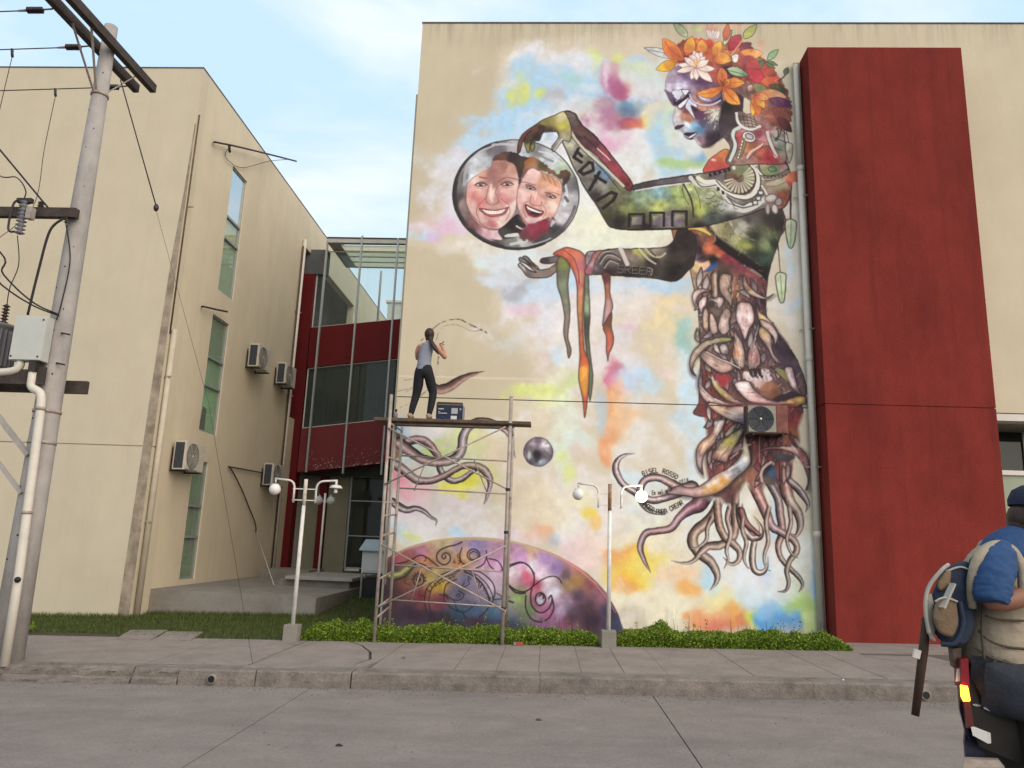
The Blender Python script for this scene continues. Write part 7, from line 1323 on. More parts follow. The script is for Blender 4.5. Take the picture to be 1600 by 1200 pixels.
# ------------------------------------------------------------------ scaffold, plank, box
sc_ = thing('scaffold', 'rusty tubular scaffold tower standing against the mural over the hedge', 'scaffold', (0, 0, 0))
SXL, SXR, YF, YB = -2.49, -.62, -1.93, -.62
def post(x, y, z0, z1, r=.026): return MB().tube([(x, y, z0), (x, y, z1)], r, 12).build('post', M_steel, sc_)
gz = lambda x: walk_z(x)
post(SXL-.02, YF, gz(SXL), 3.78); post(SXL-.08, YB, gz(SXL)-.02, 3.60); post(SXR, YF, gz(SXR), 3.80, .028); post(SXR-.02, YB, gz(SXR), 3.62)
post(SXL-.05, -1.30, .85, 3.42, .02); post(SXL-.03, -1.62, 1.55, 2.4, .017)
for z in (.42, .56, .98, 1.62, 1.92, 2.12, 2.82, 3.35): MB().tube([(SXL-.02, YF, z-.02), (SXL-.08, YB, z+.04)], .016, 8).build('rung', M_steel, sc_)
for z in (.5, 1.7, 2.3, 3.38): MB().tube([(SXR, YF, z), (SXR-.02, YB, z)], .016, 8).build('rung', M_steel, sc_)
def za(x, y, Y): return at(x, y, 1, Y).z
for y in (716, 767, 888, 943):
    z = za(700, y, YB); MB().tube([(SXL-.08, YB, z+.02), (SXR-.02, YB, z-.02)], .0135, 8).build('rail', M_steel, sc_)
for (x0, y0, x1, y1) in ((666, 720, 647, 767), (740, 717, 760, 767), (658, 889, 642, 942), (737, 889, 753, 942)):
    MB().tube([at(x0, y0, 1, YB), at(x1, y1, 1, YB)], .0105, 7).build('knee_brace', M_steel, sc_)
for (x0, y0, x1, y1) in ((606, 668, 790, 763), (790, 667, 600, 757), (597, 851, 790, 955), (790, 853, 590, 949)):
    MB().tube([at(x0, y0, 1, YF-.04), at(x1, y1, 1, YF-.05 if y1 > y0 else YF-.05)], .0125, 8).build('cross_brace', M_steel, sc_)
for z in (.62, 1.72, 2.36, 3.36):
    MB().lathe([(.028, z-.02), (.036, z-.02), (.036, z+.02), (.028, z+.02)], (SXR, YF, 0), 12).build('coupler', M_dark, sc_)
PZ = 3.47
M_wood = mat('old scaffold plank', (.13, .085, .055), .9, .3, 6, .4, 60, dirt=(.055, .038, .028), dscale=4, damt=.7, streak=(.3, 2, 2))
pk = MB().box(-2.84, -.31, -1.62, -1.30, PZ-.055, PZ-.004, .006).build('plank', M_wood); tag(pk, 'dark weathered scaffold plank the painter stands on', 'plank')
pk2 = MB().box(-2.80, -.72, -1.27, -.98, PZ-.05, PZ-.005, .006).build('plank', M_wood); tag(pk2, 'second scaffold plank behind the front one, under the box', 'plank')
MB().tube([(SXL-.1, -1.46, PZ-.08), (SXR+.04, -1.46, PZ-.08)], .02, 8).build('ledger', M_steel, sc_)
bt = thing('cardboard_box', 'dark printed cardboard box with white blocks on the scaffold plank beside the painter', 'box', (-1.665, -1.12, PZ-.004))
M_card = mat('dark printed card', (.016, .024, .046), .55, .15, 12)
MB().box(-.235, .21, -.10, .16, 0, .305, .004).build('body', M_card, bt); MB().box(.211, .216, -.10, .16, .0, .30).build('side_panel', mat('grey card', (.25, .22, .23), .8), bt)
fp = MB().prism([(-.24, -.105, .307), (.21, -.105, .307), (.19, .0, .36), (-.235, .0, .365)], (0, 0, .004)).build('flap', mat('brown card', (.035, .018, .014), .8), bt)
def decal(x0, x1, z0, z1, col, nm='print'): return MB().box(x0, x1, -.1025, -.1005, z0, z1).build(nm, mat('ink %d %d %d' % col, lin(col), .6), bt)
decal(.02, .125, .155, .25, (170, 168, 172), 'picture'); decal(.015, .115, .03, .12, (196, 198, 206), 'picture'); decal(-.23, -.07, .002, .045, (60, 120, 190), 'printed_band'); decal(-.23, .0, .05, .075, (36, 60, 110), 'printed_band')
x = -.195
for i in range(6):
    wdt = .011; decal(x, x+wdt, .222, .242, (225, 225, 228), 'letter') if i not in (1, 4) else (decal(x, x+.004, .222, .242, (225, 225, 228), 'letter'), decal(x+.005, x+wdt, .236, .242, (225, 225, 228), 'letter')); x += .0145
decal(-.195, -.165, .182, .191, (200, 200, 205), 'printed_line'); decal(-.195, -.05, .155, .166, (205, 205, 210), 'printed_line'); decal(.14, .19, .015, .04, (96, 92, 88), 'printed_block')
for i in range(8): decal(-.05+.019*i, -.05+.019*i+.008, .006, .018, (210, 190, 190), 'printed_dot')
decal(-.15, -.10, .05, .10, (40, 60, 110), 'printed_block'); decal(.155, .185, .215, .25, (130, 150, 150), 'printed_block')
pb = thing('paint_bottle', 'small brown-capped bottle standing on the plank by the left scaffold post', 'bottle', (-2.52, -1.45, PZ-.004)); MB().lathe([(0, 0), (.03, 0), (.03, .09), (.016, .11), (.016, .13), (0, .13)], n=12).build('body', M_porcg, pb); MB().lathe([(.018, .125), (.02, .125), (.02, .165), (0, .165)], n=12).build('cap', mat('brown cap', (.07, .04, .025), .6), pb)

# ------------------------------------------------------------------ plants
def leaf_cloud(name, m, parent, gen, n, size, seed, **tg):
    r2 = np.random.RandomState(seed); P = gen(n, r2)
    nrm = r2.normal(size=(n, 3)); nrm[:, 2] = np.abs(nrm[:, 2])+.25; nrm /= np.linalg.norm(nrm, axis=1)[:, None]
    t = np.cross(nrm, r2.normal(size=(n, 3))); t /= np.linalg.norm(t, axis=1)[:, None]; b = np.cross(nrm, t)
    s = size*r2.uniform(.6, 1.3, (n, 1))
    V = np.concatenate([P-t*s, P+b*s*.45-nrm*s*.1, P+t*s, P-b*s*.45-nrm*s*.1], 1).reshape(-1, 3)
    me = bpy.data.meshes.new(name); me.vertices.add(4*n); me.vertices.foreach_set('co', V.ravel()); me.loops.add(4*n); me.polygons.add(n)
    me.loops.foreach_set('vertex_index', np.arange(4*n, dtype=np.int32)); me.polygons.foreach_set('loop_start', np.arange(0, 4*n, 4, dtype=np.int32)); me.polygons.foreach_set('loop_total', np.full(n, 4, np.int32)); me.update(calc_edges=True); me.validate()
    me.materials.append(m); o = bpy.data.objects.new(name, me); COL.objects.link(o)
    if parent is not None: o.parent = parent
    return tag(o, **tg)
def leafmat(name, c0, c1, c2):
    """leaf colour differing from leaf to leaf, a little light passing through"""
    m = bpy.data.materials.new(name); m.use_nodes = True; nt = m.node_tree; n = nt.nodes; l = nt.links.new; n.clear()
    o = n.new('ShaderNodeOutputMaterial'); g = n.new('ShaderNodeNewGeometry'); r = n.new('ShaderNodeValToRGB'); e = r.color_ramp.elements
    e[0].color = c0+(1,); e[1].color = c2+(1,); k = e.new(.55); k.color = c1+(1,); l(g.outputs['Random Per Island'], r.inputs[0])
    d = n.new('ShaderNodeBsdfPrincipled'); d.inputs['Roughness'].default_value = .55; d.inputs['Specular IOR Level'].default_value = .25; l(r.outputs[0], d.inputs['Base Color'])
    t = n.new('ShaderNodeBsdfTranslucent'); l(r.outputs[0], t.inputs[0]); mx_ = n.new('ShaderNodeMixShader'); mx_.inputs[0].default_value = .25; l(d.outputs[0], mx_.inputs[1]); l(t.outputs[0], mx_.inputs[2]); l(mx_.outputs[0], o.inputs[0]); return m
M_leaf = leafmat('hedge leaves', (.035, .08, .010), (.14, .235, .022), (.36, .43, .05)); M_twig = mat('twigs', (.05, .035, .02), .9)
def hedge(name, label, x0, x1, seed, n):
    t = thing(name, label, 'hedge', ((x0+x1)/2, -1.6, walk_z((x0+x1)/2)), 0, 'low hedges along the mural wall'); cx, cz = (x0+x1)/2, walk_z((x0+x1)/2)
    bumps = [(random.uniform(x0, x1), random.uniform(.05, .18), random.uniform(.02, .09)) for _ in range(int((x1-x0)*6))]
    def top(x, y):
        h = .178+.018*np.sin(x*7+seed)+.012*np.sin(x*17.3)
        for bx_, bw, bh in bumps: h = h+bh*.45*np.exp(-((x-bx_)/bw)**2)
        ed = np.minimum((x-x0)/.15, (x1-x)/.30).clip(0, 1)**.5; prof = np.sqrt(np.clip(1-(np.abs(y+1.58)/.33)**3, 0, 1)); return h*ed*(.45+.55*prof)
    def gen(n, r2):
        x = r2.uniform(x0, x1, n); y = r2.uniform(-1.90, -1.27, n); u = r2.rand(n)**.45; front = r2.rand(n) < .3
        y = np.where(front, -1.90+np.abs(r2.normal(size=n))*.035, y); h = top(x, y); z = np.where(front, r2.uniform(.0, 1, n)*h, h*(.25+.75*u))+r2.normal(size=n)*.012
        return np.stack([x-cx, y+1.6, np.maximum(z, .004)+np.array([walk_z(v) for v in x])-cz], 1)
    o = leaf_cloud('foliage', M_leaf, t, gen, int(n*1.7), .0185, seed, kind='stuff')
    st = MB(); r3 = random.Random(seed)
    for k in range(int((x1-x0)*26)):
        x = r3.uniform(x0+.05, x1-.1); y = r3.uniform(-1.82, -1.35); hh = r3.uniform(.14, .3) if r3.random() < .93 else r3.uniform(.34, .42)
        z = walk_z(x)-cz; st.tube([(x-cx, y+1.6, z-.02), (x-cx+r3.uniform(-.04, .04), y+1.6+r3.uniform(-.03, .03), z+hh)], [.005, .002], 4, False)
    o2 = st.build('twigs', M_twig, t); o2['kind'] = 'stuff'
    MB().prism([(x0+.08-cx, -.2, -.02+S(x0-cx)), (x1-.2-cx, -.2, -.02+S(x1-cx)), (x1-.2-cx, .22, -.02+S(x1-cx)), (x0+.08-cx, .22, -.02+S(x0-cx))], (0, 0, .12)).build('shaded_core', mat('hedge core shade', (.012, .018, .006), .95, .4, 20), t)  # near-black block, shade between the leaves put into its colour
    # sprigs
    def gs(n, r2):
        k = 26; xs = r2.uniform(x0+.1, x1-.3, k); i = r2.randint(0, k, n); hh = r2.uniform(.22, .36, k)*(.8+.2*r2.rand(k)); u = r2.rand(n)
        x = xs[i]+r2.normal(size=n)*.014; return np.stack([x-cx, r2.normal(size=n)*.012+np.sin(xs[i]*9)*.16, u*hh[i]+.06+np.array([walk_z(v) for v in x])-cz], 1)
    o3 = leaf_cloud('sprigs', M_leaf, t, gs, 26*30, .016, seed+5, kind='stuff')
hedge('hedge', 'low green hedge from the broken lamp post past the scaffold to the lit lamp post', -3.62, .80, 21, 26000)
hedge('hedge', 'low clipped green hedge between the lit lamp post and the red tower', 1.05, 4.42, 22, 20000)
M_grass = leafmat('grass blades', (.035, .06, .013), (.07, .105, .02), (.15, .16, .045))
def grass_gen(n, r2, boxes):
    a = np.array([(b[1]-b[0])*(b[3]-b[2])*b[4] for b in boxes]); i = r2.choice(len(boxes), n, p=a/a.sum()); B = np.array(boxes)[i]
    return B[:, 0]+(B[:, 1]-B[:, 0])*r2.rand(n), B[:, 2]+(B[:, 3]-B[:, 2])*r2.rand(n)
def grass(seed, n, boxes, label):
    r2 = np.random.RandomState(seed); x, y = grass_gen(n, r2, boxes)
    z = np.array([lawn_z(a, b) for a, b in zip(x, y)]); tall = np.where((y > .55) & (y < 1.0) | (y > 1.3) & (y < 1.65), 1.9, 1.0); h = r2.uniform(.02, .06, n)*tall; an = r2.uniform(0, 6.28, n); w_ = r2.uniform(.004, .008, n)
    dx, dy = np.cos(an)*w_, np.sin(an)*w_; lx, ly = r2.normal(size=n)*.022, r2.normal(size=n)*.022
    V = np.stack([np.stack([x-dx, y-dy, z-.005], 1), np.stack([x+dx, y+dy, z-.005], 1), np.stack([x+lx, y+ly, z+h], 1)], 1).reshape(-1, 3)
    me = bpy.data.meshes.new('grass'); me.vertices.add(3*n); me.vertices.foreach_set('co', V.ravel()); me.loops.add(3*n); me.polygons.add(n)
    me.loops.foreach_set('vertex_index', np.arange(3*n, dtype=np.int32)); me.polygons.foreach_set('loop_start', np.arange(0, 3*n, 3, dtype=np.int32)); me.polygons.foreach_set('loop_total', np.full(n, 3, np.int32)); me.update(calc_edges=True)
    me.materials.append(M_grass); o = bpy.data.objects.new('grass', me); COL.objects.link(o); tag(o, label, 'grass', kind='stuff')
def in_slab(): pass
grass(31, 52000, [(-12, -3.9, -1.45, .98, 1.), (-6.6, -3.9, -1.84, -1.45, .7), (-11.5, -9.9, -1.84, -1.4, .5), (-4.45, -2.85, .98, 6, .8), (-7.8, -4.45, .98, 1.64, 1.3), (-4.45, .8, -1.2, -.05, .5)], 'short rough green grass of the strip before the left building')
wp = thing('weed', 'bright green weed growing by the foot of the utility pole\'s conduit', 'plant', at(36, 985, 1, -1.6))
def gw(n, r2):
    v = r2.normal(size=(n, 3))*np.array([.07, .05, .05]); v[:, 2] = np.abs(v[:, 2])+.02; return v
leaf_cloud('leaves', M_leaf, wp, gw, 220, .03, 77, kind='stuff'); MB().tube([(0, 0, -.03), (.01, 0, .08)], .006, 5).build('stem', M_twig, wp)
# ------------------------------------------------------------------ litter
bk = thing('broken_brick', 'broken brick with a pale end lying before the hedge on the sidewalk', 'brick', (-.37, -1.97, walk_z(-.37)), R(12)); MB().box(-.045, .05, -.03, .03, .001, .048, .006).build('clay', mat('red brick clay', (.30, .07, .045), .95, .2, 20), bk); MB().box(-.085, -.046, -.029, .029, .001, .046, .006).build('mortar', M_conc, bk)
for i, (px, py, s_, c, lab) in enumerate(((213, 1067, .02, (210, 210, 205), 'scrap of white paper in the gutter beside the cracked kerb'), (755, 1077, .022, (200, 196, 190), 'pale scrap of paper at the foot of the middle kerb'), (765, 1077, .018, (206, 202, 196), 'small pale scrap next to the other one at the middle kerb'), (1318, 1063, .012, (220, 220, 220), 'tiny white scrap on the sidewalk edge'), (530, 1165, .03, (46, 40, 38), 'dark dry leaf lying on the road'), (631, 1028, .03, (90, 80, 74), 'small dry leaf on the sidewalk flags'), (842, 1125, .03, (80, 70, 64), 'brown dry leaf on the road below the lit lamp post'))):
    p = at(px, py, 2, 0.0)
    for _ in range(5): p = at(px, py, 2, (road_z(p.x) if p.y < KY-.02 else walk_z(p.x))+.003)
    raw('litter', [(p.x-s_, p.y-s_*.5, p.z), (p.x+s_*.8, p.y-s_*.7, p.z+.006), (p.x+s_, p.y+s_*.5, p.z), (p.x-s_*.3, p.y+s_*.8, p.z+.012), (p.x-s_, p.y+s_*.3, p.z+.004), (p.x, p.y, p.z+.016)], [(0, 1, 5), (1, 2, 5), (2, 3, 5), (3, 4, 5), (4, 0, 5)], mat('scrap %d' % i, lin(c), .8), label=lab, category='litter') if False else tag(raw('litter', [(p.x-s_, p.y-s_*.5, p.z), (p.x+s_*.8, p.y-s_*.7, p.z+.006), (p.x+s_, p.y+s_*.5, p.z), (p.x-s_*.3, p.y+s_*.8, p.z+.012), (p.x-s_, p.y+s_*.3, p.z+.004), (p.x, p.y, p.z+.016)], [(0, 1, 5), (1, 2, 5), (2, 3, 5), (3, 4, 5), (4, 0, 5)], mat('scrap %d' % i, lin(c), .8)), lab, 'litter')
# ------------------------------------------------------------------ the painter on the plank (seen from behind)
M_skin = mat('warm skin', (.42, .205, .135), .6, .06, 8); M_skin2 = mat('tanned skin', (.23, .105, .065), .6, .08, 8)
M_hair = mat('dark brown hair', (.035, .018, .013), .5, .3, 30); M_tank = mat('grey tank top', (.20, .21, .26), .9, .08, 10, .2, 60); M_legg = mat('black leggings', (.010, .010, .013), .8, .2, 10)
M_shoe = mat('beige shoes', (.30, .235, .16), .8, .2, 14)
pn = thing('person', 'person in grey tank top and black leggings with a ponytail painting on the scaffold', 'person', (0, 0, 0))
gY = -1.45
def P(px, py, y): v = at(px, py, 1, y-.09); return (v.x, v.y, v.z)
def J(px, py, y, r, r2=None): return P(px, py, y)+(r, r2 or r)
body = [J(662, 576, -1.46, .125, .10), J(663, 566, -1.45, .105, .085), J(664, 553, -1.44, .105, .08), J(667, 543, -1.42, .11, .08), J(670, 535, -1.41, .06, .055), J(670.5, 531, -1.40, .042), J(671, 526.5, -1.38, .062, .065), J(671, 520.5, -1.37, .072, .08),
        J(655, 541, -1.41, .05), J(652, 551, -1.38, .043), J(652.5, 562, -1.30, .036), J(656.5, 549, -1.14, .027), J(658, 544, -1.08, .024),
        J(681, 542, -1.42, .05), J(689, 551, -1.40, .042), J(696, 560, -1.33, .036), J(692, 545, -1.16, .028), J(689, 538, -1.08, .024),
        J(656, 582, -1.47, .095), J(654, 599, -1.44, .082), J(650.5, 617, -1.42, .062), J(645, 635, -1.45, .052), J(641.5, 650, -1.47, .036), J(641, 654.5, -1.47, .034),
        J(668, 582, -1.47, .095), J(673, 599, -1.42, .082), J(677, 615, -1.40, .062), J(673.5, 634, -1.45, .052), J(670, 650, -1.47, .036), J(670, 654.5, -1.47, .034)]
be = [(0, 1), (1, 2), (2, 3), (3, 4), (4, 5), (5, 6), (6, 7), (3, 8), (8, 9), (9, 10), (10, 11), (11, 12), (3, 13), (13, 14), (14, 15), (15, 16), (16, 17), (0, 18), (18, 19), (19, 20), (20, 21), (21, 22), (22, 23), (0, 24), (24, 25), (25, 26), (26, 27), (27, 28), (28, 29)]
skin('body', [j[:3]+(j[3]*.84, j[4]*.84) if i < 4 else j for i, j in enumerate(body)], be, M_skin, pn)
g = lambda i, k=1.10, a=.004: body[i][:3]+(body[i][3]*k+a, body[i][4]*k+a)
lg = [g(0), g(18), g(19), g(20), g(21), g(22), g(24), g(25), g(26), g(27), g(28), body[1][:3]+(.112, .092)]
skin('leggings', lg, [(0, 1), (1, 2), (2, 3), (3, 4), (4, 5), (0, 6), (6, 7), (7, 8), (8, 9), (9, 10), (0, 11)], M_legg, pn)
skin('tank_top', [J(662, 584, -1.465, .142, .118), J(662.5, 574, -1.46, .132, .108), J(663, 566, -1.455, .118, .098), J(664, 556, -1.445, .118, .095), J(666, 547, -1.43, .122, .098), J(668, 540, -1.42, .105, .085), J(669.5, 534, -1.41, .05, .05), J(658.5, 537, -1.42, .032), J(678, 538, -1.42, .032)], [(0, 1), (1, 2), (2, 3), (3, 4), (4, 5), (5, 6), (4, 7), (4, 8)], M_tank, pn, 3, wrinkle=(.007, 12, 1.8))
MB().ball(J(671, 522, -1.40, 1)[:3], .098, (.84, .95, 1.05)).ball(J(671, 528, -1.41, 1)[:3], .075, (.9, .8, 1)).build('hair', M_hair, pn)
skin('ponytail', [J(671.5, 526, -1.47, .034), J(673, 531, -1.50, .030), J(675, 536, -1.53, .044, .036), J(678.5, 542, -1.54, .048, .034), J(681.5, 547, -1.53, .040, .028), J(684, 551, -1.51, .024, .018), J(685.5, 554, -1.50, .008)], [(i, i+1) for i in range(6)], M_hair, pn)
for px in (640.5, 669.5):
    v = Vector(P(px, 655, -1.47)); z = PZ-.004
    skin('shoe', [(v.x, v.y-.055, z+.052, .054, .060), (v.x, v.y+.03, z+.05, .052, .05), (v.x+.005, v.y+.13, z+.032, .046, .034), (v.x+.005, v.y+.17, z+.03, .03, .026)], [(0, 1), (1, 2), (2, 3)], M_shoe, pn, 1)
def hand(par, base, dirv, upv, size, m, curl=.5, name='hand', flip=1):
    """palm with five bent fingers"""
    b = Vector(base); d = Vector(dirv).normalized(); u = Vector(upv); s = d.cross(u).normalized()*flip; u = s.cross(d).normalized()*flip
    k = size; js = [tuple(b)+(.032*k, .018*k), tuple(b+d*.05*k)+(.040*k, .016*k)]; ed = [(0, 1)]
    for i, (off, ln) in enumerate(((-.034, .07), (-.012, .085), (.012, .08), (.034, .062))):
        p = b+d*.085*k+s*off*k; q = p+(d*(1-curl)-u*curl).normalized()*ln*.5*k; e = q+(d*(1-curl*1.7)-u*curl*1.5).normalized()*ln*.5*k; n0 = len(js)
        js += [tuple(p)+(.0105*k,), tuple(q)+(.0095*k,), tuple(e)+(.0075*k,)]; js[-3:] = [j+(j[3],) for j in js[-3:]]; ed += [(1, n0), (n0, n0+1), (n0+1, n0+2)]
    p = b+d*.03*k-s*.045*k; q = p+(d*.7-s*.5-u*.3).normalized()*.04*k; n0 = len(js); js += [tuple(p)+(.014*k, .014*k), tuple(q)+(.011*k, .011*k), tuple(q+(d-u*.4).normalized()*.03*k)+(.009*k, .009*k)]; ed += [(0, n0), (n0, n0+1), (n0+1, n0+2)]
    return skin(name, js, ed, m, par, 1)
hl = hand(pn, body[12][:3], (.1, 1, .5), (0, -.4, 1), .8, M_skin, .5); hr = hand(pn, body[17][:3], (-.1, 1, .5), (0, -.4, 1), .8, M_skin, .6, flip=-1)
br_ = thing('paintbrush', 'small paintbrush in the painter\'s right hand', 'brush', Vector(body[17][:3])+Vector((0, .09, .03)))
MB().tube([(0, -.1, -.05), (0, .12, .06)], .008, 8).build('handle', M_wood, br_); MB().tube([(0, .12, .06), (0, .2, .1)], [.012, .006], 8).build('bristles', M_hair, br_)

# ------------------------------------------------------------------ the motorcycle rider at the right edge
RYP = -9.55
def Q(px, py, dy=0., r=.05, r2=None): v = at(px, py, 1, RYP+dy); return (v.x, v.y, v.z, r, r2 or r)
rd = thing('person', 'person in a beige vest and blue shirt riding the motorcycle', 'person', (0, 0, 0))
M_shirt = mat('blue shirt', (.022, .060, .15), .85, .16, 9, .5, 26); M_vest = mat('beige vest', (.29, .245, .18), .9, .10, 7, .5, 22); M_jean = mat('dark denim', (.030, .036, .045), .9, .25, 9, .3, 60); M_cap = mat('navy cap', (.018, .022, .045), .85, .15, 10)
# trunk: hip -> shoulders, head, arm towards the handlebar, bent legs
hip = Q(1556, 1045, .0, .155, .135)
bj = [hip, Q(1554, 985, 0, .155, .13), Q(1556, 920, 0, .165, .135), Q(1563, 872, 0, .15, .12), Q(1590, 845, 0, .07), Q(1603, 830, 0, .062), Q(1618, 803, 0, .085, .10), Q(1624, 790, 0, .085, .095),
      Q(1560, 868, -.17, .07), Q(1553, 905, -.25, .062), Q(1549, 945, -.28, .052), Q(1590, 935, -.26, .045), Q(1640, 918, -.22, .036), Q(1660, 912, -.2, .032),
      Q(1585, 868, .18, .07), Q(1612, 905, .26, .058), Q(1640, 930, .28, .045), Q(1675, 915, .25, .034),
      Q(1575, 1070, -.12, .115), Q(1632, 1098, -.22, .095), Q(1680, 1120, -.22, .075), Q(1655, 1210, -.22, .06), Q(1625, 1290, -.2, .045), Q(1655, 1310, -.2, .04),
      Q(1580, 1060, .12, .115), Q(1640, 1080, .22, .095), Q(1690, 1100, .22, .075), Q(1665, 1190, .22, .06), Q(1640, 1270, .2, .045), Q(1670, 1290, .2, .04)]
bed = [(0, 1), (1, 2), (2, 3), (3, 4), (4, 5), (5, 6), (6, 7), (3, 8), (8, 9), (9, 10), (10, 11), (11, 12), (12, 13), (3, 14), (14, 15), (15, 16), (16, 17), (0, 18), (18, 19), (19, 20), (20, 21), (21, 22), (22, 23), (0, 24), (24, 25), (25, 26), (26, 27), (27, 28), (28, 29)]
skin('body', [j[:3]+(j[3]*.70, j[4]*.70) if i < 5 else (j[:3]+(j[3]*.84, j[4]*.84) if i in (8, 9, 14, 18, 24) else j) for i, j in enumerate(bj)], bed, M_skin2, rd)
k = lambda i, s=1.12, a=.008: bj[i][:3]+(bj[i][3]*s+a, bj[i][4]*s+a)
skin('shirt', [Q(1556, 935, 0, .13, .10), Q(1560, 890, 0, .14, .115), Q(1574, 866, 0, .145, .135), Q(1588, 850, 0, .115, .11), Q(1599, 839, 0, .088), Q(1604, 832, 0, .076)], [(i, i+1) for i in range(5)], M_shirt, rd)
skin('sleeve', [Q(1567, 862, -.08, .05), Q(1562, 866, -.15, .085), Q(1557, 880, -.20, .088), Q(1553, 902, -.245, .083), Q(1550.5, 924, -.27, .077), Q(1549.5, 938, -.28, .072), Q(1549.5, 943, -.283, .066)], [(i, i+1) for i in range(6)], M_shirt, rd, 3, wrinkle=(.010, 9, 2.6))
skin('sleeve', [k(14, 1.05), k(15, 1.2)], [(0, 1)], M_shirt, rd)
skin('vest', [Q(1556, 1062, 0, 0.199, 0.171), Q(1556, 1042, 0, 0.219, 0.185), Q(1553, 1015, 0, 0.217, 0.182), Q(1552, 985, 0, 0.207, 0.176), Q(1554, 950, .01, 0.210, 0.174), Q(1557, 915, .02, 0.210, 0.165), Q(1562, 885, .03, 0.189, 0.143), Q(1570, 862, .03, 0.137, 0.110), Q(1575, 853, .03, 0.114, 0.088)], [(i, i+1) for i in range(8)], M_vest, rd, 3, wrinkle=(.014, 6, 2.2))
ve = curve3([Q(1519, 950, -.20)[:3], Q(1518, 925, -.215)[:3], Q(1521, 898, -.225)[:3], Q(1530, 872, -.222)[:3], Q(1546, 857, -.19)[:3], Q(1566, 853, -.17)[:3], Q(1584, 864, -.20)[:3], Q(1596, 890, -.235)[:3], Q(1598, 925, -.25)[:3]])
MB().tube(ve, [.018+.010*math.sin(math.pi*i/(len(ve)-1)) for i in range(len(ve))], 8).build('vest_edge', M_vest, rd)
skin('jeans', [k(0, 1.02, .004), k(18, 1.15), k(19, 1.16), k(20, 1.14), k(21, 1.16), k(22, 1.2), k(24, 1.15), k(25, 1.16), k(26, 1.14), k(27, 1.16), k(28, 1.2)], [(0, 1), (1, 2), (2, 3), (3, 4), (4, 5), (0, 6), (6, 7), (7, 8), (8, 9), (9, 10)], M_jean, rd, 3, wrinkle=(.010, 8, 1.2))
MB().ball(Q(1613, 812, 0)[:3], .108, (1.05, .96, .92)).ball(Q(1604, 824, 0)[:3], .085, (1, .95, .9)).build('hair', M_hair, rd)
hd = at(1617, 800, 1, RYP)
cp = MB().lathe([(.112, 0), (.115, .03), (.10, .075), (.06, .105), (0, .115)], (0, 0, 0), 22).build('cap', M_cap, rd); cp.location = hd+Vector((0, 0, .018)); cp.rotation_euler = (0, R(8), 0)
bm_ = MB().prism([(.06, -.09, 0), (.15, -.075, -.004), (.2, 0, -.008), (.15, .075, -.004), (.06, .09, 0)], (0, 0, .008)).build('cap_brim', M_cap, rd); bm_.location = hd+Vector((.02, 0, .02)); bm_.rotation_euler = (0, R(10), 0)
for i, s in ((13, -1), (17, 1)): hand(rd, bj[i][:3], (1, 0, -.05), (0, 0, 1), 1.0, M_skin2, .75, flip=s)
for i in (23, 29):
    v = Vector(bj[i][:3]); skin('shoe', [(v.x-.06, v.y, v.z, .05, .05), (v.x+.04, v.y, v.z-.03, .05, .045), (v.x+.14, v.y, v.z-.045, .042, .035)], [(0, 1), (1, 2)], M_black, rd, 1)
M_seam_fold = mat('dark seam and fold', (.07, .055, .042), .9)  # dark tone draws pocket lines and the painted shade of cloth folds
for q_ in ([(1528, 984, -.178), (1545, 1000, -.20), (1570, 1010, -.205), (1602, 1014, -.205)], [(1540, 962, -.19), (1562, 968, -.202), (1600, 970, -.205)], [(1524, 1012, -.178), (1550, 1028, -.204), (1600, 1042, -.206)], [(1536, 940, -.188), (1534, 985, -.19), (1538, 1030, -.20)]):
    MB().tube(curve3([Q(x, y, d_)[:3] for x, y, d_ in q_]), .0055, 6).build('vest_seam_fold', M_seam_fold, rd)
# face: nose, ear
MB().ball(tuple(at(1642, 812, 1, RYP)), .02).build('nose', M_skin2, rd); MB().ball(tuple(at(1622, 812, 1, RYP-.085)), .026, (1, .4, 1.4)).build('ear', M_skin2, rd)
# backpack
bp_ = thing('backpack', 'blue and tan backpack on the rider\'s back', 'backpack', (0, 0, 0))
M_bpb = mat('navy nylon', (.022, .034, .062), .8, .2, 10, .4, 40); M_bpt = mat('tan canvas', (.17, .115, .07), .9, .15, 8, .4, 40); M_bpg = mat('grey webbing', (.33, .31, .27), .9, .1, 9)
def pad(nm, pts, dy0, dy1, m, bev=.03):
    o_ = MB(); v0 = [Q(x, y, dy0)[:3] for x, y in pts]; v1 = [Q(x, y, dy1)[:3] for x, y in pts]; n_ = len(pts)
    A = [o_.bm.verts.new(p) for p in v0]; B = [o_.bm.verts.new(p) for p in v1]; o_.bm.faces.new(A[::-1]); o_.bm.faces.new(B)
    for i in range(n_): o_.bm.faces.new((A[i], A[(i+1) % n_], B[(i+1) % n_], B[i]))
    bmesh.ops.bevel(o_.bm, geom=o_.bm.edges[:], offset=bev, segments=3, affect='EDGES', profile=.5, clamp_overlap=True)
    for f_ in o_.bm.faces: f_.smooth = True
    return o_.build(nm, m, bp_)
pad('main_bag', [(1455, 930), (1470, 895), (1495, 877), (1515, 876), (1522, 900), (1522, 985), (1508, 1010), (1470, 1004), (1452, 975)], -.20, .16, M_bpb, .03)
pad('front_pocket', [(1462, 938), (1478, 930), (1495, 936), (1498, 975), (1488, 998), (1466, 990), (1456, 965)], -.262, -.20, M_bpt, .026)
pad('top_pocket', [(1463, 912), (1475, 893), (1487, 890), (1484, 915), (1468, 926)], -.235, -.19, M_bpt, .016)
pad('side_pocket', [(1446, 935), (1455, 925), (1460, 945), (1457, 985), (1464, 1004), (1453, 1000), (1445, 970)], -.21, .05, M_bpg, .014)
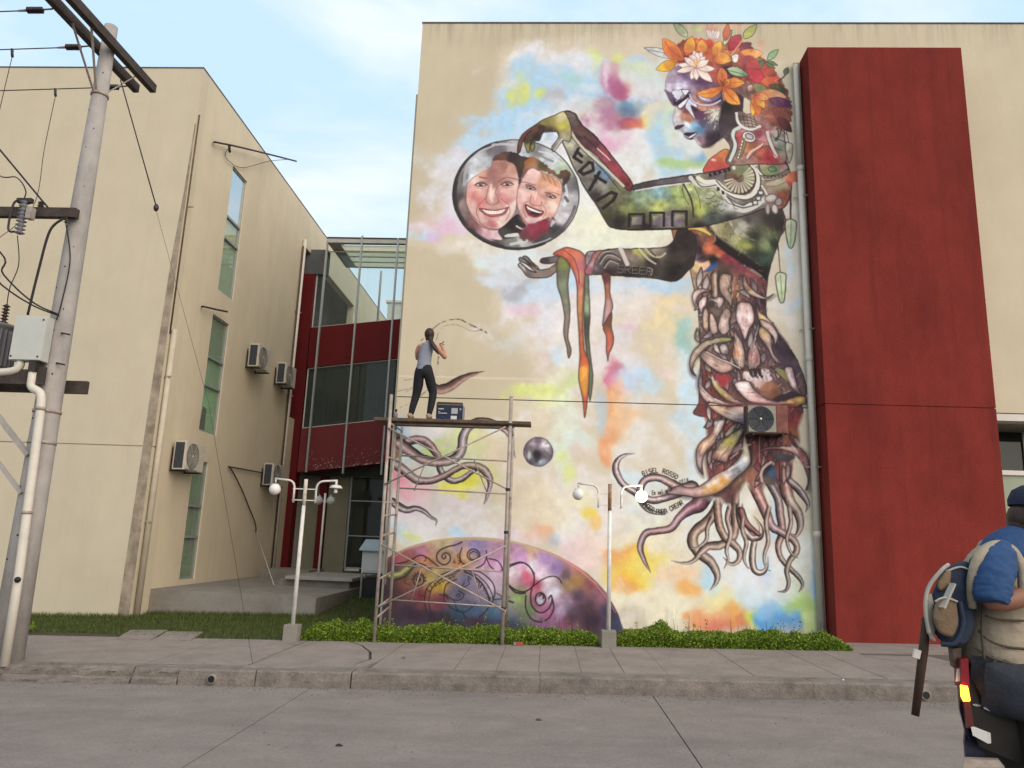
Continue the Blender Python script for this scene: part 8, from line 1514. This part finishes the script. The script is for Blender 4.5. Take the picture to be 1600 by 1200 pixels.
MB().tube(curve3([Q(1452, 990, -.225)[:3], Q(1446, 950, -.225)[:3], Q(1451, 918, -.215)[:3], Q(1470, 892, -.225)[:3], Q(1482, 882, -.21)[:3]]), .009, 6).build('piping', M_bpg, bp_)
MB().bar(Q(1489, 912, -.245)[:3], Q(1472, 950, -.275)[:3], .028, .010).build('strap', M_bpg, bp_)
MB().tube(curve3([Q(1499, 940, -.25)[:3], Q(1504, 975, -.245)[:3], Q(1492, 1004, -.24)[:3], Q(1470, 1006, -.22)[:3]]), .012, 6).build('piping', M_bpb, bp_)
MB().tube(curve3([Q(1520, 880, -.1)[:3], Q(1532, 868, -.16)[:3], Q(1545, 880, -.20)[:3]]), .02, 6).build('shoulder_strap', M_bpb, bp_)
for q_ in ([(1461, 940, -.262), (1475, 934, -.268), (1496, 940, -.262)], [(1478, 893, -.205), (1500, 886, -.205), (1518, 892, -.205)]):
    MB().tube(curve3([Q(x, y, d_)[:3] for x, y, d_ in q_]), .005, 6).build('zip', M_bpg, bp_)
st = thing('tool_handle', 'dark wooden tool handle hanging below the backpack', 'tool', (0, 0, 0)); MB().tube([Q(1447, 965, -.12)[:3], Q(1443, 1015, -.12)[:3], Q(1430, 1118, -.12)[:3]], [.018, .021, .017], 10).build('handle', mat('dark handle wood', (.05, .026, .018), .7, .2, 9), st); MB().bar(Q(1434, 1015, -.13)[:3], Q(1431, 1028, -.13)[:3], .012, .03).build('tag', M_lip, st)
# motorcycle: heading right and slightly away
hx = Vector((.93, .36, 0)).normalized(); hy = Vector((-hx.y, hx.x, 0))
org = at(1560, 1100, 1, RYP); org.z = road_z(org.x)
mo = thing('motorcycle', 'dark motorcycle with a lit orange turn signal leaving at the right edge', 'motorcycle', org, math.atan2(hx.y, hx.x))
M_bkp = mat('black fairing plastic', (.014, .012, .011), .4, .2, 10); M_rdp = mat('red lamp plastic', (.20, .012, .02), .3, .15, 10); M_chr = mat('scuffed chrome', (.4, .39, .37), .3, .2, 12, metal=.8)
def wheel(x, par):
    w_ = MB().lathe([(.235, -.05), (.285, -.05), (.305, -.02), (.305, .02), (.285, .05), (.235, .05)], (x, 0, .305), 32, 1).build('wheel', M_black, par, label=None)
    MB().lathe([(.215, -.035), (.236, -.04), (.236, .04), (.215, .035)], (x, 0, .305), 32, 1).build('rim', M_chr, w_); sp_ = MB()
    for q in range(10): a = q*math.pi/5; sp_.bar((x, 0, .305), (x+.22*math.cos(a), 0, .305+.22*math.sin(a)), .012, .012, (0, 1, 0))
    sp_.lathe([(0, -.06), (.05, -.06), (.05, .06), (0, .06)], (x, 0, .305), 14, 1).build('spokes', M_chr, w_)
wheel(.14, mo); wheel(1.24, mo)
MB().prism([(-.05, -.15, .90), (.55, -.16, .80), (.60, -.16, .84), (-.03, -.15, .96)], (0, .31, 0)).build('seat', M_black, mo)
MB().prism([(-.02, -.13, .62), (-.04, -.15, .90), (.45, -.15, .80), (.45, -.12, .52), (.1, -.11, .44)], (0, .27, 0)).build('tail_fairing', M_bkp, mo)
MB().prism([(.45, -.15, .70), (.60, -.15, .86), (.92, -.14, .90), (1.0, -.1, .72), (.7, -.12, .62)], (0, .29, 0)).build('fuel_tank', M_rdp, mo)
MB().box(.35, .75, -.14, .14, .26, .58, .03).build('engine', mat('engine alloy', (.12, .12, .12), .5, .2, 12, metal=.5), mo)
fk = MB()
for s in (-1, 1): fk.tube([(1.24, s*.09, .305), (1.02, s*.09, .96)], .022, 8).tube([(.14, s*.1, .305), (.45, s*.1, .40)], .02, 8).tube([(.14, s*.12, .33), (.1, s*.12, .72)], .025, 8)
fk.build('frame', M_chr, mo); _inv = mo.matrix_basis.inverted(); h1, h2 = _inv @ Vector(bj[13][:3]), _inv @ Vector(bj[17][:3])
MB().tube(curve3([h1+Vector((.06, -.05, -.03)), h1+Vector((.08, .04, -.03)), Vector((1.0, -.08, 1.02)), Vector((1.02, 0, .98)), Vector((1.0, .08, 1.02)), h2+Vector((.08, -.04, -.03)), h2+Vector((.06, .05, -.03))], 4), .014, 8).build('handlebar', M_chr, mo)
MB().ball((1.16, 0, .88), .10, (1, 1, 1)).build('headlight', M_chr, mo)
MB().tube([(.5, -.16, .3), (.2, -.17, .3), (-.02, -.17, .36)], [.025, .04, .045], 12).build('exhaust', M_chr, mo)
# rear: lamp cluster, turn signal, plate, mudguard placed where the photograph shows them
def rear(px, py, dy): return mo.matrix_basis.inverted() @ at(px, py, 1, RYP+dy)
def panel(nm, pts, dy, th, m, lab=None):
    v = [rear(x, y, dy) for x, y in pts]; return MB().prism(v, mo.matrix_basis.to_3x3().inverted() @ Vector((.02, th, 0))).build(nm, m, mo, **({'label': lab} if lab else {}))
panel('rear_panel', [(1508, 1036), (1600, 1050), (1640, 1090), (1640, 1200), (1600, 1196), (1530, 1166), (1516, 1130)], -.12, .10, M_bkp)
panel('tail_lamp', [(1501, 1030), (1513, 1028), (1515, 1075), (1503, 1076)], -.15, .10, M_rdp)
panel('turn_signal', [(1500, 1071), (1511, 1073), (1515, 1096), (1505, 1096), (1501, 1088)], -.17, .03, emit('lit amber lens', (1.0, .30, .02), 5.0), 'lit amber turn signal')
panel('lower_lamp', [(1506, 1098), (1517, 1098), (1522, 1136), (1511, 1138)], -.15, .06, mat('dim red lens', (.10, .025, .02), .3))
panel('side_fender', [(1497, 1064), (1503, 1062), (1512, 1136), (1516, 1160), (1509, 1146), (1500, 1110)], -.10, .05, mat('dark blue fender', (.016, .018, .04), .4))
panel('badge', [(1495, 1045), (1500, 1044), (1502, 1064), (1493, 1065)], -.13, .02, M_lip); panel('trim_line', [(1520, 1100), (1527, 1102), (1527, 1104), (1520, 1102)], -.135, .01, M_alu); panel('trim_line', [(1537, 1105), (1550, 1111), (1550, 1113), (1537, 1107)], -.135, .01, M_alu)
panel('licence_plate', [(1517, 1136), (1543, 1146), (1544, 1162), (1520, 1149)], -.17, .012, mat('plate white', (.52, .52, .50), .5, .05, 8))
panel('mudguard', [(1509, 1140), (1524, 1150), (1535, 1166), (1545, 1200), (1510, 1200), (1507, 1160)], -.08, .05, mat('dark blue fender', (.016, .018, .04)))
panel('rear_rack', [(1488, 1014), (1502, 1012), (1502, 1034), (1492, 1044)], -.10, .08, mat('worn brown pad', (.12, .09, .07), .8, .3, 14)); panel('bumper', [(1506, 1186), (1560, 1188), (1570, 1200), (1505, 1200)], -.16, .04, M_steel)
